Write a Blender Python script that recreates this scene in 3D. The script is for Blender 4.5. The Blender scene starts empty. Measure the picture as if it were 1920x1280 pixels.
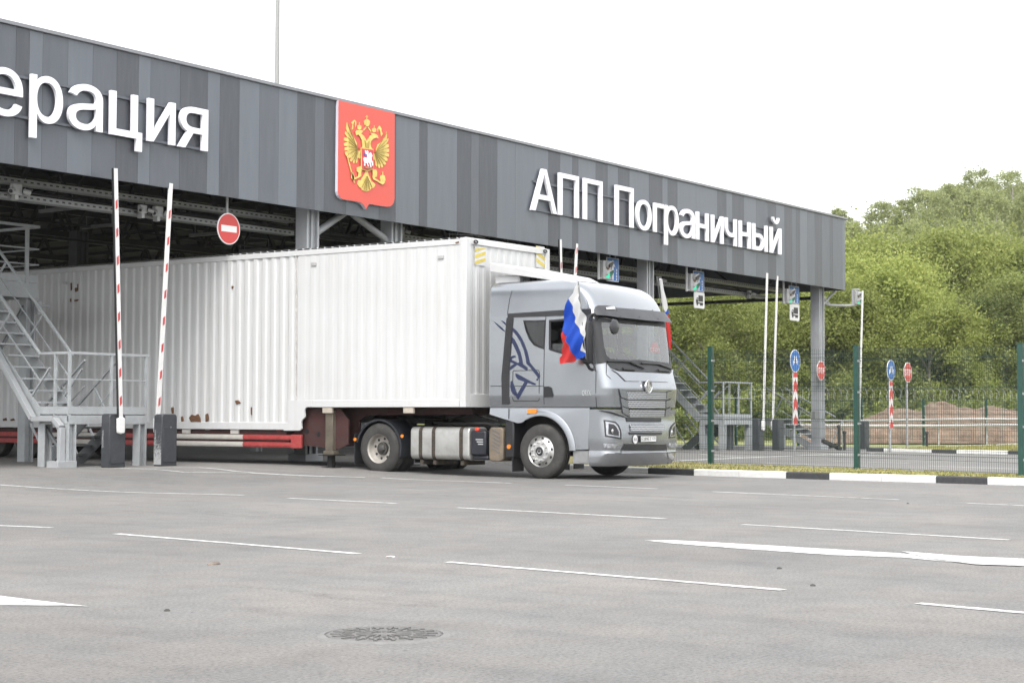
import bpy, bmesh, math, random
import numpy as np
from mathutils import Vector, Matrix
from mathutils.geometry import delaunay_2d_cdt

random.seed(7)
rng = np.random.default_rng(7)
EXPOSURE = 1.6
PI = math.pi
scn = bpy.context.scene
COL = scn.collection

# ------------------------------------------------------------------ camera
# the camera was solved from the building's and the trailer's vanishing points
FPX = 3154.955
_nz = lambda v: v / np.linalg.norm(v)
_L = np.array([-3500., 768.]); _R = np.array([3196., 787.])
_ex = _nz(np.array([_R[0] - 960, _R[1] - 640, FPX]))
_ey = _nz(np.array([_L[0] - 960, _L[1] - 640, FPX]))
_ez = np.cross(_ex, _ey)
if _ez[1] > 0:
    _ez = -_ez
CM = np.array([_ex, _ey, _ez])
CC = np.array([0., 0., 1.18])

def ray(px, py):
    return _nz(CM @ np.array([px - 960., py - 640., FPX]))
def on_z(px, py, z=0.0):
    d = ray(px, py); return CC + d * (z - CC[2]) / d[2]
def on_y(px, py, y):
    d = ray(px, py); return CC + d * (y - CC[1]) / d[1]
def on_x(px, py, x):
    d = ray(px, py); return CC + d * (x - CC[0]) / d[0]
def at_depth(px, py, dep):
    d = CM @ np.array([px - 960., py - 640., FPX]); return CC + d * dep / FPX
def sst(a, b, t):
    t = max(0., min(1., (t - a) / (b - a))); return t * t * (3 - 2 * t)
def ground_z(x, y):
    xs = (22., 40., 50., 57.); zs = (.155, .13, .08, 0.)
    return float(np.interp(x, xs, zs)) * sst(19.5, 25.4, y) * (1.0 if y < 80 else 1 - sst(80, 95, y))
def gnd(px, py):
    z = 0.0
    for _ in range(12):
        p = on_z(px, py, z); z = .5 * z + .5 * ground_z(p[0], p[1])
    p = on_z(px, py, z)
    return p

cam_d = bpy.data.cameras.new('camera'); cam = bpy.data.objects.new('camera', cam_d); COL.objects.link(cam)
cam_d.sensor_fit = 'HORIZONTAL'; cam_d.sensor_width = 36.0; cam_d.lens = FPX / 1920 * 36
cam_d.clip_start = .1; cam_d.clip_end = 6000
_r = CM @ np.array([1., 0, 0]); _u = -(CM @ np.array([0, 1., 0])); _b = -(CM @ np.array([0, 0, 1.]))
cam.matrix_world = Matrix(((_r[0], _u[0], _b[0], CC[0]), (_r[1], _u[1], _b[1], CC[1]), (_r[2], _u[2], _b[2], CC[2]), (0, 0, 0, 1)))
scn.camera = cam

# ------------------------------------------------------------------ materials
MATS = {}
def nodes(name):
    m = bpy.data.materials.new(name); m.use_nodes = True
    nt = m.node_tree; b = nt.nodes['Principled BSDF']
    return m, nt, b
def N(nt, t, **kw):
    n = nt.nodes.new(t)
    for k, v in kw.items():
        if k in n.inputs.keys(): n.inputs[k].default_value = v
        else: setattr(n, k, v)
    return n
def ramp(nt, fac, stops):
    r = nt.nodes.new('ShaderNodeValToRGB'); e = r.color_ramp.elements
    while len(e) > 1: e.remove(e[-1])
    for i, (p, c) in enumerate(stops):
        if i == 0: e[0].position = p; el = e[0]
        else: el = e.new(p)
        el.color = (*c, 1) if len(c) == 3 else c
    nt.links.new(fac, r.inputs[0]); return r
def coords(nt, scale=(1, 1, 1), kind='Object'):
    tc = nt.nodes.new('ShaderNodeTexCoord'); mp = nt.nodes.new('ShaderNodeMapping')
    mp.inputs['Scale'].default_value = scale
    nt.links.new(tc.outputs[kind], mp.inputs[0]); return mp.outputs[0]
def mat(name, col, rough=.5, metal=0.0, var=.12, scale=3.0, bump=0.0, stretch=(1, 1, 1), dirt=None, dirt_amt=.35, coat=0.0, spec=.5):
    """a Principled surface with uneven colour and gloss, and optional grime"""
    if name in MATS: return MATS[name]
    m, nt, b = nodes(name)
    v = coords(nt, stretch)
    no = N(nt, 'ShaderNodeTexNoise', Scale=scale, Detail=6.0, Roughness=.6); nt.links.new(v, no.inputs['Vector'])
    lo = tuple(c * (1 - var) for c in col); hi = tuple(min(1, c * (1 + var)) for c in col)
    r = ramp(nt, no.outputs[0], [(.3, lo), (.7, hi)])
    out = r.outputs[0]
    if dirt:
        n2 = N(nt, 'ShaderNodeTexNoise', Scale=scale * 2.3, Detail=8.0, Roughness=.7); nt.links.new(v, n2.inputs['Vector'])
        r2 = ramp(nt, n2.outputs[0], [(.45, (0, 0, 0)), (.75, (dirt_amt,) * 3)])
        mx = nt.nodes.new('ShaderNodeMixRGB'); mx.inputs[2].default_value = (*dirt, 1)
        nt.links.new(r2.outputs[0], mx.inputs[0]); nt.links.new(out, mx.inputs[1]); out = mx.outputs[0]
    nt.links.new(out, b.inputs['Base Color'])
    rr = ramp(nt, no.outputs[0], [(.3, (max(.02, rough * .85),) * 3), (.7, (min(1, rough * 1.15),) * 3)])
    nt.links.new(rr.outputs[0], b.inputs['Roughness'])
    b.inputs['Metallic'].default_value = metal
    b.inputs['Coat Weight'].default_value = coat
    b.inputs['Specular IOR Level'].default_value = spec
    if bump:
        bp = N(nt, 'ShaderNodeBump', Strength=bump, Distance=.02)
        n3 = N(nt, 'ShaderNodeTexNoise', Scale=scale * 12, Detail=4.0); nt.links.new(v, n3.inputs['Vector'])
        nt.links.new(n3.outputs[0], bp.inputs['Height']); nt.links.new(bp.outputs[0], b.inputs['Normal'])
    MATS[name] = m; return m

# ------------------------------------------------------------------ mesh builder
OFF = {}
class MB:
    def __init__(s):
        s.v = []; s.f = []; s.m = []
    def add(s, vs, fs, mi=0):
        o = len(s.v); s.v.extend([tuple(map(float, p)) for p in vs])
        for f in fs:
            s.f.append(tuple(i + o for i in f)); s.m.append(mi)
        return s
    def box(s, x0, x1, y0, y1, z0, z1, mi=0):
        vs = [(x, y, z) for z in (z0, z1) for y in (y0, y1) for x in (x0, x1)]
        return s.add(vs, [(0, 2, 3, 1), (4, 5, 7, 6), (0, 1, 5, 4), (2, 6, 7, 3), (0, 4, 6, 2), (1, 3, 7, 5)], mi)
    def bar(s, p, q, w=.05, h=.05, mi=0, up=(0, 0, 1)):
        p, q = Vector(p), Vector(q); d = (q - p).normalized(); u = Vector(up)
        if abs(d.dot(u)) > .98: u = Vector((0, 1, 0))
        a = d.cross(u).normalized(); b = a.cross(d).normalized()
        vs = []
        for c in (p, q):
            for sx, sy in ((-1, -1), (1, -1), (1, 1), (-1, 1)):
                vs.append(c + a * (sx * w / 2) + b * (sy * h / 2))
        return s.add(vs, [(0, 3, 2, 1), (4, 5, 6, 7), (0, 1, 5, 4), (1, 2, 6, 5), (2, 3, 7, 6), (3, 0, 4, 7)], mi)
    def tube(s, pts, r, n=8, mi=0, cap=True):
        pts = [Vector(p) for p in pts]; rs = r if isinstance(r, (list, tuple)) else [r] * len(pts)
        rings = []; prev = None
        for i, p in enumerate(pts):
            d = (pts[min(i + 1, len(pts) - 1)] - pts[max(i - 1, 0)]).normalized()
            if prev is None:
                u = Vector((0, 0, 1)) if abs(d.z) < .9 else Vector((1, 0, 0))
                a = d.cross(u).normalized()
            else:
                a = (prev - d * prev.dot(d)).normalized()
            prev = a; b = d.cross(a)
            rings.append([p + (a * math.cos(2 * PI * k / n) + b * math.sin(2 * PI * k / n)) * rs[i] for k in range(n)])
        vs = [v for rg in rings for v in rg]; fs = []
        for i in range(len(pts) - 1):
            for k in range(n):
                k2 = (k + 1) % n
                fs.append((i * n + k, i * n + k2, (i + 1) * n + k2, (i + 1) * n + k))
        if cap:
            fs.append(tuple(reversed(range(n)))); fs.append(tuple(range((len(pts) - 1) * n, len(pts) * n)))
        return s.add(vs, fs, mi)
    def lathe(s, prof, c, n=32, mi=0, axis='x'):
        """prof: (radius, offset along axis) pairs"""
        vs = []
        for r, t in prof:
            for k in range(n):
                a = 2 * PI * k / n; ca, sa = math.cos(a) * r, math.sin(a) * r
                vs.append((c[0] + t, c[1] + ca, c[2] + sa) if axis == 'x' else (c[0] + ca, c[1] + sa, c[2] + t) if axis == 'z' else (c[0] + sa, c[1] + t, c[2] + ca))
        fs = []
        for i in range(len(prof) - 1):
            for k in range(n):
                k2 = (k + 1) % n; fs.append((i * n + k, i * n + k2, (i + 1) * n + k2, (i + 1) * n + k))
        return s.add(vs, fs, mi)
    def prism(s, poly, vec, mi=0):
        n = len(poly); vec = Vector(vec); a = [Vector(p) for p in poly]; b = [p + vec for p in a]
        fs = [tuple(range(n)), tuple(range(2 * n - 1, n - 1, -1))] + [(i, i + n, (i + 1) % n + n, (i + 1) % n) for i in range(n)]
        return s.add(a + b, fs, mi)
    def disc(s, c, r, n_axis, t, n=28, mi=0):
        """flat disc of thickness t, normal along n_axis"""
        nv = Vector(n_axis).normalized(); u = Vector((0, 0, 1)) if abs(nv.z) < .9 else Vector((1, 0, 0))
        a = nv.cross(u).normalized(); b = nv.cross(a); c = Vector(c)
        return s.prism([c + (a * math.cos(2 * PI * k / n) + b * math.sin(2 * PI * k / n)) * r for k in range(n)], nv * t, mi)
    def build(s, name, mats, parent=None, smooth=False, bevel=0.0, angle=40, recalc=True, segs=2):
        me = bpy.data.meshes.new(name)
        off = OFF.get(parent.name, (0, 0, 0)) if parent else (0, 0, 0)
        me.from_pydata([(a - off[0], b - off[1], c - off[2]) for a, b, c in s.v], [], s.f)
        if not isinstance(mats, (list, tuple)): mats = [mats]
        for m in mats: me.materials.append(m)
        me.polygons.foreach_set('material_index', s.m)
        if recalc:
            bm = bmesh.new(); bm.from_mesh(me); bmesh.ops.recalc_face_normals(bm, faces=bm.faces); bm.to_mesh(me); bm.free()
        if smooth:
            me.polygons.foreach_set('use_smooth', [True] * len(me.polygons))
            me.set_sharp_from_angle(angle=math.radians(angle))
        o = bpy.data.objects.new(name, me); COL.objects.link(o)
        if parent:
            o.parent = parent; OFF[o.name] = off
        if bevel:
            md = o.modifiers.new('Bevel', 'BEVEL'); md.width = bevel; md.segments = segs; md.limit_method = 'ANGLE'; md.angle_limit = math.radians(40)
            if not smooth:
                me.polygons.foreach_set('use_smooth', [True] * len(me.polygons)); me.set_sharp_from_angle(angle=math.radians(40))
        return o

def tag(o, label=None, cat=None, group=None, kind=None):
    if label: o['label'] = label
    if cat: o['category'] = cat
    if group: o['group'] = group
    if kind: o['kind'] = kind
    return o
def thing(name, label, cat, loc=(0, 0, 0), group=None):
    o = bpy.data.objects.new(name, None); COL.objects.link(o); o.location = loc; o.empty_display_size = .2
    OFF[o.name] = tuple(map(float, loc))
    return tag(o, label, cat, group)
def struct(o):
    o['kind'] = 'structure'; return o
def copy_tree(o, parent=None):
    c = o.copy(); COL.objects.link(c)
    if parent is not None: c.parent = parent
    for ch in list(o.children): copy_tree(ch, c)
    return c

# ------------------------------------------------------------------ lettering and flat shapes
_TC = {}
def glyphs(body, offset=0.0, depth=0.5, res=4):
    """the builtin font's letters of a short text as a closed solid (verts, faces), outlines in xy, -depth..depth along z;
    overlapping contours are merged by the non-zero winding rule"""
    k = (body, offset, depth, res)
    if k in _TC: return _TC[k]
    cu = bpy.data.curves.new('lettering', 'FONT'); cu.body = body; cu.size = 1.0; cu.offset = offset; cu.resolution_u = res; cu.fill_mode = 'NONE'
    o = bpy.data.objects.new('lettering', cu); COL.objects.link(o)
    bpy.context.view_layer.update()
    me = o.evaluated_get(bpy.context.evaluated_depsgraph_get()).to_mesh()
    P = [Vector((p.co.x, p.co.y)) for p in me.vertices]; E = [tuple(e.vertices) for e in me.edges]
    o.to_mesh_clear(); bpy.data.objects.remove(o); bpy.data.curves.remove(cu)
    nb = {}
    for a, b in E: nb.setdefault(a, []).append(b); nb.setdefault(b, []).append(a)
    seen = set(); loops = []
    for i in range(len(P)):
        if i in seen: continue
        lp = [i]; seen.add(i); c = i
        while True:      # contour points are stored in drawing order
            n = [q for q in nb.get(c, []) if q not in seen]
            if not n: break
            c = min(n); seen.add(c); lp.append(c)
        loops.append(lp)
    ed = [(l[j], l[(j + 1) % len(l)]) for l in loops for j in range(len(l))]
    V, E2, F, *_ = delaunay_2d_cdt(P, ed, [], 0, 1e-6)
    def wind(x, y):
        w_ = 0
        for a, b in ed:
            A, B = P[a], P[b]
            if (A.y > y) != (B.y > y):
                t = (y - A.y) / (B.y - A.y)
                if A.x + t * (B.x - A.x) > x: w_ += 1 if B.y > A.y else -1
        return w_
    F = [tuple(f) for f in F if wind(sum(V[i].x for i in f) / len(f), sum(V[i].y for i in f) / len(f)) != 0]
    n = len(V); dirs = {(f[i], f[(i + 1) % len(f)]) for f in F for i in range(len(f))}
    v = [(p.x, p.y, depth) for p in V] + [(p.x, p.y, -depth) for p in V]
    fs = F + [tuple(i + n for i in reversed(f)) for f in F] + [(a, a + n, b + n, b) for a, b in dirs if (b, a) not in dirs]
    used = sorted({i for f in fs for i in f}); mp = {q: i for i, q in enumerate(used)}
    _TC[k] = ([v[i] for i in used], [tuple(mp[i] for i in f) for f in fs]); return _TC[k]
def put_text(mb, body, o, ux, uy, un, box=None, depth=.01, offset=0.0, mi=0, ref=None, scale=None):
    """o = lower left corner; box=(w,h) the text's own extents are fitted to; un = outward normal"""
    v, f = glyphs(body, offset, .5)
    xs = [p[0] for p in v]; ys = [p[1] for p in v]
    x0, x1, y0, y1 = min(xs), max(xs), min(ys), max(ys)
    if ref: y0, y1 = ref
    o, ux, uy, un = Vector(o), Vector(ux), Vector(uy), Vector(un)
    sx = box[0] / (x1 - x0); sy = box[1] / (y1 - y0)
    mb.add([o + ux * ((p[0] - x0) * sx) + uy * ((p[1] - y0) * sy) + un * ((p[2] + .5) * depth) for p in v], f, mi)
def fill(poly, step=None):
    """triangulate a 2-D outline (optionally with inner points every step): verts2d, tris"""
    pts = [Vector(p) for p in poly]
    if step:
        q = []
        for i, p in enumerate(pts):
            r = pts[(i + 1) % len(pts)]; n = max(1, int((r - p).length / step))
            q += [p.lerp(r, t / n) for t in range(n)]
        pts = q
    n = len(pts); inner = []
    if step:
        def inside(x, y):
            c = False; j = n - 1
            for i in range(n):
                a, b = pts[i], pts[j]
                if (a.y > y) != (b.y > y) and x < (b.x - a.x) * (y - a.y) / (b.y - a.y) + a.x: c = not c
                j = i
            return c
        xs = [p.x for p in pts]; ys = [p.y for p in pts]
        x = min(xs) + step * .5
        while x < max(xs):
            y = min(ys) + step * .5
            while y < max(ys):
                if inside(x, y) and min((p.x - x) ** 2 + (p.y - y) ** 2 for p in pts) > (step * .45) ** 2: inner.append(Vector((x, y)))
                y += step
            x += step
    V, E, F, *_ = delaunay_2d_cdt(pts + inner, [(i, (i + 1) % n) for i in range(n)], [tuple(range(n))], 1, 1e-5)
    return [tuple(v) for v in V], [tuple(f) for f in F]
def sheet(mb, poly, fn, thick_fn=None, step=None, mi=0):
    """fill poly, map the points with fn(x,y)->3d; with thick_fn (a second mapping) closes it to a slab"""
    V, F = fill(poly, step)
    top = [fn(*v) for v in V]
    if thick_fn is None:
        mb.add(top, F, mi); return
    bot = [thick_fn(*v) for v in V]; n = len(V)
    ed = {}
    for f in F:
        for i in range(len(f)):
            a, b = f[i], f[(i + 1) % len(f)]
            ed[(a, b)] = 1
    side = [(a, a + n, b + n, b) for (a, b) in ed if (b, a) not in ed]
    mb.add(top + bot, F + [tuple(i + n for i in reversed(f)) for f in F] + side, mi)
# ------------------------------------------------------------------ sky and light
SUN = Vector((-.50, -.30, .80)).normalized()
w = bpy.data.worlds.new('World'); scn.world = w; w.use_nodes = True
nt = w.node_tree; bg = nt.nodes['Background']
sky = nt.nodes.new('ShaderNodeTexSky'); sky.sky_type = 'NISHITA'; sky.sun_disc = False
sky.sun_elevation = math.asin(SUN.z); sky.sun_rotation = math.atan2(SUN.x, SUN.y)
sky.air_density = 1.0; sky.dust_density = 6.0; sky.ozone_density = 1.0
hs = nt.nodes.new('ShaderNodeHueSaturation'); hs.inputs['Saturation'].default_value = .16
nt.links.new(sky.outputs[0], hs.inputs['Color']); ov = nt.nodes.new('ShaderNodeMixRGB'); ov.inputs[0].default_value = .5; ov.inputs[2].default_value = (5.5, 5.6, 5.7, 1)      # even overcast cloud
nt.links.new(hs.outputs[0], ov.inputs[1]); nt.links.new(ov.outputs[0], bg.inputs[0])
bg.inputs[1].default_value = .15
sd = bpy.data.lights.new('sun', 'SUN'); sd.energy = 0.55; sd.angle = math.radians(18); sd.color = (1, .96, .9)
so = bpy.data.objects.new('sun', sd); COL.objects.link(so); so.rotation_euler = SUN.to_track_quat('Z', 'Y').to_euler()
scn.view_settings.view_transform = 'Standard'; scn.view_settings.look = 'None'
scn.view_settings.exposure = EXPOSURE; scn.view_settings.gamma = 1; scn.view_settings.use_curve_mapping = False
scn.render.engine = 'CYCLES'
scn.cycles.max_bounces = 8; scn.cycles.transparent_max_bounces = 12; scn.cycles.sample_clamp_indirect = 6
scn.cycles.use_denoising = True

# ------------------------------------------------------------------ terrain with the wooded hill
FH = np.array([_b[0], _b[1]]) * -1; FH = FH / np.linalg.norm(FH); RH = np.array([_r[0], _r[1]]); RH = RH / np.linalg.norm(RH)
def hill(x, y):
    d = x * FH[0] + y * FH[1]; l = x * RH[0] + y * RH[1]
    if d < 60: return 0.
    q = l / d
    return sst(108, 260, d) * (17.0 + 9.5 * sst(.15, .30, q)) * sst(-.12, .05, q)
def mterrain():
    m, nt, b = nodes('meadow')
    v = coords(nt)
    n1 = N(nt, 'ShaderNodeTexNoise', Scale=.6, Detail=8.0); nt.links.new(v, n1.inputs['Vector'])
    r = ramp(nt, n1.outputs[0], [(.3, (.10, .13, .03)), (.55, (.19, .2, .06)), (.75, (.23, .2, .11))])
    nt.links.new(r.outputs[0], b.inputs['Base Color']); b.inputs['Roughness'].default_value = .95
    return m
us = [-1500, -900, -500, -300, -200, -140, -100, -70, -50, -30, -10, 10, 30, 50, 70, 100, 140, 200, 300, 500, 900, 1500]
ds = [-300, -100, 0, 30, 55, 65, 75, 85, 95, 105, 115, 125, 140, 155, 170, 190, 210, 235, 260, 300, 380, 500, 800, 1400, 2600]
mb = MB(); vs = []
for d in ds:
    for u in us:
        x, y = FH * d + RH * u; vs.append((x, y, hill(x, y) - .08))
nU = len(us)
mb.add(vs, [(i * nU + j, i * nU + j + 1, (i + 1) * nU + j + 1, (i + 1) * nU + j) for i in range(len(ds) - 1) for j in range(nU - 1)])
struct(mb.build('terrain', mterrain(), smooth=True, angle=180))

# ------------------------------------------------------------------ asphalt
def masphalt():
    m, nt, b = nodes('asphalt')
    v = coords(nt)
    big = N(nt, 'ShaderNodeTexNoise', Scale=.22, Detail=5.0, Roughness=.6); nt.links.new(v, big.inputs['Vector'])
    r1 = ramp(nt, big.outputs[0], [(.3, (.110, .108, .105)), (.5, (.136, .1335, .129)), (.72, (.165, .160, .152))])
    # drawn-out smears along the lanes
    vs_ = coords(nt, (2.2, .35, 1)); sm = N(nt, 'ShaderNodeTexNoise', Scale=1.1, Detail=6.0, Roughness=.65); nt.links.new(vs_, sm.inputs['Vector'])
    r2 = ramp(nt, sm.outputs[0], [(.36, (.86, .86, .87)), (.5, (1, 1, 1)), (.72, (1.07, 1.06, 1.05))])
    m1 = nt.nodes.new('ShaderNodeMixRGB'); m1.blend_type = 'MULTIPLY'; m1.inputs[0].default_value = .75
    nt.links.new(r1.outputs[0], m1.inputs[1]); nt.links.new(r2.outputs[0], m1.inputs[2])
    # patchy wear at arm's-length scale
    pw = N(nt, 'ShaderNodeTexNoise', Scale=2.6, Detail=9.0, Roughness=.72); nt.links.new(v, pw.inputs['Vector'])
    rp = ramp(nt, pw.outputs[0], [(.34, (.84, .84, .845)), (.5, (1, 1, 1)), (.68, (1.10, 1.09, 1.075))])
    mp_ = nt.nodes.new('ShaderNodeMixRGB'); mp_.blend_type = 'MULTIPLY'; mp_.inputs[0].default_value = 1
    nt.links.new(m1.outputs[0], mp_.inputs[1]); nt.links.new(rp.outputs[0], mp_.inputs[2]); m1 = mp_
    # aggregate speckle
    sp = N(nt, 'ShaderNodeTexNoise', Scale=42.0, Detail=3.0, Roughness=.8); nt.links.new(v, sp.inputs['Vector'])
    r3 = ramp(nt, sp.outputs[0], [(.3, (.38, .38, .38)), (.48, (.98, .98, .98)), (.7, (1.55, 1.54, 1.52))])
    m2 = nt.nodes.new('ShaderNodeMixRGB'); m2.blend_type = 'MULTIPLY'; m2.inputs[0].default_value = .8
    nt.links.new(m1.outputs[0], m2.inputs[1]); nt.links.new(r3.outputs[0], m2.inputs[2])
    # reddish and ochre dust
    du = N(nt, 'ShaderNodeTexNoise', Scale=.9, Detail=7.0, Roughness=.7); nt.links.new(v, du.inputs['Vector'])
    r4 = ramp(nt, du.outputs[0], [(.40, (.97, .985, 1)), (.6, (1.03, .99, .97))])
    m3 = nt.nodes.new('ShaderNodeMixRGB'); m3.blend_type = 'MULTIPLY'; m3.inputs[0].default_value = 1
    nt.links.new(m2.outputs[0], m3.inputs[1]); nt.links.new(r4.outputs[0], m3.inputs[2])
    # a few darker oil-worn patches
    oi = N(nt, 'ShaderNodeTexNoise', Scale=.55, Detail=9.0, Roughness=.75); vo = coords(nt, (1.0, .5, 1)); nt.links.new(vo, oi.inputs['Vector'])
    r5 = ramp(nt, oi.outputs[0], [(.56, (0, 0, 0)), (.72, (.42,) * 3)])
    m4 = nt.nodes.new('ShaderNodeMixRGB'); m4.inputs[2].default_value = (.085, .083, .081, 1)
    nt.links.new(r5.outputs[0], m4.inputs[0]); nt.links.new(m3.outputs[0], m4.inputs[1])
    # scattered dark grit and pale chips
    gr = N(nt, 'ShaderNodeTexNoise', Scale=17.0, Detail=2.0, Roughness=.5); nt.links.new(v, gr.inputs['Vector'])
    rg_ = ramp(nt, gr.outputs[0], [(.24, (.55, .55, .55)), (.31, (1, 1, 1)), (.70, (1, 1, 1)), (.76, (1.25, 1.24, 1.2))])
    m5 = nt.nodes.new('ShaderNodeMixRGB'); m5.blend_type = 'MULTIPLY'; m5.inputs[0].default_value = 1
    nt.links.new(m4.outputs[0], m5.inputs[1]); nt.links.new(rg_.outputs[0], m5.inputs[2])
    nt.links.new(m5.outputs[0], b.inputs['Base Color'])
    b.inputs['Roughness'].default_value = .82
    bp = N(nt, 'ShaderNodeBump', Strength=.5, Distance=.01); nt.links.new(sp.outputs[0], bp.inputs['Height']); nt.links.new(bp.outputs[0], b.inputs['Normal'])
    return m
M_ASPH = masphalt()
xs = list(np.arange(-60, 0, 6)) + list(np.arange(0, 20, 4)) + list(np.arange(20, 64.1, 1.0))
ys = list(np.arange(-60, 14, 6)) + list(np.arange(14, 30, .75)) + list(np.arange(30, 100, 5))
mb = MB()
mb.add([(x, y, ground_z(x, y)) for y in ys for x in xs], [(i * len(xs) + j, i * len(xs) + j + 1, (i + 1) * len(xs) + j + 1, (i + 1) * len(xs) + j) for i in range(len(ys) - 1) for j in range(len(xs) - 1)])
struct(mb.build('asphalt', M_ASPH, smooth=True, angle=180))

# painted lines: worn white paint 4 mm above the asphalt
def mpaint():
    m, nt, b = nodes('road_paint')
    v = coords(nt); n = N(nt, 'ShaderNodeTexNoise', Scale=9.0, Detail=8.0, Roughness=.7); nt.links.new(v, n.inputs['Vector'])
    r = ramp(nt, n.outputs[0], [(.30, (.17, .168, .163)), (.45, (.38, .38, .37)), (.6, (.54, .54, .535))])
    nt.links.new(r.outputs[0], b.inputs['Base Color']); b.inputs['Roughness'].default_value = .7
    n2 = N(nt, 'ShaderNodeTexNoise', Scale=16.0, Detail=7.0, Roughness=.75); nt.links.new(v, n2.inputs['Vector'])
    r2 = ramp(nt, n2.outputs[0], [(.34, (0, 0, 0)), (.42, (1, 1, 1))]); nt.links.new(r2.outputs[0], b.inputs['Alpha'])
    return m
M_PAINT = mpaint()
def marking(pts, dz=.004, m=None):
    """pts: outline in photo pixels, laid on the ground"""
    mb = MB(); P = [gnd(*p) for p in pts]
    c = P
    def g3(x, y): return (x, y, ground_z(x, y) + dz)
    sheet(mb, [(p[0], p[1]) for p in P], g3, step=1.5 if len(P) <= 4 else .6)
    o = mb.build('road_marking', m or M_PAINT); struct(o)
    return o
def stripe(pts, wid=.1, dz=.004, m=None, jit=.010):
    mb = MB(); P = []
    for a, b in zip(pts[:-1], pts[1:]):
        A, B = gnd(*a), gnd(*b); L = np.hypot(*(B - A)[:2]); n = max(2, int(L / .35))
        for i in range(n): P.append(A + (B - A) * i / n)
    P.append(gnd(*pts[-1])); vs = []
    for i, p in enumerate(P):
        t = P[min(i + 1, len(P) - 1)] - P[max(i - 1, 0)]; t = t / np.linalg.norm(t[:2]); nrm = np.array([-t[1], t[0]])
        for sg in (-1, 1):
            q = p[:2] + nrm * sg * (wid / 2 + random.uniform(-jit, jit)); vs.append((q[0], q[1], ground_z(*q) + dz))
    mb.add(vs, [(2 * i, 2 * i + 1, 2 * i + 3, 2 * i + 2) for i in range(len(P) - 1)])
    return struct(mb.build('road_marking', m or M_PAINT))
for a, b in [((-60, 904.5), (457, 928)), ((540, 933.5), (744, 943.5)), ((857, 951.5), (1247, 972)), ((-80, 982), (96, 989)),
             ((217, 1000.5), (671, 1038)), ((838, 1053.5), (1469, 1106)), ((1336, 921.5), (1686, 936.5)), ((1813, 943), (2000, 951)),
             ((1392, 983), (1892, 1012)), ((1720, 1131), (2000, 1156)), ((715, 895.5), (959, 905.5)), ((1060, 909), (1232, 916))]:
    stripe([a, b], .095)
stripe([(215, 878), (300, 876.7), (372, 876.2), (405, 878.5), (440, 883), (480, 886.5), (610, 893)], .10)
stripe([(216, 878.2), (290, 880), (318, 882.5), (345, 885.3), (470, 886.8), (605, 893.6)], .10, dz=.007)
stripe([(560, 892), (685, 895.2)], .14, dz=.010)
marking([(1208, 1013), (1262, 1012.5), (1400, 1020), (1570, 1030), (1700, 1038), (1960, 1051), (1960, 1064), (1820, 1057), (1690, 1045), (1560, 1040.5), (1400, 1029.5), (1262, 1019)])
marking([(1690, 1034), (1800, 1043), (1960, 1050), (1960, 1063), (1830, 1059), (1740, 1047.5)], dz=.008)
marking([(-90, 1110), (0, 1117), (80, 1127), (168, 1137), (120, 1135.5), (-90, 1134)])
# lines on the lanes beyond the fence
stripe([(1262, 864), (1440, 856), (1640, 849)], .16)
stripe([(1312, 851), (1390, 857.5)], .12); stripe([(1437, 868), (1640, 875)], .12)
stripe([(1560, 853.5), (1660, 853)], .15); stripe([(1560, 864), (1705, 868)], .1); stripe([(1700, 860), (1810, 863)], .1)
stripe([(1740, 873), (1960, 881)], .12); stripe([(1840, 857), (1960, 859)], .1)

# rubber streaks left by turning tyres
def mskid():
    m, nt, b = nodes('rubber_streak')
    v = coords(nt); n = N(nt, 'ShaderNodeTexNoise', Scale=7.0, Detail=8.0, Roughness=.75); nt.links.new(v, n.inputs['Vector'])
    r = ramp(nt, n.outputs[0], [(.42, (0, 0, 0)), (.8, (.26,) * 3)])
    b.inputs['Base Color'].default_value = (.055, .055, .055, 1); b.inputs['Roughness'].default_value = .8
    nt.links.new(r.outputs[0], b.inputs['Alpha']); return m
M_SKID = mskid()
for pts, wd in [([(420, 1096), (470, 1101), (540, 1106), (600, 1115), (660, 1125), (720, 1131), (830, 1137)], .14), ([(370, 958), (430, 966), (520, 969), (640, 974)], .3),
                ([(760, 915), (900, 920), (1100, 924), (1300, 934)], .32), ([(700, 925), (900, 931), (1200, 941)], .3), ([(60, 915), (160, 921), (300, 922)], .3)]:
    o = stripe(pts, wd, dz=.0025, m=M_SKID, jit=.03); o.name = 'tyre_streak'

# ------------------------------------------------------------------ manhole cover, stones
M_IRON = mat('cast_iron', (.125, .122, .118), .8, .0, var=.25, scale=14, bump=.5, dirt=(.16, .156, .15), dirt_amt=.8)
M_GROOVE = mat('iron_groove', (.105, .103, .10), .9, var=.35, scale=18)
M_CONC = mat('manhole_ring', (.15, .147, .143), .85, var=.2, scale=9, bump=.4)
c = on_z(720, 1190)
mc = thing('manhole_cover', 'round cast iron manhole cover with radial pattern set in the asphalt in front', 'manhole cover', (c[0], c[1], 0))
mb = MB(); R = .31
mb.lathe([(R + .05, .0), (R + .045, .003), (R + .012, .008), (R + .01, .002)], (c[0], c[1], 0), 40, axis='z'); mb.build('ring', M_CONC, mc, smooth=True)
mb = MB(); mb.lathe([(0.001, .006), (R, .006), (R, .0)], (c[0], c[1], 0), 40, axis='z'); lid = mb.build('lid', M_IRON, mc)
mb = MB()
for k in range(18):
    a = 2 * PI * k / 18
    for r0, r1 in ((.07, .15), (.17, .29)):
        aa = a + (PI / 18 if r0 > .1 else 0)
        mb.bar((c[0] + r0 * math.cos(aa), c[1] + r0 * math.sin(aa), .009), (c[0] + r1 * math.cos(aa), c[1] + r1 * math.sin(aa), .009), .016, .008)
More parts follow.
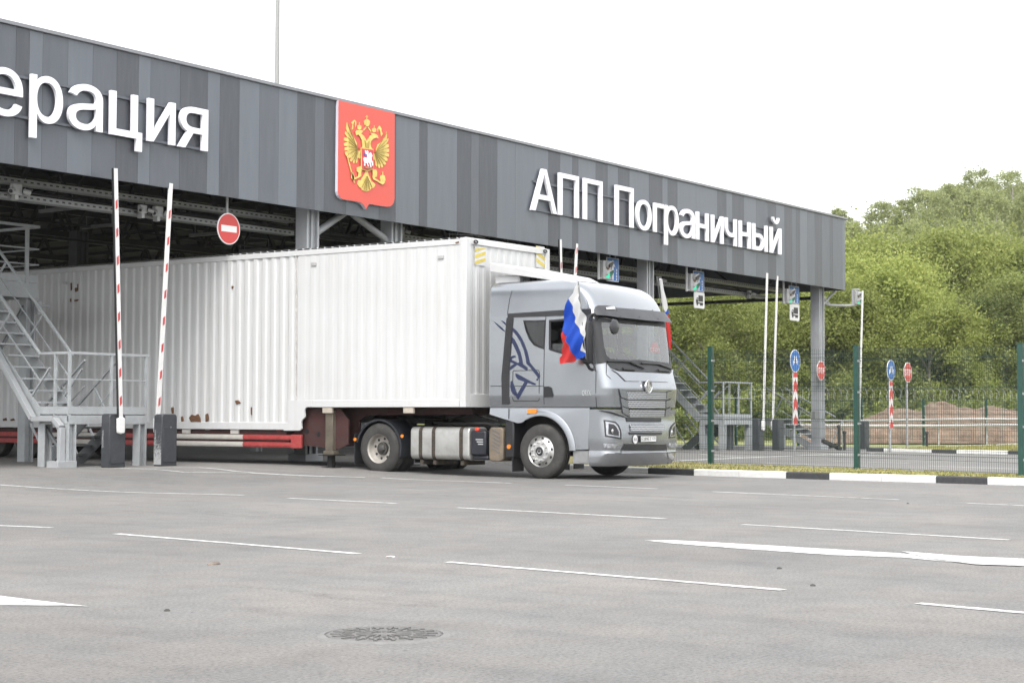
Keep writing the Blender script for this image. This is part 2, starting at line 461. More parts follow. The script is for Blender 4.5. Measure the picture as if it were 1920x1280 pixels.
for k in range(36):
    a = 2 * PI * k / 36; a2 = a + .1
    mb.bar((c[0] + .225 * math.cos(a), c[1] + .225 * math.sin(a), .009), (c[0] + .235 * math.cos(a2), c[1] + .235 * math.sin(a2), .009), .012, .0085)
mb.build('relief', M_GROOVE, lid)
def stone(px, py, sx, sy, sz, label, m):
    c = gnd(px, py); mb = MB(); bm = bmesh.new(); bmesh.ops.create_icosphere(bm, subdivisions=2, radius=1)
    for v_ in bm.verts:
        k = 1 + .25 * math.sin(5 * v_.co.x + 3 * v_.co.y + px) * math.cos(4 * v_.co.z + py)
        v_.co = Vector((v_.co.x * sx * k, v_.co.y * sy * k, max(-.1, v_.co.z) * sz * k))
    mb.add([(v_.co.x + c[0], v_.co.y + c[1], v_.co.z + c[2]) for v_ in bm.verts], [tuple(q.index for q in f.verts) for f in bm.faces]); bm.free()
    return tag(mb.build('stone', m, smooth=True), label, 'stone')
M_STONE = mat('stone', (.3, .28, .26), .9, var=.3, scale=20, bump=.5)
M_DARKS = mat('dark_stone', (.06, .058, .055), .9, var=.3, scale=20, bump=.5)
stone(401, 1058, .075, .03, .022, 'flat brown scrap lying on the asphalt in front of the barriers', mat('scrap', (.15, .12, .1), .9, var=.4, scale=25))
stone(732, 1044, .05, .03, .012, 'small pale chip of stone on the asphalt beside a dashed line', mat('pale_stone', (.5, .45, .38), .9, var=.2, scale=20))
for px, py, lb in [(1461, 1066, 'tiny black pebble below the thick white line'), (1524, 1098, 'tiny black pebble near the right end of the nearest dashed line'), (313, 1145, 'tiny black pebble in the left foreground asphalt'),
                   (1702, 944, 'tiny black pebble just below the dash in front of the fence')]:
    stone(px, py, .022, .018, .016, lb, M_DARKS)

# ------------------------------------------------------------------ kerb with painted stones, grass strip
M_KW = mat('kerb_white', (.56, .56, .55), .7, var=.06, scale=4, dirt=(.3, .29, .27), dirt_amt=.4)
M_KB = mat('kerb_black', (.028, .029, .032), .7, var=.2, scale=6, dirt=(.1, .1, .1), dirt_amt=.3)
KL = [(-15, 27.0), (0, 28.35), (9.74, 29.27), (11.4, 29.42), (13.6, 29.62), (16.7, 29.98), (18, 30.3), (22.7, 31.7), (26, 32.8)]
def kerb_x(y): return float(np.interp(y, [k[0] for k in KL], [k[1] for k in KL]))
def kerb_run(name, P, marks, h, wd, inner):
    """P(t)->(x,y); marks = list of (t0,t1,mat index); inner = unit vector away from the road"""
    mb = MB(); bv = .02
    for t0, t1, mi in marks:
        n = max(1, int(abs(t1 - t0) / .98)); 
        for i in range(n):
            a = t0 + (t1 - t0) * i / n; b = t0 + (t1 - t0) * (i + 1) / n; g = .004 * (1 if b > a else -1)
            (ax, ay), (bx, by) = P(a + g), P(b - g); za, zb = ground_z(ax, ay), ground_z(bx, by)
            prof = [(0, -.05), (0, h - bv), (bv, h), (wd, h), (wd, -.05)]
            vs = [(ax + inner[0] * u, ay + inner[1] * u, za + z) for u, z in prof] + [(bx + inner[0] * u, by + inner[1] * u, zb + z) for u, z in prof]
            k = len(prof)
            mb.add(vs, [(j, j + k, (j + 1) % k + k, (j + 1) % k) for j in range(k)] + [tuple(range(k)), tuple(range(2 * k - 1, k - 1, -1))], mi)
    return struct(mb.build(name, [M_KW, M_KB]))
ky = lambda px, py: on_z(px, py)[1]
kseg = [(-15, 6.0, 0), (6.0, 7.0, 1), (7.0, ky(1856, 907.5), 0), (ky(1856, 907.5), ky(1755, 905), 1), (ky(1755, 905), ky(1562.5, 898.5), 0), (ky(1562.5, 898.5), ky(1473.5, 896.5), 1),
        (ky(1473.5, 896.5), ky(1302.5, 891), 0), (ky(1302.5, 891), ky(1220, 887.5), 1), (ky(1220, 887.5), 20.4, 0), (20.4, 21.4, 1), (21.4, 26, 0)]
kerb_run('kerb', lambda t: (kerb_x(t), t), kseg, .13, .16, (1, 0))
GZ = .13
FP = [on_z(1333, 870, GZ), on_z(1607, 880, GZ), on_z(1916, 893, GZ)]
fdir = (FP[0] - FP[1]) / np.linalg.norm(FP[0] - FP[1])
FPALL = [FP[0] + fdir * 8.6, FP[0] + fdir * 4.3, FP[0], FP[1], FP[2], FP[2] - fdir * 4.3, FP[2] - fdir * 8.6]
M_SOD = mat('sod', (.19, .17, .075), .95, var=.4, scale=6, bump=.6)
mb = MB(); NS = 60; vs = []
y0, y1 = -6, 25.9
def fence_x(y): return float(np.interp(y, [p[1] for p in reversed(FPALL)], [p[0] for p in reversed(FPALL)]))
for i in range(NS + 1):
    y = y0 + (y1 - y0) * i / NS; xa = kerb_x(y) + .161; xb = fence_x(y) + .30
    gz_ = ground_z(xa, y)
    vs += [(xa, y, gz_ + .118), ((xa + xb) / 2, y, gz_ + GZ + .02), (xb, y, gz_ + GZ), (xb + .06, y, gz_ - .03)]
mb.add(vs, [(i * 4 + j, i * 4 + j + 1, (i + 1) * 4 + j + 1, (i + 1) * 4 + j) for i in range(NS) for j in range(3)])
struct(mb.build('grass_strip', M_SOD, smooth=True))

# verge behind the far lanes
mb = MB(); VX, VY = 54.25, 23.3
mb.prism([(VX, -40, -.05), (150, -40, -.05), (150, VY, -.05), (VX, VY, -.05)], (0, 0, .13))
struct(mb.build('verge', M_SOD))
fk = lambda px: on_x(px, 850, VX - .14)[1]
kerb_run('kerb', lambda t: (VX - .14, t), [(-40, 14, 0), (14, 15.2, 1), (15.2, 17.0, 0), (17.0, fk(1890), 1), (fk(1890), fk(1793), 0), (fk(1793), fk(1747), 1), (fk(1747), fk(1657), 0), (fk(1657), VY, 1)], .12, .14, (1, 0))
kerb_run('kerb', lambda t: (t, VY + .14), [(VX - .14, VX + 2, 1), (VX + 2, VX + 5, 0), (VX + 5, VX + 7, 1), (VX + 7, 75, 0)], .12, .14, (0, -1))

# grass blades
def mgrass(name, a, b_):
    m, nt, b = nodes(name)
    oi = nt.nodes.new('ShaderNodeNewGeometry'); r = ramp(nt, oi.outputs['Random Per Island'], [(0, a), (1, b_)])
    nt.links.new(r.outputs[0], b.inputs['Base Color']); b.inputs['Roughness'].default_value = .7; return m
def blades(name, spots, h, label_m):
    vs = []; fs = []
    for x, y, z in spots:
        a = random.uniform(0, 2 * PI); hh = h * random.uniform(.4, 1.2); wv = .012 + .01 * random.random(); dx, dy = math.cos(a) * wv, math.sin(a) * wv
        lx, ly = random.gauss(0, .4) * hh, random.gauss(0, .4) * hh; o = len(vs)
        vs += [(x - dx, y - dy, z), (x + dx, y + dy, z), (x + lx, y + ly, z + hh)]; fs.append((o, o + 1, o + 2))
    mb = MB(); mb.add(vs, fs); o = mb.build(name, label_m, recalc=False); o['kind'] = 'stuff'; return o
M_GR = mgrass('grass_blades', (.13, .15, .03), (.30, .26, .09))
sp = []
for _ in range(17000):
    y = random.uniform(4, 21.5) if random.random() < .85 else random.uniform(21.5, 25); t = random.random(); xa = kerb_x(y) + .2; xb = fence_x(y) + .36
    if math.sin(y * 7 + t * 9) * math.cos(y * 2.3 - t * 4) > .35 and random.random() < .8: continue
    sp.append((xa + (xb - xa) * t, y, GZ - .005))
blades('grass', sp, .05, M_GR)
sp = []
for _ in range(30000):
    x = VX + .1 + abs(random.gauss(0, 9)); y = random.uniform(6, VY - .1); sp.append((x, y, .075))
blades('grass', sp, .09, M_GR)
# ------------------------------------------------------------------ green welded mesh fence
M_GREEN = mat('green_post_paint', (.008, .045, .034), .4, var=.12, scale=5, dirt=(.05, .1, .08), dirt_amt=.3)
M_WIRE = mat('green_wire', (.02, .04, .032), .5, .1, var=.1)
M_GALV = mat('galvanised_steel', (.30, .31, .315), .5, .3, var=.15, scale=6)
def mesh_fence(label, pts, tops, step=.055, hgap=.2, r=.0022, coil=False, pw=.1):
    t = thing('mesh_fence', label, 'fence', tuple(pts[0]))
    for p, tz in zip(pts, tops):
        mb = MB(); mb.box(p[0] - pw / 2, p[0] + pw / 2, p[1] - pw / 2, p[1] + pw / 2, p[2] - .1, tz)
        mb.box(p[0] - pw / 2 - .006, p[0] + pw / 2 + .006, p[1] - pw / 2 - .006, p[1] + pw / 2 + .006, tz, tz + .02)
        for k in range(4):
            z = p[2] + .3 + (tz - p[2] - .6) * k / 3
            mb.box(p[0] - pw / 2 - .03, p[0] + pw / 2 + .03, p[1] - pw / 2 - .012, p[1] - pw / 2 - .002, z - .02, z + .02, 1)
        mb.build('post', [M_GREEN, M_GALV], t)
    for (a, ta), (b, tb) in zip(zip(pts[:-1], tops[:-1]), zip(pts[1:], tops[1:])):
        a, b = np.array(a), np.array(b); d = b - a; L = np.hypot(d[0], d[1]); u = d / L; nx, ny = -u[1], u[0]
        mb = MB(); za, zb = a[2] + .05, ta - .05; zb2 = tb - .05; zb0 = b[2] + .05
        n = int((L - .12) / step)
        for i in range(n + 1):
            q = a + u * (.06 + (L - .12) * i / n); f = i / n
            mb.bar((q[0], q[1], za + (zb0 - za) * f), (q[0], q[1], zb + (zb2 - zb) * f), r * 2, r * 2)
        z = 0.0; H = zb - za; k = 0
        rows = [h for h in np.arange(0, H + .01, hgap)]
        for h in rows:
            A = a + u * .05; B = b - u * .05; f = h / H
            zA = za + h; zB = zb0 + (zb2 - zb0) * f
            mb.bar((A[0] + nx * .006, A[1] + ny * .006, zA), (B[0] + nx * .006, B[1] + ny * .006, zB), r * 2.6, r * 2.6)
        for h in (.12 * H, .38 * H, .66 * H, .9 * H):      # stiffening folds
            A = a + u * .05; B = b - u * .05
            for dz, o in ((0, .03), (.05, .012)):
                f = (h + dz) / H
                mb.bar((A[0] + nx * o, A[1] + ny * o, za + h + dz), (B[0] + nx * o, B[1] + ny * o, zb0 + (zb2 - zb0) * f), r * 2.6, r * 2.6)
            for i in range(0, n + 1):
                q = a + u * (.06 + (L - .12) * i / n); f = h / H; zz = zb0 * (i / n) + za * (1 - i / n) + h
                mb.bar((q[0], q[1], zz - .03), (q[0] + nx * .03, q[1] + ny * .03, zz), r * 2, r * 2)
        mb.build('mesh_panel', M_WIRE, t)
        if coil:
            pts_ = []; nl = int(L / .28); rr = .26
            for i in range(nl * 12 + 1):
                an = 2 * PI * i / 12; q = a + d * i / (nl * 12); pts_.append((q[0] + nx * rr * math.cos(an), q[1] + ny * rr * math.cos(an), ta + .2 + rr * math.sin(an)))
            mb = MB(); mb.tube(pts_, .006, 4); mb.build('razor_coil', M_GALV, t)
    return t
def top_z(px, py, p):     # height of a photo pixel standing above plan point p
    d = ray(px, py); s = math.hypot(p[0], p[1]) / math.hypot(d[0], d[1]); return 1.18 + d[2] * s
ft = [top_z(1333, 651, FP[0]), top_z(1607, 649, FP[1]), top_z(1916, 645, FP[2])]
mesh_fence('tall green wire mesh fence on the grass strip behind the painted kerb', [tuple(p) for p in FPALL], [ft[0], ft[0], ft[0], ft[1], ft[2], ft[2], ft[2]])
vz = lambda px, py: on_z(px, py, .08)
A, B = vz(1732, 831), vz(1850, 831); D = (B - A)
fp2 = [A - D * 2.9, A - D * 1.95, A - D * .97, A, B, B + D * .97, B + D * 2]
mesh_fence('low green mesh fence topped with razor wire in front of the soil heap', [tuple(p) for p in fp2], [top_z(1732, 748, A)] * 7, step=.11, hgap=.3, r=.004, coil=True, pw=.09)

# guard pipes, soil heap
M_PIPE = mat('pale_pipe', (.36, .365, .36), .5, .1, var=.12, scale=5, dirt=(.2, .17, .14), dirt_amt=.3)
pr = thing('pipe_rail', 'pair of long pale steel pipes running level in front of the soil heap', 'guard rail', tuple(at_depth(1725, 835, 71)))
for yb, rr in (((787.5, 788, 786, 785, 786), .045), ((797, 798, 798, 797, 796), .06)):
    mb = MB(); mb.tube([at_depth(px, py, 71) for px, py in zip((1490, 1640, 1760, 1830, 1990), yb)], rr, 10); mb.build('pipe', M_PIPE, pr, smooth=True)
for px in (1500, 1580, 1668, 1760, 1850, 1940):
    q = at_depth(px, 792, 71.2); mb = MB(); mb.tube([(q[0], q[1], .0), (q[0], q[1], 1.1)], .035, 8); mb.build('support', M_PIPE, pr, smooth=True)
def msoil():
    m, nt, b = nodes('loose_soil')
    v = coords(nt); n = N(nt, 'ShaderNodeTexNoise', Scale=1.6, Detail=9.0, Roughness=.7); nt.links.new(v, n.inputs['Vector'])
    r = ramp(nt, n.outputs[0], [(.3, (.09, .06, .042)), (.5, (.175, .122, .088)), (.7, (.25, .185, .135))])
    nt.links.new(r.outputs[0], b.inputs['Base Color']); b.inputs['Roughness'].default_value = 1
    bp = N(nt, 'ShaderNodeBump', Strength=1.0, Distance=.25); nt.links.new(n.outputs[0], bp.inputs['Height']); nt.links.new(bp.outputs[0], b.inputs['Normal'])
    return m
from mathutils import noise as mnoise
mb = MB(); NU, NV = 150, 22; vs = []
topl = [(1500, .8), (1600, .9), (1640, 1.2), (1665, 1.5), (1700, 1.5), (1730, 1.56), (1745, 1.8), (1785, 1.86), (1815, 1.6), (1835, 1.45), (1850, 1.52), (1900, 1.5), (1960, 1.6), (2050, .9), (2080, 0)]
for i in range(NU + 1):
    px = 1500 + 580 * i / NU; h = float(np.interp(px, [t[0] for t in topl], [t[1] for t in topl]))
    for j in range(NV + 1):
        v_ = j / NV; dep = 79 + 12 * v_; p = at_depth(px, 800, dep)
        pro = math.sin(PI * min(1, v_ * 1.15 + .0)) ** .55 if v_ * 1.15 < 1 else 0
        nn = mnoise.noise(Vector((p[0] * .6, p[1] * .6, 0))) * .35 + mnoise.noise(Vector((p[0] * 2, p[1] * 2, 3))) * .18 + mnoise.noise(Vector((p[0] * 5, p[1] * 5, 3))) * .09
        vs.append((p[0], p[1], (h * .98 + .08) * pro * (1 + nn * .35) + nn * .2 * pro - .02))
mb.add(vs, [(i * (NV + 1) + j, i * (NV + 1) + j + 1, (i + 1) * (NV + 1) + j + 1, (i + 1) * (NV + 1) + j) for i in range(NU) for j in range(NV)])
tag(mb.build('soil_heap', msoil(), smooth=True, angle=180), 'long bare brown soil heap behind the low fence at the edge of the wood', 'soil heap')
# ------------------------------------------------------------------ the canopy
YF = 25.9; ZB, ZT = 5.895, 8.60; XR = 58.05; XL = 13.0; YBK = 74.0
def fpx(px):
    return float(on_y(px, .5 * (35.3 + .2352 * px + 305.7 + .1506 * px), YF)[0])
M_F = [mat('fascia_light', (.104, .116, .135), .36, .2, var=.07, scale=1.6, stretch=(2.5, 1, .25), dirt=(.2, .205, .21), dirt_amt=.12), mat('fascia_mid', (.080, .088, .103), .36, .2, var=.07, scale=1.6, stretch=(2.5, 1, .25), dirt=(.2, .205, .21), dirt_amt=.12),
       mat('fascia_dark', (.057, .061, .072), .36, .2, var=.07, scale=1.6, stretch=(2.5, 1, .25), dirt=(.2, .205, .21), dirt_amt=.12), mat('coping_grey', (.19, .195, .21), .5, .1, var=.08)]
for m_ in M_F[:3]:      # slight oil-canning and rain streaks of sheet cladding
    nt_ = m_.node_tree; v_ = coords(nt_, (.9, 1, .35)); n_ = N(nt_, 'ShaderNodeTexNoise', Scale=1.6, Detail=2.0); nt_.links.new(v_, n_.inputs['Vector'])
    bp_ = N(nt_, 'ShaderNodeBump', Strength=.25, Distance=.03); nt_.links.new(n_.outputs[0], bp_.inputs['Height']); nt_.links.new(bp_.outputs[0], nt_.nodes['Principled BSDF'].inputs['Normal'])
bounds = [(28.5, 1), (53.7, 2), (79, 0), (126, 1), (173, 0), (218, 1), (259, 2), (281.5, 0), (337, 1), (388.6, 2), (411.5, 0), (448, 2), (486, 0), (522, 1), (557, 0), (590, 2), (608, 1), (649, 2), (711, 1), (742, 2),
          (786, 0), (801, 2), (857, 0), (883, 2), (898, 1), (932, 2), (966, 0), (1028, 0), (1050, 2), (1073, 0), (1084, 2), (1117, 0), (1139, 2), (1159, 0), (1180, 2), (1217, 0), (1242, 2), (1252, 0), (1270, 2), (1305, 0),
          (1345, 0), (1362, 2), (1373, 0), (1395, 2), (1418, 0), (1440, 1), (1455, 2), (1471, 0), (1485, 2), (1493, 1), (1500, 2), (1514, 0), (1528, 1), (1541, 2), (1556, 1), (1561.5, 2), (1579.5, 1), (1584.5, 0)]
canopy = thing('checkpoint_canopy', 'long grey drive-through canopy with a deep striped panel fascia', 'canopy', (29.04, 26.4, 0))
mb = MB(); x = fpx(0) - .35; prev = x
while x > XL:
    wd = random.choice((.35, .5, .7, 1.0)); mb.box(max(XL, x - wd) + .004, x, YF, YF + .06, ZB, ZT - .08, random.choice((0, 1, 2, 1))); x -= wd
for px, t in bounds:
    xx = fpx(px); mb.box(prev + .005, xx, YF, YF + .06, ZB, ZT - .08, t); prev = xx
mb.box(XR - .02, XR + .04, YF + .062, YF + 48, ZB, ZT - .08, 1)
mb.build('fascia', M_F, canopy)
mb = MB(); mb.box(XL, XR + .09, YF - .05, YF + .5, ZT - .078, ZT); mb.build('coping', M_F[3], canopy, bevel=.01)
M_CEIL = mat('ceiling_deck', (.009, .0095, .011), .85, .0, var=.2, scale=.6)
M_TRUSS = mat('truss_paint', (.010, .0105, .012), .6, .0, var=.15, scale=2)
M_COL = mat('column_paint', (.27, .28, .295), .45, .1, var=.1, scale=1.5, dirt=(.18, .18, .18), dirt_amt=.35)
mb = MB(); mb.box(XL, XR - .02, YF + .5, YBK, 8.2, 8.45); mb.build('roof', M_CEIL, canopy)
for yy in (26.9, 33, 39, 45, 52, 59, 66, 73):
    mb = MB(); zt, zb = 8.05, 6.45
    mb.bar((XL, yy, zt), (XR - .3, yy, zt), .2, .18); mb.bar((XL, yy, zb), (XR - .3, yy, zb), .16, .16); n = 26
    for i in range(n):
        xa = XL + (XR - .3 - XL) * i / n; xb = XL + (XR - .3 - XL) * (i + 1) / n; xm = (xa + xb) / 2
        mb.bar((xa, yy, zt), (xm, yy, zb), .09, .09); mb.bar((xm, yy, zb), (xb, yy, zt), .09, .09)
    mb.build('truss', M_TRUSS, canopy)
mb = MB()
for xx in np.arange(XL + 2, XR, 2.4): mb.box(xx - .05, xx + .05, YF + .6, YBK, 8.06, 8.19)
mb.build('purlins', M_TRUSS, canopy)
mb = MB(); mb.bar((57.6, 26.6, 5.62), (57.6, YBK, 5.62), .12, .12); mb.bar((57.6, 26.6, 8.0), (57.6, YBK, 8.0), .12, .12)
for i in range(16):
    mb.bar((57.6, 26.6 + 3 * i, 5.62 if i % 2 else 8.0), (57.6, 29.6 + 3 * i, 8.0 if i % 2 else 5.62), .08, .08)
mb.build('edge_truss', M_TRUSS, canopy)
M_COL_SHADE = mat('inner_column_shade', (.04, .042, .045), .5, .1, var=.1)  # column paint darkened to stand in for the shade deep under the canopy
def column(x, y, z0, w_=.42, d_=.36, ztop=6.4, m=None):
    mb = MB(); t = .06
    mb.box(x - w_ / 2, x - w_ / 2 + t, y - d_ / 2, y + d_ / 2, z0, ztop); mb.box(x + w_ / 2 - t, x + w_ / 2, y - d_ / 2, y + d_ / 2, z0, ztop)
    mb.box(x - w_ / 2 + t, x + w_ / 2 - t, y - .1, y - .04, z0, ztop); mb.box(x - .03, x + .03, y - d_ / 2 + .03, y - .1, z0, ztop)
    o = mb.build('column', m or M_COL, canopy, bevel=.006)
    mb = MB(); mb.box(x - .3, x + .3, y - .27, y + .27, z0 - .02, z0 + .17); mb.build('plinth', M_COL, o, bevel=.01); return o
CX = [29.04, 32.11, 44.35, 56.62]
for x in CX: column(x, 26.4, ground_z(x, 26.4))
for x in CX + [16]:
    for y in (38, 50, 62): column(x, y, ground_z(x, y), ztop=6.45, m=M_COL_SHADE)
mb = MB(); mb.tube([on_y(592, 437, 26.4), on_y(650, 396, 26.4)], .085, 10); mb.build('brace', M_COL, canopy, smooth=True)
mb = MB(); mb.tube([on_y(662, 402, 26.4), on_y(730, 454, 26.4)], .085, 10); mb.build('brace', M_COL, canopy, smooth=True)
# cable trays: perforated rails hung on rods
M_TRAY = mat('tray_zinc', (.22, .225, .225), .5, .35, var=.12, scale=4)
M_HOLE = mat('tray_slot', (.04, .04, .04), .8)
for z, xa, xb in ((5.82, XL, 29.5), (5.51, XL, 29.45), (5.80, 33.0, 56.2), (5.47, 33.0, 54.2)):
    mb = MB(); mb.box(xa, xb, 27.2, 27.22, z - .06, z + .05); mb.box(xa, xb, 27.222, 27.5, z - .06, z - .045)
    o = mb.build('cable_tray', M_TRAY, canopy)
    mb = MB()
    for xx in np.arange(max(xa, 19.5), xb - .1, .16): mb.box(xx, xx + .07, 27.192, 27.198, z - .02, z + .012)
    sl = mb.build('slots', M_HOLE, o); sl['kind'] = 'stuff'
    mb = MB()
    for xx in np.arange(max(xa + .4, 20.2), xb, 2.35): mb.tube([(xx, 27.35, z - .05), (xx, 27.35, 8.1)], .008, 5)
    mb.build('hanger_rods', M_TRUSS, o)
mb = MB(); mb.tube([on_y(553, 413, 27.2), on_y(563, 418, 27), on_y(568, 430, 26.62), on_y(568, 470, 26.62)], .03, 6); mb.build('cable', M_HOLE, canopy, smooth=True)
M_LAMP = mat('fixture_grey', (.13, .133, .133), .5, var=.1)
for i, (x, y) in enumerate([(24.4, 30.5), (27, 32), (30, 34), (26.5, 38), (22.5, 36), (46, 31), (50, 33), (53, 30), (49, 37), (33, 33), (37, 35)]):
    mb = MB(); mb.box(x - .05, x + .05, y, y + 1.4, 6.16, 6.24); mb.tube([(x, y + .2, 6.24), (x, y + .2, 6.5)], .01, 5); mb.tube([(x, y + 1.2, 6.24), (x, y + 1.2, 6.5)], .01, 5)
    mb.build('tube_light', M_LAMP, canopy)
for y, z in ((29.5, 6.0), (31.0, 6.15), (35, 6.2), (37, 6.05)):
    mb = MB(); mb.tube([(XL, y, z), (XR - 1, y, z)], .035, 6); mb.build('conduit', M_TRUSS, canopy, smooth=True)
# pipe arm carrying the outermost traffic light
arm = MB(); y = 26.4
arm.tube([on_y(1541, 574, y), on_y(1556, 556, y), on_y(1572, 540, y)], .05, 8); arm.tube([on_y(1541, 566, y), on_y(1556, 572, y), on_y(1585, 573, y), on_y(1604, 572, y)], .045, 8)
arm.tube([on_y(1543, 557, y), on_y(1556, 571, y)], .04, 8); arm.tube([on_y(1598, 572, y), on_y(1598, 543, y), on_y(1610, 543, y)], .04, 8)
arm.build('bracket_arm', M_COL, canopy, smooth=True)
mb = MB(); q = on_y(1531, 778, 26.15); mb.box(q[0] - .28, q[0] + .12, 26.08, 26.2, q[2] - .14, q[2] + .14); mb.build('junction_box', M_LAMP, canopy, bevel=.01)

# unseen dark wall added to block light from the canopy's open rear, panes invented
M_BLOCKER = mat('blocker_dark', (.022, .023, .025), .7, var=.2, scale=.5)
blocker = thing('blocker_wall', 'added dark wall far inside under the canopy, blocking light from its open rear', 'added wall', (10, 76, 0))
mb = MB(); mb.box(-20, 41, 76, 84, -.1, 8.4); mb.build('wall', M_BLOCKER, blocker)
M_PANE = mat('blocker_pane', (.10, .13, .17), .15, var=.2)
for i in range(9):
    x = -6 + i * 4.6; mb = MB(); mb.box(x, x + 2.4, 75.9, 75.99, 4.6, 6.0); f_ = mb.build('window', M_BLOCKER, blocker)
    mb = MB(); mb.box(x + .1, x + 2.3, 75.86, 75.895, 4.7, 5.9); mb.build('pane', M_PANE, f_)

# ------------------------------------------------------------------ channel letters
M_LET = mat('letter_white', (.70, .70, .74), .45, var=.03, scale=3)
YL = 25.77
gx = glyphs('х', 0, .5)[0]; XH = max(p[1] for p in gx)
gp = glyphs('П', 0, .5)[0]; CH = max(p[1] for p in gp)
def xl(px, py): return float(on_y(px, py, YL)[0])
def channel_sign(label, items, zb, hx, hc, rails, group=None):
    x0 = xl(items[0][1], 300); t = thing('letter_sign', label, 'sign', (x0, YF - .02, zb))
    for ch, a, b in items:
        lab_y = 150 + .12 * a if a < 500 else 360 + .2 * (a - 1000)
        xa, xb = xl(a, lab_y), xl(b, lab_y); mb = MB(); cap = ch.isupper()
        r = CH if cap else XH
        put_text(mb, ch, (xa, YL + .07, zb), (1, 0, 0), (0, 0, 1), (0, -1, 0), (xb - xa, hc if cap else hx), .07, .011, ref=(0, r))
        o = mb.build('letter', M_LET, t, bevel=0); o['label'] = 'white letter ' + ch
    for z, xa, xb in rails:
        mb = MB(); mb.box(xa, xb, YF - .05, YF - .002, z - .025, z + .025); mb.build('rail', M_F[1], t)
    return t
s1 = [('Ф', -190, -112), ('е', -100, -48), ('д', -42, -22), ('е', -26, 43.8), ('р', 59.4, 118.8), ('а', 130, 193.8), ('ц', 208.5, 267.7), ('и', 279, 330), ('я', 336, 391)][3:]
channel_sign('big white cut-out letters reading ерация on the fascia, left of the red crest', s1, 6.772, .882, 1.178, [(7.57, 18.6, 25.1), (6.81, 18.6, 25.1)])
s2 = [('А', 996.9, 1044.7), ('П', 1049, 1085.8), ('П', 1095.4, 1130.2), ('П', 1155.3, 1188.4), ('о', 1193.8, 1222.2), ('г', 1227.3, 1244.8), ('р', 1248.2, 1272.8), ('а', 1275.4, 1303.4), ('н', 1307, 1329.4), ('и', 1335.6, 1357),
      ('ч', 1360.7, 1382.2), ('н', 1387.4, 1408), ('ы', 1412.6, 1440), ('й', 1445.6, 1465.7)]
channel_sign('big white cut-out letters reading АПП Пограничный on the fascia, right of the red crest', s2, 6.767, .886, 1.178, [(7.57, 37.5, 52.3), (6.80, 37.5, 52.3)])

# ------------------------------------------------------------------ the crest
YCR = 25.81
M_RED = mat('crest_red', (.52, .075, .055), .45, var=.04, scale=2)
M_SIDE = mat('crest_edge', (.52, .51, .57), .5, var=.04)
M_GOLD = mat('crest_gold', (.56, .43, .12), .5, var=.22, scale=9)
M_BRN = mat('crest_line', (.27, .19, .05), .6)
M_MINI = mat('crest_inner_red', (.45, .04, .05), .5)
M_BLU = mat('crest_blue', (.10, .12, .40), .5)
def cz(X, Y): p = on_y(600 + X / 5.333, 170 + Y / 5.333, YCR); return (p[0], p[2])
def ce(X, Y): p = on_y(640 + X / 7.53, 200 + Y / 7.53, YCR); return (p[0], p[2])
crest = thing('coat_of_arms', 'red shield with a golden double-headed eagle mounted on the fascia between the two wordings', 'coat of arms', (30.2, YF - .02, 7.2))
so_ = [cz(*p) for p in [(188, 97), (748, 228), (746, 1080), (738, 1120), (722, 1145), (700, 1158), (670, 1162), (600, 1152), (505, 1135), (488, 1142), (474, 1160), (464, 1186), (450, 1165), (436, 1142), (410, 1122), (370, 1108), (300, 1098), (232, 1087), (205, 1070), (188, 1045), (180, 1010)]]
mb = MB(); sheet(mb, so_, lambda x, z: (x, YCR + .01, z), lambda x, z: (x, YF - .002, z), mi=0); mb.build('shield', M_SIDE, crest)
mb = MB(); sheet(mb, so_, lambda x, z: (x, YCR, z), lambda x, z: (x, YCR + .0095, z)); mb.build('shield_face', M_RED, crest)
def gold(polys, name, m, y, parent=None):
    mb = MB()
    for p in polys:
        sheet(mb, [ce(*q) for q in p], lambda x, z: (x, YCR - y - .012, z), lambda x, z: (x, YCR - y, z))
    return mb.build(name, m, parent or crest)
wl = [(75, 225), (95, 300), (130, 380), (180, 450), (215, 520), (210, 590), (240, 630), (265, 620), (262, 740), (225, 720), (220, 790), (200, 800), (190, 760), (175, 805), (158, 795), (165, 745), (135, 780), (118, 765), (140, 715), (100, 730), (85, 700), (115, 660), (60, 680), (50, 645), (100, 615), (45, 620), (38, 585), (95, 560), (35, 555), (30, 520), (90, 500), (35, 480), (35, 440), (85, 440), (45, 390), (55, 350), (80, 370), (62, 310)]
wr = [(632, 355), (620, 430), (560, 500), (510, 540), (485, 600), (488, 650), (455, 670), (435, 640), (435, 735), (470, 760), (478, 830), (495, 855), (505, 815), (520, 865), (540, 870), (540, 820), (565, 865), (585, 850), (575, 800), (605, 830), (625, 805), (600, 760), (640, 775), (650, 740), (615, 705), (665, 710), (665, 670), (620, 645), (668, 640), (670, 600), (625, 590), (665, 570), (660, 530), (622, 535), (655, 490), (660, 450), (632, 470), (640, 400)]
body = [(190, 360), (215, 335), (270, 335), (300, 345), (270, 385), (310, 420), (340, 470), (350, 500), (360, 470), (390, 420), (420, 395), (395, 375), (430, 375), (480, 390), (505, 415), (512, 450), (480, 440), (440, 455), (410, 490), (400, 530), (410, 575), (425, 600), (280, 590), (290, 555), (280, 480), (255, 430), (230, 395), (200, 410), (195, 390)]
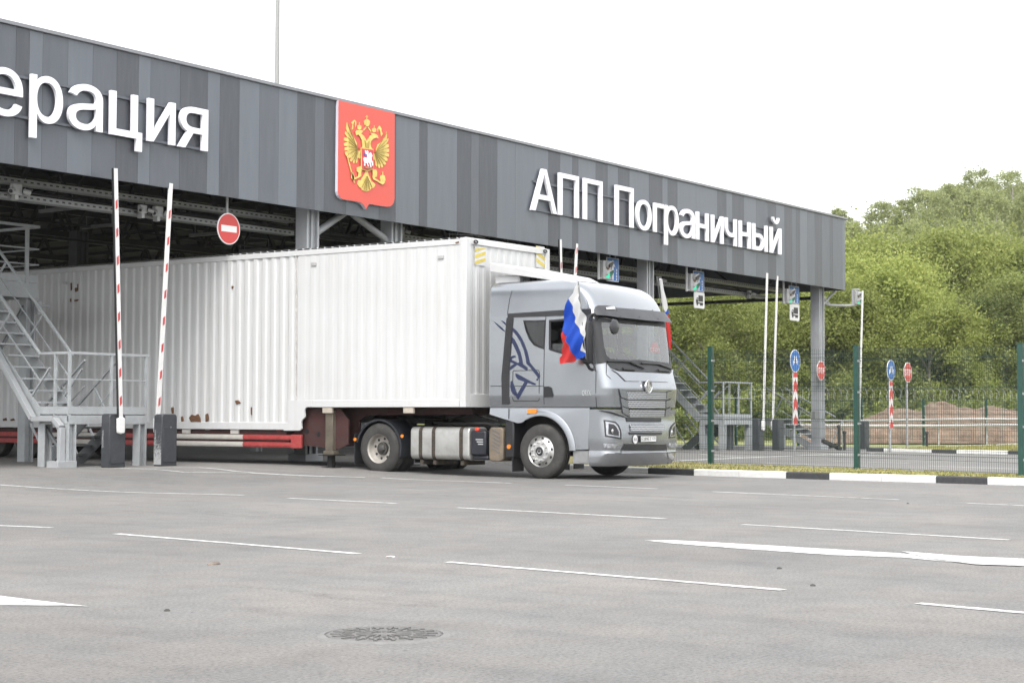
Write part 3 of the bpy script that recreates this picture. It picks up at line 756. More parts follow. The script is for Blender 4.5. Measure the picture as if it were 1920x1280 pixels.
crowns = [[(315, 210), (330, 190), (355, 180), (385, 190), (400, 215), (395, 250), (375, 280), (345, 280), (322, 255)], [(222, 275), (250, 258), (278, 275), (275, 315), (250, 332), (225, 315)], [(430, 315), (460, 300), (488, 318), (485, 355), (455, 370), (432, 350)],
          [(352, 125), (362, 125), (362, 178), (352, 178)], [(340, 140), (374, 144), (374, 152), (340, 148)], [(247, 225), (254, 225), (254, 256), (247, 256)], [(457, 268), (464, 268), (464, 298), (457, 298)],
          [(300, 335), (345, 285), (352, 296), (312, 342)], [(375, 285), (420, 350), (410, 358), (366, 298)], [(135, 230), (150, 215), (180, 190), (205, 210), (205, 260), (192, 295), (190, 225), (180, 212), (165, 250), (160, 322), (148, 325), (150, 262)],
          [(505, 320), (520, 290), (535, 270), (562, 310), (562, 350), (580, 385), (556, 425), (550, 380), (535, 330), (520, 312), (512, 365)]]
tail = [[(345, 900), (320, 960), (270, 1040), (230, 1040), (222, 1095), (245, 1135), (275, 1150), (290, 1180), (345, 1200), (400, 1180), (420, 1150), (455, 1145), (475, 1100), (455, 1080), (420, 1050), (385, 980), (360, 900)]]
legs = [[(272, 840), (210, 860), (205, 910), (235, 940), (230, 985), (180, 1005), (165, 960), (135, 970), (130, 1010), (155, 1040), (178, 1030), (235, 1005), (270, 985), (270, 920), (290, 890)],
        [(425, 885), (480, 890), (495, 930), (490, 990), (455, 1000), (500, 1035), (540, 1055), (535, 1010), (545, 978), (575, 960), (602, 980), (612, 1035), (600, 1078), (572, 1102), (535, 1085), (490, 1055), (440, 1030), (430, 990), (435, 950)],
        [(570, 920), (579, 920), (579, 960), (570, 960)], [(66, 690), (76, 688), (140, 928), (180, 1075), (170, 1078), (128, 932)], [(42, 640), (75, 650), (88, 690), (60, 700), (44, 670)], [(125, 930), (155, 930), (172, 1030), (150, 1035)]]
gold([wl, wr], 'wings', M_GOLD, 0.002); gold([body], 'heads', M_GOLD, 0.0135); gold(crowns, 'crowns', M_GOLD, 0.001); gold(tail, 'tail', M_GOLD, 0.002); gold(legs, 'talons', M_GOLD, 0.0145)
def lines(segs, wpx): return [[(a[0] - wpx, a[1]), (a[0] + wpx, a[1]), (b[0] + wpx, b[1] + .5), (b[0] - wpx, b[1] + .5)] if abs(a[0] - b[0]) < abs(a[1] - b[1]) else [(a[0], a[1] - wpx), (a[0], a[1] + wpx), (b[0], b[1] + wpx), (b[0], b[1] - wpx)] for a, b in segs]
seg = [((225, 600), q) for q in [(85, 440), (90, 500), (95, 560), (100, 615), (115, 660), (140, 715), (165, 745), (190, 760), (80, 370)]] + [((458, 650), q) for q in [(622, 535), (625, 590), (620, 645), (615, 705), (600, 760), (575, 800), (540, 820), (505, 815), (632, 470)]]
seg += [((350, 985), q) for q in [(280, 1140), (310, 1180), (345, 1190), (385, 1175), (420, 1140)]] + [((80, 240), (205, 580)), ((630, 370), (492, 600)), ((320, 480), (335, 585)), ((375, 490), (372, 590)), ((350, 510), (352, 590))]
gold(lines(seg, 3.2), 'feather_lines', M_BRN, .0265)
gold([[(258, 582), (436, 604), (436, 888), (350, 915), (264, 888)]], 'inner_border', M_GOLD, .0275)
gold([[(268, 594), (428, 614), (428, 878), (350, 902), (274, 876)]], 'inner_shield', M_MINI, .04)
gold([[(285, 740), (300, 720), (340, 726), (355, 720), (370, 660), (388, 650), (412, 700), (397, 720), (402, 768), (418, 775), (420, 840), (409, 838), (402, 792), (382, 788), (397, 855), (386, 860), (366, 792), (345, 800), (360, 845), (350, 850), (330, 800), (312, 792), (309, 840), (299, 840), (300, 790), (290, 770)],
      [(308, 620), (318, 618), (324, 645), (340, 622), (355, 640), (352, 715), (340, 719), (335, 680), (316, 665)]], 'rider', M_LET, .0525)
gold([[(293, 655), (314, 668), (332, 685), (334, 706), (305, 700)]], 'cloak', M_BLU, .0525); gold([[(300, 848), (340, 856), (372, 862), (405, 872), (400, 884), (310, 872)]], 'dragon', M_BRN, .0525)
# ------------------------------------------------------------------ boom barriers
M_CAB = mat('barrier_charcoal', (.035, .038, .044), .5, .1, var=.12, scale=4, dirt=(.09, .092, .095), dirt_amt=.25)
def mscuff():
    m, nt, b = nodes('barrier_scuffed')
    v = coords(nt); n = N(nt, 'ShaderNodeTexNoise', Scale=30.0, Detail=8.0, Roughness=.8); nt.links.new(v, n.inputs['Vector'])
    sx = nt.nodes.new('ShaderNodeSeparateXYZ'); nt.links.new(v, sx.inputs[0])
    a = N(nt, 'ShaderNodeMath', operation='MULTIPLY_ADD'); a.inputs[1].default_value = -.36; a.inputs[2].default_value = .20; nt.links.new(sx.outputs[2], a.inputs[0])
    a2 = N(nt, 'ShaderNodeMath', operation='ADD'); nt.links.new(n.outputs[0], a2.inputs[0]); nt.links.new(a.outputs[0], a2.inputs[1])
    r = ramp(nt, a2.outputs[0], [(.53, (.045, .048, .055)), (.6, (.3, .305, .31))]); nt.links.new(r.outputs[0], b.inputs['Base Color']); b.inputs['Roughness'].default_value = .7
    return m
M_SCUFF = mscuff()
M_BOOM = mat('boom_white', (.57, .57, .565), .4, var=.05, scale=5, dirt=(.5, .48, .45), dirt_amt=.3)
M_BRED = mat('boom_red', (.40, .05, .05), .45, var=.1)
M_BLACK = mat('rubber_black', (.012, .012, .013), .6, var=.2)
M_TXT = mat('print_grey', (.35, .355, .36), .6)
def barrier(label, px, py, boom_top, front=True, scuff=False, wid=.42, dep=.24, text=True, edge=True, refl=True):
    b0 = on_y(px, py, 25.6); g = ground_z(b0[0], 25.6); x, y = b0[0], 25.62
    t = thing('boom_barrier', label, 'barrier', (x, y, g), 'raised boom barriers along the canopy front'); H = 1.06
    mb = MB(); r = .07; prof = [(-wid / 2, 0), (-wid / 2, H - r)] + [(-wid / 2 + r - r * math.cos(a), H - r + r * math.sin(a)) for a in (.4, .8, 1.2)] + [(-wid / 2 + r, H), (wid / 2 - r, H)] + [(wid / 2 - r + r * math.sin(a), H - r + r * math.cos(a)) for a in (.4, .8, 1.2)] + [(wid / 2, H - r), (wid / 2, 0)]
    mb.prism([(x + u, y, g + v_) for u, v_ in prof], (0, dep, 0)); cb = mb.build('cabinet', M_CAB, t, bevel=.018)
    mb = MB(); mb.box(x - wid / 2 + .03, x + wid / 2 - .03, y - .012, y - .002, g + .08, g + .80); mb.build('door', M_CAB, cb, bevel=.004)
    mb = MB(); mb.box(x - wid / 2 - .006, x - wid / 2 - .0015, y + .015, y + dep - .015, g + .03, g + .88); mb.build('side_panel', M_SCUFF if scuff else M_CAB, cb)
    mb = MB(); mb.disc((x + .02, y - .012, g + .79), .02, (0, -1, 0), .012, 12); mb.build('lock', M_LAMP, cb)
    if text:
        mb = MB(); put_text(mb, 'DOORHAN', (x - wid / 2 - .0075, y + .16, g + .40), (0, 0, 1), (0, 1, 0), (-1, 0, 0), (.33, .045), .002); mb.build('lettering', M_TXT, cb)
    yb = y - .05 if front else y + dep + .05
    tp = on_y(boom_top[0], boom_top[1], yb); bx = x + .03 if front else x - .06
    p0 = Vector((bx, yb, g + .86)); p1 = Vector((tp[0], yb, tp[2])); dr = (p1 - p0).normalized()
    st = p0 - dr * .0
    bmb = MB(); bmb.bar(st, p1, .10, .035, up=(0, 1, 0))
    if edge:
        sd_ = Vector((dr.z, 0, -dr.x)); mb = MB(); mb.bar(st + dr * .05 - sd_ * .064, p1 - sd_ * .064, .024, .04, up=(0, 1, 0)); rub = mb
    mb = bmb; L = (p1 - p0).length; k = .35
    while k < L - .3 and refl:
        a = p0 + dr * k + Vector((0, -.0205, 0)); sd_ = Vector((dr.z, 0, -dr.x))
        c_ = [a - sd_ * .026 + dr * .0, a + sd_ * .026 + dr * .045, a + sd_ * .026 + dr * .21, a - sd_ * .026 + dr * .165]
        mb.prism(c_, (0, -.003, 0), 1); mb.prism([q + Vector((0, .041, 0)) for q in c_], (0, .003, 0), 1); k += .555
    bo = mb.build('boom', [M_BOOM, M_BRED], t)
    if edge: rub.build('rubber_edge', M_BLACK, bo)
    mb = MB(); c0 = p0 - dr * .06
    poly = [(-.095, .17), (-.095, -.02), (-.085, -.12), (.0, -.14), (.085, -.12), (.095, -.02), (.095, .17), (.055, .19), (-.055, .19)]
    mb.prism([Vector((c0.x + a, yb - .034, c0.z + b)) for a, b in poly], (0, .068, 0)); mb.build('boom_bracket', M_BOOM, t, bevel=.02)
    return t
barrier('boom barrier beside the near steel stairs, its white bracket in front, raised red-striped boom', 221, 868, (216, 316), front=True)
barrier('boom barrier with a scuffed flank standing directly in front of the white trailer', 318.5, 868, (320, 344), front=False, scuff=True, edge=False)
barrier('left boom barrier of the pair hidden behind the cab, boom tip above its roof', 1054, 858, (1050.5, 449), True, text=False)
barrier('right boom barrier of the pair hidden behind the cab, boom tip near the flag', 1084, 858, (1081.5, 457), False, text=False, edge=False)
barrier('boom barrier beside the far steel stairs, with white bracket and tall raised boom', 1429, 838, (1438.5, 512), True, text=False, edge=False, refl=False)
barrier('boom barrier between the far stairs and the blue round sign, raised boom behind its cabinet', 1466, 838, (1457.5, 517.5), False, text=False, edge=False, refl=False)
barrier('boom barrier standing alone behind the second fence post, raised boom past the canopy end', 1627, 836, (1617.5, 545), False, text=False, edge=False, refl=False)

# ------------------------------------------------------------------ traffic lights, lane signs, round signs
M_SBLUE = mat('sign_blue', (.010, .10, .32), .4, var=.05); M_SWHITE = mat('sign_white', (.57, .57, .57), .4, var=.03); M_SRED = mat('sign_red', (.42, .032, .03), .4, var=.05)
M_SBLACK = mat('sign_black', (.010, .010, .011), .5); M_HEAD = mat('signal_grey', (.27, .275, .275), .5, var=.08)
M_BACK = mat('sign_back', (.35, .36, .37), .5, .4)
def lamp_mat(name, col, e):
    m, nt, b = nodes(name); v = coords(nt); n = N(nt, 'ShaderNodeTexVoronoi', Scale=60.0); nt.links.new(v, n.inputs['Vector'])
    r = ramp(nt, n.outputs[0], [(0, col), (1, tuple(c * .6 for c in col))]); nt.links.new(r.outputs[0], b.inputs['Base Color']); b.inputs['Roughness'].default_value = .2
    if e: b.inputs['Emission Color'].default_value = (*col, 1); b.inputs['Emission Strength'].default_value = e
    return m
M_GON = lamp_mat('lit_green', (.02, .45, .26), .5); M_ROFF = lamp_mat('unlit_red', (.10, .06, .06), 0)
def traffic_light(label, px0, py0, px1, py1, y, pole=True):
    a, b = on_y(px0, py0, y), on_y(px1, py1, y); x0, x1, z1, z0 = a[0], b[0], a[2], b[2]; xm = (x0 + x1) / 2; H = z1 - z0
    t = thing('traffic_light', label, 'traffic light', (xm, y, z0), 'two-lamp traffic lights under the canopy edge')
    mb = MB(); mb.box(x0, x1, y, y + .16, z0, z1); mb.build('housing', M_HEAD, t, bevel=.02)
    r = min((x1 - x0) * .42, H * .21)
    for z, m in ((z1 - H * .27, M_ROFF), (z0 + H * .27, M_GON)):
        mb = MB(); mb.lathe([(.001, -.02), (r * .6, -.015), (r, 0)], (xm, y - .004, z), 20, axis='y'); l = mb.build('lens', m, t, smooth=True)
        mb = MB(); n = 18; vs = []
        for i in range(n + 1):
            an = PI * (1.12 - 1.24 * i / n); ca, sa = math.cos(an), math.sin(an)
            for rr, dy in ((r * 1.08, 0), (r * 1.08, -.2 * (.45 + .55 * max(0, sa))), (r * 1.02, -.2 * (.45 + .55 * max(0, sa))), (r * 1.02, 0)): vs.append((xm + rr * ca, y + dy, z + rr * sa))
        mb.add(vs, [(4 * i + j, 4 * i + j + 1, 4 * i + j + 5, 4 * i + j + 4) for i in range(n) for j in range(3)]); mb.build('visor', M_HEAD, l, smooth=True)
    if pole:
        mb = MB(); xp = x0 - .16; mb.tube([(xp, y + .08, z0 - .02), (xp, y + .08, 6.5)], .04, 8); mb.tube([(xp, y + .08, z1 - .03), (x0 + .02, y + .08, z1 - .03)], .02, 6); mb.tube([(xp, y + .08, z0 + .02), (x0 + .3, y + .08, z0 + .02)], .02, 6); mb.build('hanger', M_HEAD, t, smooth=True)
    return t
def lane_sign(label, px0, py0, px1, py1, y, plate=None):
    a, b = on_y(px0, py0, y), on_y(px1, py1, y); x0, x1, z1, z0 = a[0], b[0], a[2], b[2]; W = x1 - x0; H = z1 - z0
    t = thing('lane_sign', label, 'road sign', (x0, y, z0), 'blue lane signs under the canopy edge')
    mb = MB(); mb.box(x0, x1, y, y + .02, z0, z1); mb.build('panel', M_SWHITE, t, bevel=.004)
    mb = MB(); mb.box(x0 + .02, x1 - .02, y - .004, y - .001, z0 + .02, z1 - .02); mb.build('blue_field', M_SBLUE, t)
    X = lambda u: x0 + W * u; Z = lambda v_: z0 + H * v_
    mb = MB(); sheet(mb, [(X(.44), Z(.06)), (X(.54), Z(.06)), (X(.54), Z(.66)), (X(.66), Z(.62)), (X(.49), Z(.92)), (X(.32), Z(.62)), (X(.44), Z(.66))], lambda q, z: (q, y - .009, z), lambda q, z: (q, y - .0045, z)); mb.build('arrow', M_SWHITE, t)
    mb = MB()
    for k in range(4): mb.box(X(.76), X(.82), y - .009, y - .0045, Z(.07 + .13 * k), Z(.07 + .13 * k + .085))
    for k in range(4): mb.box(X(.14), X(.20), y - .009, y - .0045, Z(.07 + .13 * k), Z(.07 + .13 * k + .085))
    mb.build('lane_dashes', M_SWHITE, t)
    mb = MB(); mb.tube([(X(.35), y + .04, z1 - .1), (X(.35), y + .04, 6.5)], .02, 6); mb.tube([(X(.8), y + .04, z1 - .1), (X(.8), y + .04, 6.5)], .02, 6); mb.build('hanger', M_HEAD, t, smooth=True)
    if plate:
        z3 = z0 - .025; z2 = z3 - W * .72; p = thing('vehicle_plate', plate, 'sign plate', (x0, y, z2), 'white truck plates under the lane signs')
        mb = MB(); r = .05; P = []
        for cx_, cz_, a0 in ((X(1.02) - r, z3 - r, 0), (X(.06) + r, z3 - r, PI / 2), (X(.06) + r, z2 + r, PI), (X(1.02) - r, z2 + r, 1.5 * PI)):
            P += [(cx_ + r * math.cos(a0 + i * PI / 6), y, cz_ + r * math.sin(a0 + i * PI / 6)) for i in range(4)]
        mb.prism(P, (0, .02, 0)); mb.build('panel', M_SWHITE, p)
        w_ = W * .96; h_ = z3 - z2; X2 = lambda u: X(.06) + w_ * u; Z2 = lambda v_: z2 + h_ * v_
        mb = MB(); mb.box(X2(.42), X2(.84), y - .006, y - .001, Z2(.42), Z2(.80)); mb.box(X2(.2), X2(.86), y - .006, y - .0015, Z2(.28), Z2(.36))
        sheet(mb, [(X2(.18), Z2(.37)), (X2(.38), Z2(.37)), (X2(.38), Z2(.66)), (X2(.26), Z2(.66)), (X2(.18), Z2(.52))], lambda q, z: (q, y - .006, z), lambda q, z: (q, y - .001, z))
        for u in (.3, .62, .76): mb.disc((X2(u), y - .0005, Z2(.25)), w_ * .065, (0, -1, 0), .007, 14)
        mb.build('truck_symbol', M_SBLACK, p)
        mb = MB(); sheet(mb, [(X2(.21), Z2(.52)), (X2(.3), Z2(.52)), (X2(.3), Z2(.62)), (X2(.265), Z2(.62))], lambda q, z: (q, y - .0085, z), lambda q, z: (q, y - .0065, z)); mb.build('cab_window', M_SWHITE, p)
    return t
traffic_light('traffic light glowing green above the truck cab roof', 1132, 487.5, 1147, 525, 26.1)
lane_sign('blue straight-ahead lane sign directly above the truck cab roof', 1137.5, 482, 1160.5, 529, 26.35)
traffic_light('traffic light glowing green right of the cab, above the middle white truck plate', 1296, 512, 1309, 547, 26.1)
lane_sign('blue straight-ahead lane sign hanging between the cab and the two tall booms', 1300, 507, 1320.5, 547.5, 26.35, 'white plate with a black truck, hanging above dark trees right of the cab')
traffic_light('traffic light glowing green near the right end of the canopy, beside its last lane sign', 1476.5, 541, 1488.5, 570, 26.1)
lane_sign('blue straight-ahead lane sign next to the last column of the canopy', 1479.5, 535, 1498.5, 570, 26.35, 'white plate with a black truck, next to the last canopy column')
traffic_light('small traffic light on the pipe arm beyond the canopy end', 1605, 545, 1615, 572, 26.3, pole=False)
# no entry
c = on_y(429, 429, 26.2); R_ = .345
ne = thing('no_entry_sign', 'round red no entry sign with a white bar hanging under the fascia above the trailer', 'road sign', tuple(c))
mb = MB(); mb.disc((c[0], c[1] + .02, c[2]), R_, (0, -1, 0), .02, 40); mb.build('disc', M_SWHITE, ne)
mb = MB(); mb.disc((c[0], c[1] - .001, c[2]), R_ * .93, (0, -1, 0), .004, 40); mb.build('red_field', M_SRED, ne)
mb = MB(); mb.box(c[0] - R_ * .68, c[0] + R_ * .68, c[1] - .009, c[1] - .0055, c[2] - R_ * .2, c[2] + R_ * .2); mb.build('white_bar', M_SWHITE, ne)
mb = MB(); mb.tube([(c[0], c[1] + .06, c[2] - .2), (c[0], c[1] + .06, 6.5)], .03, 8); mb.build('hanger', M_HEAD, ne, smooth=True)

def octo(c, R, y0, y1, mb): mb.prism([(c[0] + R * math.cos(PI / 8 + k * PI / 4), y0, c[2] + R * math.sin(PI / 8 + k * PI / 4)) for k in range(8)], (0, y1 - y0, 0))
def stop_sign(label, c, R, pole_to=None):
    t = thing('stop_sign', label, 'road sign', tuple(c))
    mb = MB(); octo(c, R, c[1], c[1] + .02, mb); mb.build('panel', M_SWHITE, t)
    mb = MB(); octo(c, R * .93, c[1] - .005, c[1] - .001, mb); mb.build('red_field', M_SRED, t)
    mb = MB(); put_text(mb, 'STOP', (c[0] - R * .76, c[1] - .0055, c[2] - R * .3), (1, 0, 0), (0, 0, 1), (0, -1, 0), (R * 1.52, R * .6), .004, .02); mb.build('lettering', M_SWHITE, t)
    if pole_to is not None:
        mb = MB(); mb.tube([(c[0], c[1] + .055, pole_to), (c[0], c[1] + .055, c[2] + R * .6)], .04, 10); mb.build('pole', M_GALV, t, smooth=True)
    else:
        mb = MB(); mb.box(c[0] - .3, c[0] + .05, c[1] + .022, c[1] + .06, c[2] - .03, c[2] + .03); mb.build('bracket', M_GALV, t)
    return t
c = on_y(1539.5, 694.5, 26.1); stop_sign('red octagonal STOP sign fixed to the last canopy column', c, .37)
gq = on_z(1701, 838, .08); c = on_y(1702.5, 698, gq[1]); stop_sign('red octagonal STOP sign on its own grey pole in the verge', c, .40, pole_to=.05)
def delineator(label, px, pyb, z0, pyt_blue, pyb_blue, pyt, pyb_panel):
    g = on_z(px, pyb, z0); y = g[1]; t = thing('chevron_marker', label, 'road sign', tuple(g), 'blue round signs above red and white chevron panels')
    z = lambda py: on_y(px, py, y)[2]; zc = (z(pyt_blue) + z(pyb_blue)) / 2; R = (z(pyt_blue) - z(pyb_blue)) / 2; x = g[0]
    mb = MB(); mb.tube([(x, y + .06, z0), (x, y + .06, zc + R * .5)], .045, 10); mb.build('pole', M_GALV, t, smooth=True)
    mb = MB(); mb.disc((x, y + .02, zc), R, (0, -1, 0), .02, 36); pl = mb.build('disc', M_SWHITE, t)
    mb = MB(); mb.disc((x, y - .001, zc), R * .93, (0, -1, 0), .004, 36); mb.build('blue_field', M_SBLUE, t)
    mb = MB()
    for s in (-1, 1):     # two white arrows splitting to either side
        pts = [(.07, .30), (.20, .42), (.36, .02), (.50, .06), (.44, -.40), (.10, -.10), (.22, -.06)]
        sheet(mb, [(x + s * R * a, zc + R * b) for a, b in pts], lambda q, zz: (q, y - .009, zz), lambda q, zz: (q, y - .0055, zz))
    mb.build('arrows', M_SWHITE, t)
    zt, zb = z(pyt), z(pyb_panel); W = R * .86; H = zt - zb
    mb = MB(); mb.box(x - W / 2, x + W / 2, y, y + .025, zb, zt); mb.build('panel', M_SWHITE, t)
    mb = MB(); n = 3
    clip = lambda v_: max(zb + .015, min(zt - .015, v_)); h = H / 3
    for k in range(-1, 4):
        b0 = zb + k * h + h * .06; top = b0 + h * .56; rise = W * .62
        P = [(x - W * .47, clip(b0 - rise * 0)), (x - W * .47, clip(top - rise)), (x, clip(top)), (x + W * .47, clip(top - rise)), (x + W * .47, clip(b0)), (x, clip(b0))]
        P = [(x - W * .47, clip(b0 - rise)), (x, clip(b0)), (x + W * .47, clip(b0 - rise)), (x + W * .47, clip(top - rise)), (x, clip(top)), (x - W * .47, clip(top - rise))]
        if max(q[1] for q in P) - min(q[1] for q in P) < .06: continue
        if abs(P[0][1] - P[5][1]) < 1e-4 or abs(P[1][1] - P[4][1]) < 1e-4:
            P = [p for i, p in enumerate(P) if not (i in (0, 2) and abs(P[0][1] - P[5][1]) < 1e-4) and not (i == 1 and abs(P[1][1] - P[4][1]) < 1e-4)]
        if len(P) >= 3: mb.prism([(a, y - .001, b) for a, b in P], (0, -.004, 0))
    mb.build('chevrons', M_SRED, t)
    return t
delineator('blue round sign over a chevron panel between the tall booms and the last column', 1492, 845, .02, 655, 698, 697.5, 796.5)
delineator('blue round sign over a chevron panel in front of the soil heap', 1672, 848, .0, 674.5, 713, 714.5, 803.5)

# bollards and a lying bar by the last column
M_BOL = mat('dark_post', (.028, .025, .026), .6, .2, var=.2)
for px, py, pt, lb in [(1573, 843, 799, 'dark bollard with a ring at the lower end of a sloping bar'), (1583.5, 843, 810, 'thin dark bollard to the left of the second fence post'), (1738, 841, 811, 'thin dark bollard in the verge before the soil heap')]:
    g = on_z(px, py, .03); zt = on_y(px, pt, g[1])[2]; t = thing('bollard', lb, 'bollard', tuple(g))
    mb = MB(); mb.tube([(g[0], g[1], -.02), (g[0], g[1], zt)], .05, 10); mb.build('post', M_BOL, t, smooth=True)
    mb = MB(); mb.lathe([(.001, zt + .06), (.05, zt + .05), (.07, zt + .01), (.07, zt - .03), (.05, zt - .05)], (g[0], g[1], 0), 14, axis='z'); mb.build('cap', M_BOL, t, smooth=True)
    if pt == 799:
        a = on_y(1543, 826, g[1] + .15); b = on_y(1576, 842, g[1] + .05); mb = MB(); mb.bar(a, (b[0], b[1], max(.06, b[2])), .12, .12); mb.build('bar', M_BOL, t)

# light mast rising behind the canopy
M_MAST = mat('mast_paint', (.25, .254, .258), .6, .0, var=.05)
q0, q1 = on_y(519.2, 157, 86), on_y(521, 2, 86); lm = thing('light_mast', 'tall pale lighting mast rising out of the frame behind the canopy roof', 'light mast', (q0[0], 86, 0))
mb = MB(); zt = q1[2] + 6; mb.tube([(q0[0], 86, 0), (q0[0], 86, zt * .6), (q0[0], 86, zt)], [.23, .19, .14], 16); mb.build('pole', M_MAST, lm, smooth=True)
mb = MB(); mb.bar((q0[0] - 1.4, 86, zt), (q0[0] + 1.4, 86, zt), .1, .1); mb.build('crossbar', M_MAST, lm)
for s in (-1.2, -.4, .4, 1.2): mb = MB(); mb.box(q0[0] + s - .25, q0[0] + s + .25, 85.6, 86.1, zt + .08, zt + .2); mb.build('floodlight', M_LAMP, lm, bevel=.02)

# cameras on the cable trays
M_CAM = mat('camera_case', (.32, .325, .32), .45, .1, var=.08)
def security_camera(label, px, py, y=27.05, s=1.0):
    q = on_y(px, py, y); t = thing('security_camera', label, 'camera', tuple(q)); x, z = q[0], q[2]
    mb = MB(); mb.box(x - .12 * s, x + .12 * s, y, y + .1, z - .02, z + .2 * s); mb.build('box', M_CAM, t, bevel=.015)
    for sx in (-1, 1):
        mb = MB(); mb.tube([(x + sx * .12 * s, y - .02, z + .06), (x + sx * .24 * s, y - .1, z + .02)], .055 * s, 10); h = mb.build('camera_head', M_CAM, t, smooth=True)
        mb = MB(); mb.tube([(x + sx * .242 * s, y - .101, z + .019), (x + sx * .25 * s, y - .106, z + .016)], .04 * s, 10); mb.build('lens', M_SBLACK, h, smooth=True)
    mb = MB(); mb.box(x - .04, x + .04, y + .02, y + .16, z - .12, z - .021); mb.build('mount', M_CAM, t)
    return t
security_camera('twin-headed grey camera on the lower cable tray at the far left', 33, 363)
security_camera('grey camera box on the tray just right of the nearest boom', 270, 398, s=.8)
security_camera('twin-headed grey camera on the tray, left of the second boom', 299, 404)
security_camera('grey camera on the tray end beside the column above the trailer front', 755, 437, s=.8)
security_camera('grey camera on the tray right of the cab roof, above the white flag pole', 1238, 528, s=.9)
security_camera('small grey camera on the lower tray, left of the tall boom pair', 1407, 553, s=.8)
# ------------------------------------------------------------------ steel inspection platforms
M_STEEL = mat('stair_paint', (.31, .325, .335), .45, .1, var=.10, scale=2.5, dirt=(.16, .16, .16), dirt_amt=.3)
M_STEEL2 = mat('stair_paint_dark', (.13, .138, .145), .5, .15, var=.12, scale=2.5)
def rail_run(mb, pts, hs, r=.045):
    for a, b in zip(pts[:-1], pts[1:]):
        for h, s in hs: mb.bar((a[0], a[1], a[2] + h), (b[0], b[1], b[2] + h), s, s * .8)
def flight(par, x0, x1, ya, za, yb, zb, n, m_str, rail=True):
    """stringers, treads and handrails between (ya,za) and (yb,zb); runs along y"""
    for x in (x0, x1):
        mb = MB(); mb.bar((x, ya, za - .05), (x, yb, zb - .05), .028, .26); mb.build('stringer', m_str, par)
    for i in range(n):
        f = (i + .5) / n; y = ya + (yb - ya) * f; z = za + (zb - za) * (i + (1 if zb > za else 0)) / n
        mb = MB(); mb.box(min(x0, x1) + .016, max(x0, x1) - .016, y - .125, y + .125, z - .035, z); mb.build('tread', M_STEEL, par)
    if rail:
        d = Vector((0, yb - ya, zb - za)).normalized(); nrm = Vector((0, -d.z, d.y)); nrm = nrm if nrm.z > 0 else -nrm
        for x in (x0, x1):
            mb = MB(); a = Vector((x, ya, za)); b = Vector((x, yb, zb)); h = Vector((0, 0, 1.18))
            mb.bar(a + h, b + h, .05, .04); mb.bar(a + h * .55, b + h * .55, .022, .022)
            for t in (.1, .5, .9):
                p = a.lerp(b, t); mb.bar(p, p + nrm * (1.18 * d.y if d.y > 0 else 1.18 * -d.y), .035, .035)
            mb.build('handrail', M_STEEL, par)
PX0, PY0, PZ0 = 22.02, 26.28, .155
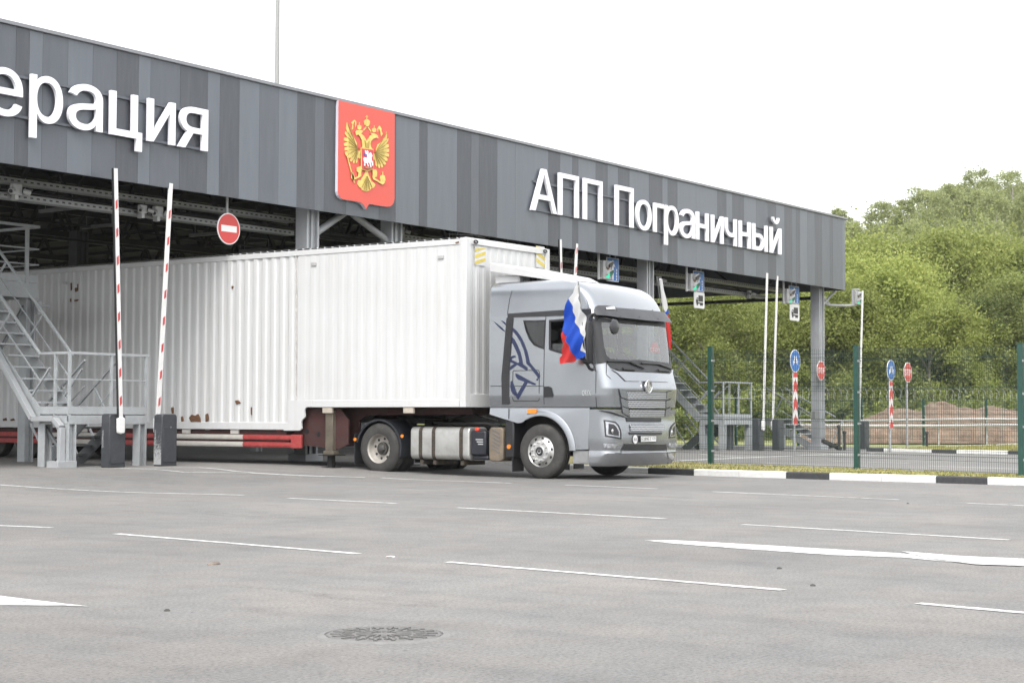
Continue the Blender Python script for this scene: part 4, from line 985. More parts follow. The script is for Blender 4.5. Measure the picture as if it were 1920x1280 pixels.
def platform(label, group):
    t = thing('inspection_platform', label, 'steel stairs', (PX0, PY0, PZ0), group)
    X = lambda u: PX0 + u; Y = lambda v_: PY0 + v_; Z = lambda q: PZ0 + q
    mb = MB()
    for a, b in (((0, 0), (2.05, 0)), ((0, .9), (2.05, .9))): mb.box(X(a[0]), X(b[0]), Y(a[1]) + (0 if a[1] == 0 else -.05), Y(a[1]) + (.05 if a[1] == 0 else 0), Z(.85), Z(1.02))
    mb.box(X(0), X(.05), Y(.052), Y(.848), Z(.85), Z(1.02)); mb.box(X(2.0), X(2.05), Y(.052), Y(.848), Z(.85), Z(1.02))
    mb.build('landing_frame', M_STEEL, t, bevel=.004)
    mb = MB(); mb.box(X(.02), X(2.03), Y(.02), Y(.88), Z(1.022), Z(1.045)); mb.build('landing_deck', M_STEEL2, t)
    mb = MB(); mb.box(X(.0), X(2.05), Y(.005), Y(.012), Z(1.05), Z(1.2)); mb.box(X(.002), X(.009), Y(.014), Y(.88), Z(1.05), Z(1.2)); mb.build('toe_board', M_STEEL, t)
    for u, v_ in ((.09, .09), (1.93, .09), (.09, .81), (1.93, .81)):
        mb = MB(); a, b = X(u), Y(v_)
        mb.box(a - .1, a - .07, b - .1, b + .1, Z(-.05), Z(.845)); mb.box(a + .07, a + .1, b - .1, b + .1, Z(-.05), Z(.845)); mb.box(a - .068, a + .068, b - .015, b + .015, Z(-.05), Z(.845))
        mb.build('leg', M_STEEL, t, bevel=.004)
    for u, v_ in ((.03, .03), (1.1, .03), (2.02, .03), (.03, .45), (2.02, .86)):
        mb = MB(); mb.box(X(u) - .03, X(u) + .03, Y(v_) - .02, Y(v_) + .02, Z(.9), Z(2.24)); mb.build('railing_post', M_STEEL, t)
    mb = MB(); hs = [(0, .06)]
    P = [(X(.03), Y(.9), Z(2.26)), (X(.03), Y(.03), Z(2.26)), (X(2.08), Y(.03), Z(2.26))]
    rail_run(mb, P, hs); rail_run(mb, [(a, b, c - .52) for a, b, c in P], [(0, .03)]); mb.build('railing', M_STEEL, t)
    flight(t, X(.02), X(.84), Y(.9), Z(1.06), Y(3.95), Z(3.95), 12, M_STEEL)
    flight(t, X(1.15), X(2.0), Y(.9), Z(.98), Y(2.15), Z(.02), 5, M_STEEL2)
    mb = MB(); mb.box(X(0), X(2.4), Y(3.95), Y(4.0), Z(3.62), Z(3.95)); mb.box(X(0), X(.05), Y(4.002), Y(8.5), Z(3.62), Z(3.95)); mb.box(X(2.35), X(2.4), Y(4.002), Y(8.5), Z(3.62), Z(3.95)); mb.box(X(.052), X(2.348), Y(8.45), Y(8.5), Z(3.62), Z(3.95))
    mb.build('deck_frame', M_STEEL, t)
    mb = MB(); mb.box(X(.055), X(2.345), Y(4.005), Y(8.445), Z(3.9), Z(3.93)); mb.build('deck', M_STEEL2, t)
    mb = MB(); mb.box(X(.86), X(2.4), Y(3.965), Y(3.972), Z(3.97), Z(4.12)); mb.build('deck_toe_board', M_STEEL, t)
    for u, v_ in ((2.26, 4.14), (.14, 4.14), (2.26, 8.3), (.14, 8.3)):
        mb = MB(); a, b = X(u), Y(v_)
        mb.box(a - .12, a - .09, b - .12, b + .12, Z(-.05), Z(3.615)); mb.box(a + .09, a + .12, b - .12, b + .12, Z(-.05), Z(3.615)); mb.box(a - .088, a + .088, b - .015, b + .015, Z(-.05), Z(3.615)); mb.build('deck_leg', M_STEEL, t)
    for u, v_ in ((.9, 3.98), (2.1, 3.98), (2.37, 6), (2.37, 8.4), (.03, 6), (.03, 8.4)):
        mb = MB(); mb.box(X(u) - .04, X(u) + .04, Y(v_) - .025, Y(v_) + .025, Z(3.75), Z(5.2)); mb.build('deck_post', M_STEEL, t)
    mb = MB(); P = [(X(.0), Y(3.98), Z(5.22)), (X(2.42), Y(3.98), Z(5.22)), (X(2.37), Y(8.45), Z(5.22)), (X(.03), Y(8.45), Z(5.22)), (X(.03), Y(4.4), Z(5.22))]
    P[0] = (X(.86), Y(3.98), Z(5.22)); rail_run(mb, P, [(0, .07), (-.5, .035), (-.85, .03)]); mb.build('deck_railing', M_STEEL, t)
    mb = MB(); mb.bar((X(.09), Y(.09), Z(.1)), (X(.09), Y(.81), Z(.8)), .05, .05); mb.bar((X(.2), Y(4.14), Z(.3)), (X(2.2), Y(4.14), Z(3.5)), .06, .06); mb.build('cross_brace', M_STEEL2, t)
    return t
G_ = 'steel truck inspection platforms'
p0 = platform('nearest grey steel inspection platform with stairs, left of the white trailer', G_)
c = on_y(1357, 797, 26.45); p1 = copy_tree(p0); p1.location = (c[0], 26.45, ground_z(c[0], 26.45)); p1['label'] = 'far grey steel inspection platform with stairs, right of the cab behind the green fence'
c = on_y(900, 797, 26.6); p2 = copy_tree(p0); p2.location = (c[0], 26.6, ground_z(c[0], 26.6)); p2['label'] = 'mostly hidden steel platform glimpsed below the trailer above the fuel tank'
# cable duct of the nearest one
M_DUCT = mat('duct_grey', (.30, .31, .32), .45, .1, var=.06)
mb = MB(); xd = 21.93
P = [on_x(-60, 560, xd), on_x(62, 785, xd), on_x(102, 785, xd), on_x(115, 801, xd)]; P.append(np.array([xd, P[-1][1], ground_z(xd, 26) + .12]))
for a, b in zip(P[:-1], P[1:]): mb.bar(a, b, .13, .10)
OFF[p0.name] = (PX0, PY0, PZ0); mb.build('cable_duct', M_DUCT, p0, bevel=.006)
g = ground_z(xd, P[-1][1]); mb = MB(); mb.box(xd - .22, xd + .25, P[-1][1] - .18, P[-1][1] + .16, g - .01, g + .13); mb.build('duct_footing', M_DUCT, p0, bevel=.008)
q = on_y(66, 578, 30.2); mb = MB(); mb.box(q[0] - .05, q[0] + .06, 30.05, 30.15, q[2] - .14, q[2] + .16); mb.box(q[0] + .062, q[0] + .3, 30.08, 30.13, q[2] + .03, q[2] + .09); mb.build('sensor_box', M_DUCT, p0, bevel=.01)
# further stair flight beyond the far platform
c0 = on_y(1436, 790, 29.3)
st = thing('steel_staircase', 'short steel stair flight coming down behind the tall boom pair', 'steel stairs', (c0[0], 29.3, 0))
flight(st, c0[0], c0[0] + 1.7, 29.3, 1.12, 27.2, .02, 6, M_STEEL)
mb = MB(); mb.box(c0[0] - .3, c0[0] + 1.8, 29.31, 30.8, .9, 1.15); mb.build('landing', M_STEEL2, st)
for u, v_ in ((-.2, 29.45), (1.7, 29.45), (-.2, 30.7), (1.7, 30.7)):
    mb = MB(); mb.box(c0[0] + u - .1, c0[0] + u + .1, v_ - .1, v_ + .1, -.02, .895); mb.build('leg', M_STEEL, st)
# ------------------------------------------------------------------ the tractor unit (faces -y, its right flank towards us)
XC, YREAR, ZROOF = 27.85, 19.33, 3.84
_Wz = ([1.30, 1.345, 1.50, 1.57, 2.2, 3.10, 3.16], [1.32, 1.29, 1.312, 1.322, 1.322, 1.312, 1.308])
def cW(z):
    if z <= 3.16: return float(np.interp(z, *_Wz))
    t = min(1., (z - 3.16) / (ZROOF - 3.16)); return 1.308 * (1 - .03 * t) * (1 - t ** 9.0) ** (1 / 5.0)
_Yz = ([.26, .34, .5, .8, 1.0, 1.2, 1.32, 1.45, 1.72, 1.95, 2.1, 2.16, 3.05, 3.2, 3.36, 3.5, 3.62, 3.72, 3.80, 3.84], [16.58, 16.51, 16.45, 16.44, 16.46, 16.49, 16.47, 16.46, 16.44, 16.50, 16.54, 16.56, 16.74, 16.80, 16.87, 16.96, 17.08, 17.26, 17.60, 18.1])
def cK(z): return float(np.interp(z, [1.3, 2.1, 3.1, 3.84], [1.0, 1.0, .74, .74]))
def cY(z): return float(np.interp(z, *_Yz))
def fd(u):
    u = min(1., abs(u)); d = .15 * u * u
    if u > .86: d += .18 * (1 - math.sqrt(max(0., 1 - ((u - .86) / .14) ** 2)))
    return d
# the front is addressed by arc length from the centre line (s = XC + arc), so that patches wrap round the corners
_au = [math.sin(PI / 2 * i / 400) for i in range(401)]; _as = [0.]
for _i in range(400): _as.append(_as[-1] + math.hypot(1.32 * (_au[_i + 1] - _au[_i]), fd(_au[_i + 1]) - fd(_au[_i])))
AMAX = _as[-1]
def s2u(s): a = s - XC; return math.copysign(float(np.interp(min(abs(a), AMAX), _as, _au)), a)
def u2s(u): return XC + math.copysign(float(np.interp(min(abs(u), 1.), _au, _as)), u)
def front_y(s, z): return cY(z) + cK(z) * fd(s2u(s))
def fpos(px, py):
    d = ray(px, py); z = 1.2; us = [-math.cos(PI * i / 600) for i in range(601)]
    for _ in range(4):
        W, yf, K = cW(z), cY(z), cK(z); prev = None; hit = None; best = (9, 0)
        for u in us:
            x, y = XC + W * u, yf + K * fd(u); c = x * d[1] - y * d[0]
            if abs(c) < best[0]: best = (abs(c), u)
            if prev is not None and prev * c <= 0: hit = u; break
            prev = c
        u = hit if hit is not None else best[1]; x, y = XC + W * u, yf + K * fd(u); z = 1.18 + d[2] * math.hypot(x, y) / math.hypot(d[0], d[1])
    return (u2s(u), float(z))
def spos(px, py):
    z = 2.0
    for _ in range(3): p = on_x(px, py, XC - cW(min(z, 3.2))); z = p[2]
    return (float(p[1]), float(p[2]))
def inpoly(x, y, P):
    c = False; j = len(P) - 1
    for i in range(len(P)):
        a, b = P[i], P[j]
        if (a[1] > y) != (b[1] > y) and x < (b[0] - a[0]) * (y - a[1]) / (b[1] - a[1]) + a[0]: c = not c
        j = i
    return c
def ring_fill(outer, inner, step):
    def dens(P):
        q = []
        for i, p in enumerate(P):
            r = P[(i + 1) % len(P)]; n = max(1, int(math.dist(p, r) / step)); q += [(p[0] + (r[0] - p[0]) * t / n, p[1] + (r[1] - p[1]) * t / n) for t in range(n)]
        return q
    o, i_ = dens(outer), dens(inner); n, m = len(o), len(i_); g = []
    x = min(p[0] for p in outer)
    while x < max(p[0] for p in outer):
        y = min(p[1] for p in outer)
        while y < max(p[1] for p in outer):
            if inpoly(x, y, outer) and not inpoly(x, y, inner) and min((p[0] - x) ** 2 + (p[1] - y) ** 2 for p in o + i_) > (step * .4) ** 2: g.append((x, y))
            y += step
        x += step
    V, E, F, *_ = delaunay_2d_cdt([Vector(p) for p in o + i_ + g], [(k, (k + 1) % n) for k in range(n)] + [(n + k, n + (k + 1) % m) for k in range(m)], [], 0, 1e-5)
    out = []
    for f in F:
        cx_ = sum(V[k].x for k in f) / len(f); cy_ = sum(V[k].y for k in f) / len(f)
        if inpoly(cx_, cy_, outer) and not inpoly(cx_, cy_, inner): out.append(tuple(f))
    return [tuple(v) for v in V], out
def fmap(off):
    def f(x, z):
        W = cW(z); u = s2u(x); e = .004; o_ = off(z) if callable(off) else off; s = cK(z) * (fd(min(1, u + e)) - fd(max(-1, u - e))) / ((min(1, u + e) - max(-1, u - e)) * W)
        l = math.sqrt(1 + s * s); return (XC + u * W + o_ * s / l, cY(z) + cK(z) * fd(u) - o_ / l, z)
    return f
def smap(off): return lambda y, z: (XC - cW(z) - off, y, z)
def front_patch(name, px, m, off=.004, th=.003, par=None, step=.08, mb=None, raw=False):
    own = mb is None; mb = mb or MB(); P = px if raw else [fpos(*p) for p in px]
    sheet(mb, P, fmap(off + th), fmap(off), step=step)
    return mb.build(name, m, par or truck, smooth=True) if own else None
def side_patch(name, px, m, off=.003, th=.003, par=None, step=None, mb=None, raw=False):
    own = mb is None; mb = mb or MB(); P = px if raw else [spos(*p) for p in px]
    sheet(mb, P, smap(off + th), smap(off), step=step)
    return mb.build(name, m, par or truck, smooth=True) if own else None
zr = lambda X, Y: (920 + X / 5.82, 560 + Y / 5.82)          # crop used for tracing the flank
zf = lambda X, Y: (1080 + X / 3.766, 540 + Y / 3.766)       # crop used for tracing the front

def mpaint_car(name, col, metal, rough, coat):
    m, nt, b = nodes(name); v = coords(nt); n = N(nt, 'ShaderNodeTexNoise', Scale=1.2, Detail=6.0); nt.links.new(v, n.inputs['Vector'])
    r = ramp(nt, n.outputs[0], [(.3, tuple(c * .93 for c in col)), (.7, tuple(min(1, c * 1.05) for c in col))])
    # road film: fine grime that settles low on the panels
    sx = nt.nodes.new('ShaderNodeSeparateXYZ'); nt.links.new(v, sx.inputs[0])
    h = N(nt, 'ShaderNodeMapRange'); h.inputs[1].default_value = .2; h.inputs[2].default_value = 1.3; h.inputs[3].default_value = .55; h.inputs[4].default_value = .0; nt.links.new(sx.outputs[2], h.inputs[0])
    n2 = N(nt, 'ShaderNodeTexNoise', Scale=6.0, Detail=8.0, Roughness=.7); nt.links.new(v, n2.inputs['Vector'])
    mu = N(nt, 'ShaderNodeMath', operation='MULTIPLY'); nt.links.new(h.outputs[0], mu.inputs[0]); nt.links.new(n2.outputs[0], mu.inputs[1])
    mx = nt.nodes.new('ShaderNodeMixRGB'); mx.inputs[2].default_value = (.20, .19, .18, 1); nt.links.new(mu.outputs[0], mx.inputs[0]); nt.links.new(r.outputs[0], mx.inputs[1])
    nt.links.new(mx.outputs[0], b.inputs['Base Color']); b.inputs['Metallic'].default_value = metal; b.inputs['Roughness'].default_value = rough; b.inputs['Coat Weight'].default_value = coat; b.inputs['Coat Roughness'].default_value = .12
    return m
M_SILV = mpaint_car('silver_paint', (.275, .29, .312), .80, .25, .7)
M_TRIM = mat('trim_black', (.011, .011, .013), .5, var=.15)
M_DGREY = mat('plastic_dark_grey', (.017, .0175, .02), .5, var=.12)
M_VISOR = mat('visor_grey', (.026, .027, .031), .45, var=.06)
M_CHR = mat('chrome', (.62, .62, .62), .18, 1.0, var=.06)
M_DECAL = mat('decal_navy', (.010, .016, .052), .4, var=.06)
M_SEAM = mat('panel_gap', (.02, .02, .022), .8)
M_ORANGE = mat('amber_lens', (.55, .17, .015), .25, var=.08)
def mglass(name, tint, refl):
    m = bpy.data.materials.new(name); m.use_nodes = True; nt = m.node_tree; nt.nodes.clear()
    o = nt.nodes.new('ShaderNodeOutputMaterial'); tr = nt.nodes.new('ShaderNodeBsdfTransparent'); gl = nt.nodes.new('ShaderNodeBsdfGlossy')
    v = coords(nt); n = N(nt, 'ShaderNodeTexNoise', Scale=2.0, Detail=5.0); nt.links.new(v, n.inputs['Vector'])
    r = ramp(nt, n.outputs[0], [(.3, (.015,) * 3), (.7, (.05,) * 3)]); nt.links.new(r.outputs[0], gl.inputs['Roughness'])
    tr.inputs[0].default_value = (*tint, 1); lw = nt.nodes.new('ShaderNodeFresnel'); lw.inputs[0].default_value = 1.5
    ma = N(nt, 'ShaderNodeMath', operation='MULTIPLY_ADD'); ma.inputs[1].default_value = 1.0; ma.inputs[2].default_value = refl; nt.links.new(lw.outputs[0], ma.inputs[0])
    mx = nt.nodes.new('ShaderNodeMixShader'); nt.links.new(ma.outputs[0], mx.inputs[0]); nt.links.new(tr.outputs[0], mx.inputs[1]); nt.links.new(gl.outputs[0], mx.inputs[2]); nt.links.new(mx.outputs[0], o.inputs[0]); return m
M_GLASS = mglass('windscreen_glass', (.82, .86, .85), .12); M_GLASS2 = mglass('side_glass', (.35, .38, .38), .04)

truck = thing('tractor_unit', 'silver tractor unit with a navy antelope head decal, coupled to the white trailer', 'truck', (XC, 18.1, 0))
GLASS = [fpos(*p) for p in [(1124, 601), (1127, 632), (1130.5, 655), (1134.5, 667), (1142, 673.5), (1170, 676.3), (1200, 678), (1256.5, 681.5), (1255.5, 660), (1252.5, 632), (1249, 610), (1200, 606)]]
GLASS = [(min(x, XC + AMAX - .20), z) for x, z in GLASS]
DOORW = [spos(*zr(*p)) for p in [(645, 240), (1032, 205), (1062, 225), (1070, 660), (1040, 672), (830, 605), (660, 560), (645, 545)]]
QUARW = [spos(*zr(*p)) for p in [(360, 242), (598, 236), (585, 548), (530, 530), (470, 500), (425, 440), (385, 350)]]
# shell: loops of points at many heights, window cells left open
zs_ = sorted(set([1.36, 1.43, 1.50, 1.57] + list(np.arange(1.60, 3.16, .026)) + [3.16, 3.22, 3.28, 3.34, 3.40, 3.46, 3.52, 3.58, 3.63, 3.68, 3.72, 3.755, 3.785, 3.81, 3.826, 3.836]))
NSD, NFR = 88, 72
def loop(z):
    W, yf, K = cW(z), cY(z), cK(z); ye = yf + K * fd(1.0); pts = []
    for i in range(NSD): pts.append((XC - W, YREAR + (ye - YREAR) * i / NSD, z))
    for i in range(NFR + 1):
        u = -math.cos(PI * i / NFR); pts.append((XC + W * u, yf + K * fd(u), z))
    for i in range(1, NSD + 1): pts.append((XC + W, ye + (YREAR - ye) * i / NSD, z))
    return pts
L_ = [loop(z) for z in zs_]; n = len(L_[0]); mb = MB(); vs = [p for l in L_ for p in l]; fs = []
for r in range(len(zs_) - 1):
    for k in range(n):
        k2 = (k + 1) % n; c_ = [L_[r][k], L_[r][k2], L_[r + 1][k2], L_[r + 1][k]]
        mx_, my_, mz_ = [sum(p[a] for p in c_) / 4 for a in range(3)]
        if k < NSD or (NSD + NFR <= k < n - 1):
            if inpoly(my_, mz_, DOORW) or inpoly(my_, mz_, QUARW): continue
        elif k < NSD + NFR and inpoly(u2s((mx_ - XC) / cW(mz_)), mz_, GLASS): continue
        fs.append((r * n + k, r * n + k2, (r + 1) * n + k2, (r + 1) * n + k))
fs.append(tuple((len(zs_) - 1) * n + k for k in range(n)))
mb.add(vs, fs); mb.build('cab_body', M_SILV, truck, smooth=True, angle=35, recalc=True)
# interior
M_INT = mat('cab_interior', (.10, .103, .108), .8, var=.2); M_CURT = mat('cab_curtain', (.55, .56, .56), .8, var=.1, scale=3, stretch=(6, 6, .4))
mb = MB()
for s_ in (XC - 1.19, XC + 1.17): mb.box(s_, s_ + .02, 17.0, 19.17, 1.53, 2.1); mb.box(s_, s_ + .02, 18.3, 19.17, 2.101, 3.22)
mb.box(XC - 1.17, XC + 1.17, 19.18, 19.2, 1.5, 3.25); mb.box(XC - 1.17, XC + 1.17, 17.0, 19.18, 3.23, 3.25); mb.box(XC - 1.17, XC + 1.17, 16.9, 19.18, 1.5, 1.52)
mb.build('cab_lining', M_INT, truck)
mb = MB(); sheet(mb, [(-1.12, 1.75), (1.12, 1.75), (1.12, 2.12), (-1.12, 2.12)], lambda x, z: (XC + x, 16.9 + .2 * (x / 1.1) ** 2, z), lambda x, z: (XC + x, 17.35, z), step=.2); mb.build('dashboard', M_INT, truck, bevel=.0)
mb = MB()
for x0, x1 in ((XC + .15, XC + .75),):
    for i in range(10): xx = x0 + (x1 - x0) * i / 10; mb.box(xx, xx + .045, 18.6 + .02 * (i % 2), 18.64 + .02 * (i % 2), 2.2, 2.95)
mb.build('curtain', M_CURT, truck)
for sx in (-1, 1):
    x = XC + sx * .62; mb = MB(); mb.box(x - .27, x + .27, 17.75, 18.25, 1.75, 1.95); mb.box(x - .26, x + .26, 18.25, 18.42, 1.85, 2.62); mb.box(x - .15, x + .15, 18.27, 18.4, 2.65, 2.88); mb.build('seat', M_INT, truck, bevel=.05)
mb = MB(); cw = Vector((XC + .58, 17.42, 2.28)); pts = []
for i in range(25):
    a = 2 * PI * i / 24; pts.append(cw + Vector((.235 * math.cos(a), .10 * math.sin(a), .21 * math.sin(a))))
mb.tube(pts, .018, 8, cap=False); mb.tube([cw + Vector((-.23, 0, 0)), cw + Vector((.23, 0, 0))], .02, 6); mb.tube([cw, cw + Vector((0, -.3, -.3))], .03, 6); mb.build('steering_wheel', M_TRIM, truck, smooth=True)
mb = MB(); PA = [(1218.5, 655), (1224, 642), (1232.5, 642), (1237.5, 658), (1237.5, 662), (1217.5, 659)]
PP = [(float(on_y(px, py, 16.93)[0]), float(on_y(px, py, 16.93)[2])) for px, py in PA]; mb.prism([(x, 16.93, z) for x, z in PP], (0, .01, 0)); pla = mb.build('placard', mat('placard_red', (.62, .07, .07), .5), truck)
mb = MB(); x0, x1 = PP[5][0] + .02, PP[4][0] - .01; put_text(mb, 'СТОП', (x0, 16.929, PP[5][1] + .01), (1, 0, 0), (0, 0, 1), (0, -1, 0), (x1 - x0, .07), .003, .02); mb.build('placard_lettering', M_SWHITE, pla)
# glazing
V, F = fill(GLASS, .1); mb = MB(); mb.add([fmap(.002)(*v) for v in V], F); mb.build('windscreen', M_GLASS, truck, smooth=True, angle=180)
def ring(name, outer, inner, mp, m, off=.006, step=.04):
    V, F = ring_fill(outer, inner, step); mb = MB(); n_ = len(V); mb.add([mp(off)(*v) for v in V] , F); return mb.build(name, m, truck, smooth=True, angle=180)
def grow(P, d):
    cx_ = sum(p[0] for p in P) / len(P); cy_ = sum(p[1] for p in P) / len(P); o = []
    for x, y in P:
        l = math.hypot(x - cx_, y - cy_); o.append((x + (x - cx_) / l * d, y + (y - cy_) / l * d))
    return o
SUR = [fpos(*p) for p in [(1116, 597), (1118, 640), (1120.8, 682.5), (1128, 681), (1137, 679.5), (1145, 690), (1161, 696), (1210, 699.5), (1254, 701), (1262, 690), (1259, 660), (1255, 630), (1251.5, 602), (1200, 596)]]
SUR = [(max(XC - AMAX + .02, min(x, XC + AMAX - .1)), z) for x, z in SUR]
for i_ in (0, 1, 2): SUR[i_] = (XC - AMAX + .035, SUR[i_][1])
inn = grow(GLASS, -.035); ring('windscreen_surround', SUR, inn, fmap, M_DGREY, .007)
GB = [fpos(*p) for p in [(1116, 590), (1251, 601), (1253, 613), (1200, 609), (1123, 603)]]
GB[0] = (XC - AMAX + .04, GB[0][1]); GB = [(max(XC - AMAX + .03, min(x, XC + AMAX - .14)), z) for x, z in GB]; front_patch('windscreen_header', GB, M_TRIM, .013, .004, raw=True)
V, F = fill(DOORW, .2); mb = MB(); mb.add([smap(-.015)(*v) for v in V if True], F)
ring('door_window_seal', grow(DOORW, .022), grow(DOORW, -.035), smap, M_TRIM, .005)
ring('quarter_window_seal', grow(QUARW, .012), grow(QUARW, -.03), smap, M_TRIM, .005)
mb = MB(); V, F = fill(QUARW, .2); mb.add([smap(-.008)(*v) for v in V], F); mb.build('quarter_window', M_GLASS2, truck)
half = [p for p in DOORW]; mb = MB(); V, F = fill([(y, 2.2 + (z - 2.2) * .45) for y, z in DOORW if True], .2)
mb.add([smap(-.02)(*v) for v in V], F); mb.build('door_window', M_GLASS2, truck)
for P, nm in ((DOORW, 'door_window'), (QUARW, 'quarter_window')):    # far flank
    V, F = fill(P, .3); mb = MB(); mb.add([(2 * XC - smap(-.008)(*v)[0], v[0], v[1]) for v in V], F); mb.build(nm, M_GLASS2, truck)
# flank trims
side_patch('drip_band', [zr(*p) for p in [(187, 163), (800, 122), (1095, 108), (1098, 190), (800, 186), (190, 206)]], M_DGREY, .004, .012)
side_patch('louvre_stripe', [zr(*p) for p in [(178, 207), (250, 207), (205, 800), (213, 1150), (128, 1150), (121, 850), (135, 700)]], M_DGREY, .004, .012)
mb = MB()
for k in range(17):
    Y = 240 + k * 33; xa = 178 - (Y - 207) * .062; xb = 248 - (Y - 207) * .070
    P = [spos(*zr(xa + 6, Y)), spos(*zr(xb - 4, Y + 22)), spos(*zr(xb - 4, Y + 28)), spos(*zr(xa + 6, Y + 6))]; sheet(mb, P, smap(.022), smap(.0165))
lo = mb.build('louvre_slats', M_TRIM, truck); lo['kind'] = 'stuff'
def seam(pts, fn, wpx=1.1, name='panel_gap', front=False):
    mb = MB()
    for a, b in zip(pts[:-1], pts[1:]):
        A, B = fn(*a), fn(*b); d = Vector(B) - Vector(A); n_ = Vector((-d.y, d.x)).normalized() * .007
        P = [Vector(A) - n_, Vector(A) + n_, Vector(B) + n_, Vector(B) - n_]
        sheet(mb, [tuple(p) for p in P], (fmap if front else smap)(.0032), (fmap if front else smap)(.001), step=.15)
    return mb.build(name, M_SEAM, truck)
seam([zr(603, 190), zr(585, 560), zr(584, 1152)], spos); seam([zr(1095, 190), zr(1112, 700), zr(1150, 780), zr(1156, 1190)], spos); seam([(962, 530), (955, 560), (951.5, 588)], spos)
seam([zr(250, 785), zr(520, 778), zr(533, 800), zr(530, 1100), zr(515, 1115), zr(250, 1113), zr(240, 1090), zr(243, 795), zr(250, 785)], spos)
seam([zr(0, 952), zr(580, 952)], spos); seam([zr(1012, 680), zr(1050, 725), zr(1150, 790)], spos)
side_patch('door_handle', [zr(*p) for p in [(586, 958), (640, 955), (662, 968), (683, 1045), (678, 1072), (586, 1074)]], M_TRIM, .004, .02)
side_patch('marker_lamp', [zr(*p) for p in [(415, 1203), (505, 1200), (512, 1210), (510, 1245), (500, 1250), (418, 1248), (412, 1238)]], M_ORANGE, .02, .03)
GOAT = [[(32, 245), (80, 278), (125, 315), (155, 350), (158, 362), (120, 340), (75, 295)], [(110, 232), (150, 252), (185, 285), (205, 312), (180, 305), (150, 275)],
        [(240, 310), (285, 350), (330, 410), (370, 490), (400, 570), (418, 640), (428, 695), (470, 745), (515, 800), (540, 838), (540, 855), (522, 870), (518, 890), (505, 892), (495, 878), (515, 868), (505, 842), (470, 800), (430, 745), (392, 710), (382, 640), (362, 560), (325, 470), (285, 405), (240, 350)],
        [(228, 405), (265, 450), (300, 520), (325, 580), (345, 660), (355, 715), (402, 748), (405, 775), (385, 778), (330, 745), (290, 720), (215, 778), (212, 740), (255, 708), (212, 690), (214, 655), (300, 700), (312, 690), (300, 620), (268, 545), (225, 460)],
        [(216, 640), (235, 622), (265, 618), (280, 638), (262, 640), (240, 650), (216, 672)],
        [(270, 815), (290, 818), (350, 850), (440, 900), (495, 925), (490, 942), (470, 940), (405, 915), (330, 1055), (300, 1100), (225, 1010), (215, 960), (218, 905), (230, 893), (242, 905), (290, 1040), (370, 905), (300, 880), (275, 850)]]
mb = MB()
for P in GOAT: sheet(mb, [spos(*zr(*p)) for p in P], smap(.0045), smap(.0025), step=.15)
mb.build('antelope_decal', M_DECAL, truck)
mb = MB(); a = spos(*zr(1000, 1055)); b = spos(*zr(1095, 1022)); put_text(mb, 'ORYX', (XC - cW(a[1]) - .002, a[0], a[1]), (0, -1, 0), (0, 0, 1), (-1, 0, 0), (abs(a[0] - b[0]), .1), .006, .01); mb.build('lettering', M_CHR, truck)
# roof: air deflector and its box
M_WHT = mat('deflector_white', (.43, .43, .435), .5, var=.05)
mb = MB(); A = lambda px, py, x: np.array(on_x(px, py, x))
xa = XC - .95; xb = XC + .95
p_ = [A(918, 492, xa), A(917, 508, xa), A(1040, 526, xa), A(1008, 509, xa)]
v0 = [tuple(p) for p in p_]; v1 = [(xb, p[1], p[2]) for p in p_]
mb.add(v0 + v1, [(0, 1, 2, 3), (7, 6, 5, 4), (0, 3, 7, 4), (3, 2, 6, 7), (0, 4, 5, 1)]); mb.build('air_deflector', M_WHT, truck, bevel=.012)
q0, q1 = A(928, 516, xa + .1), A(974, 532, xa + .1); mb = MB(); mb.box(xa + .1, xb - .1, q1[1], q0[1], 3.72, q0[2] - .02); mb.build('deflector_box', M_WHT, truck, bevel=.02)
q0, q1 = A(983, 517, xa + .15), A(993, 532, xa + .15); mb = MB(); mb.box(xa + .15, xa + .4, q1[1], q0[1], 3.72, q0[2]); mb.build('horn_block', M_TRIM, truck)
# sun visor
VP_ = [fpos(*p) for p in [(1113, 577), (1117, 573), (1132, 572.5), (1150, 577), (1200, 581), (1249, 585.5), (1253, 592), (1256, 605), (1200, 601), (1150, 595.5), (1116, 591), (1113, 586)]]
VP_ = [(max(XC - AMAX + .01, min(x, XC + AMAX - .03)), z) for x, z in VP_]
zt_ = max(z for x, z in VP_); voff = lambda z: .05 + .10 * max(0, min(1, (zt_ - z) / .3))
mb = MB(); sheet(mb, VP_, fmap(lambda z: voff(z) + .02), fmap(voff), step=.06); vi = mb.build('sun_visor', M_VISOR, truck, smooth=True)
mb = MB()
for X, Y in ((255, 160), (385, 150), (515, 158), (270, 203), (405, 207), (535, 220), (632, 205), (643, 242)):
    x, z = fpos(*zf(X, Y)); mb.disc(fmap(lambda z_: voff(z_) + .019)(min(x, XC + AMAX - .12), z), .013, (0, -1, 0), .006, 8)
mb.build('visor_studs', M_TRIM, vi)
front_patch('visor_slot', [fpos(*zf(*p)) for p in [(178, 138), (235, 132), (245, 148), (185, 152)]], M_SWHITE, voff(3.16) + .022, .004, raw=True)
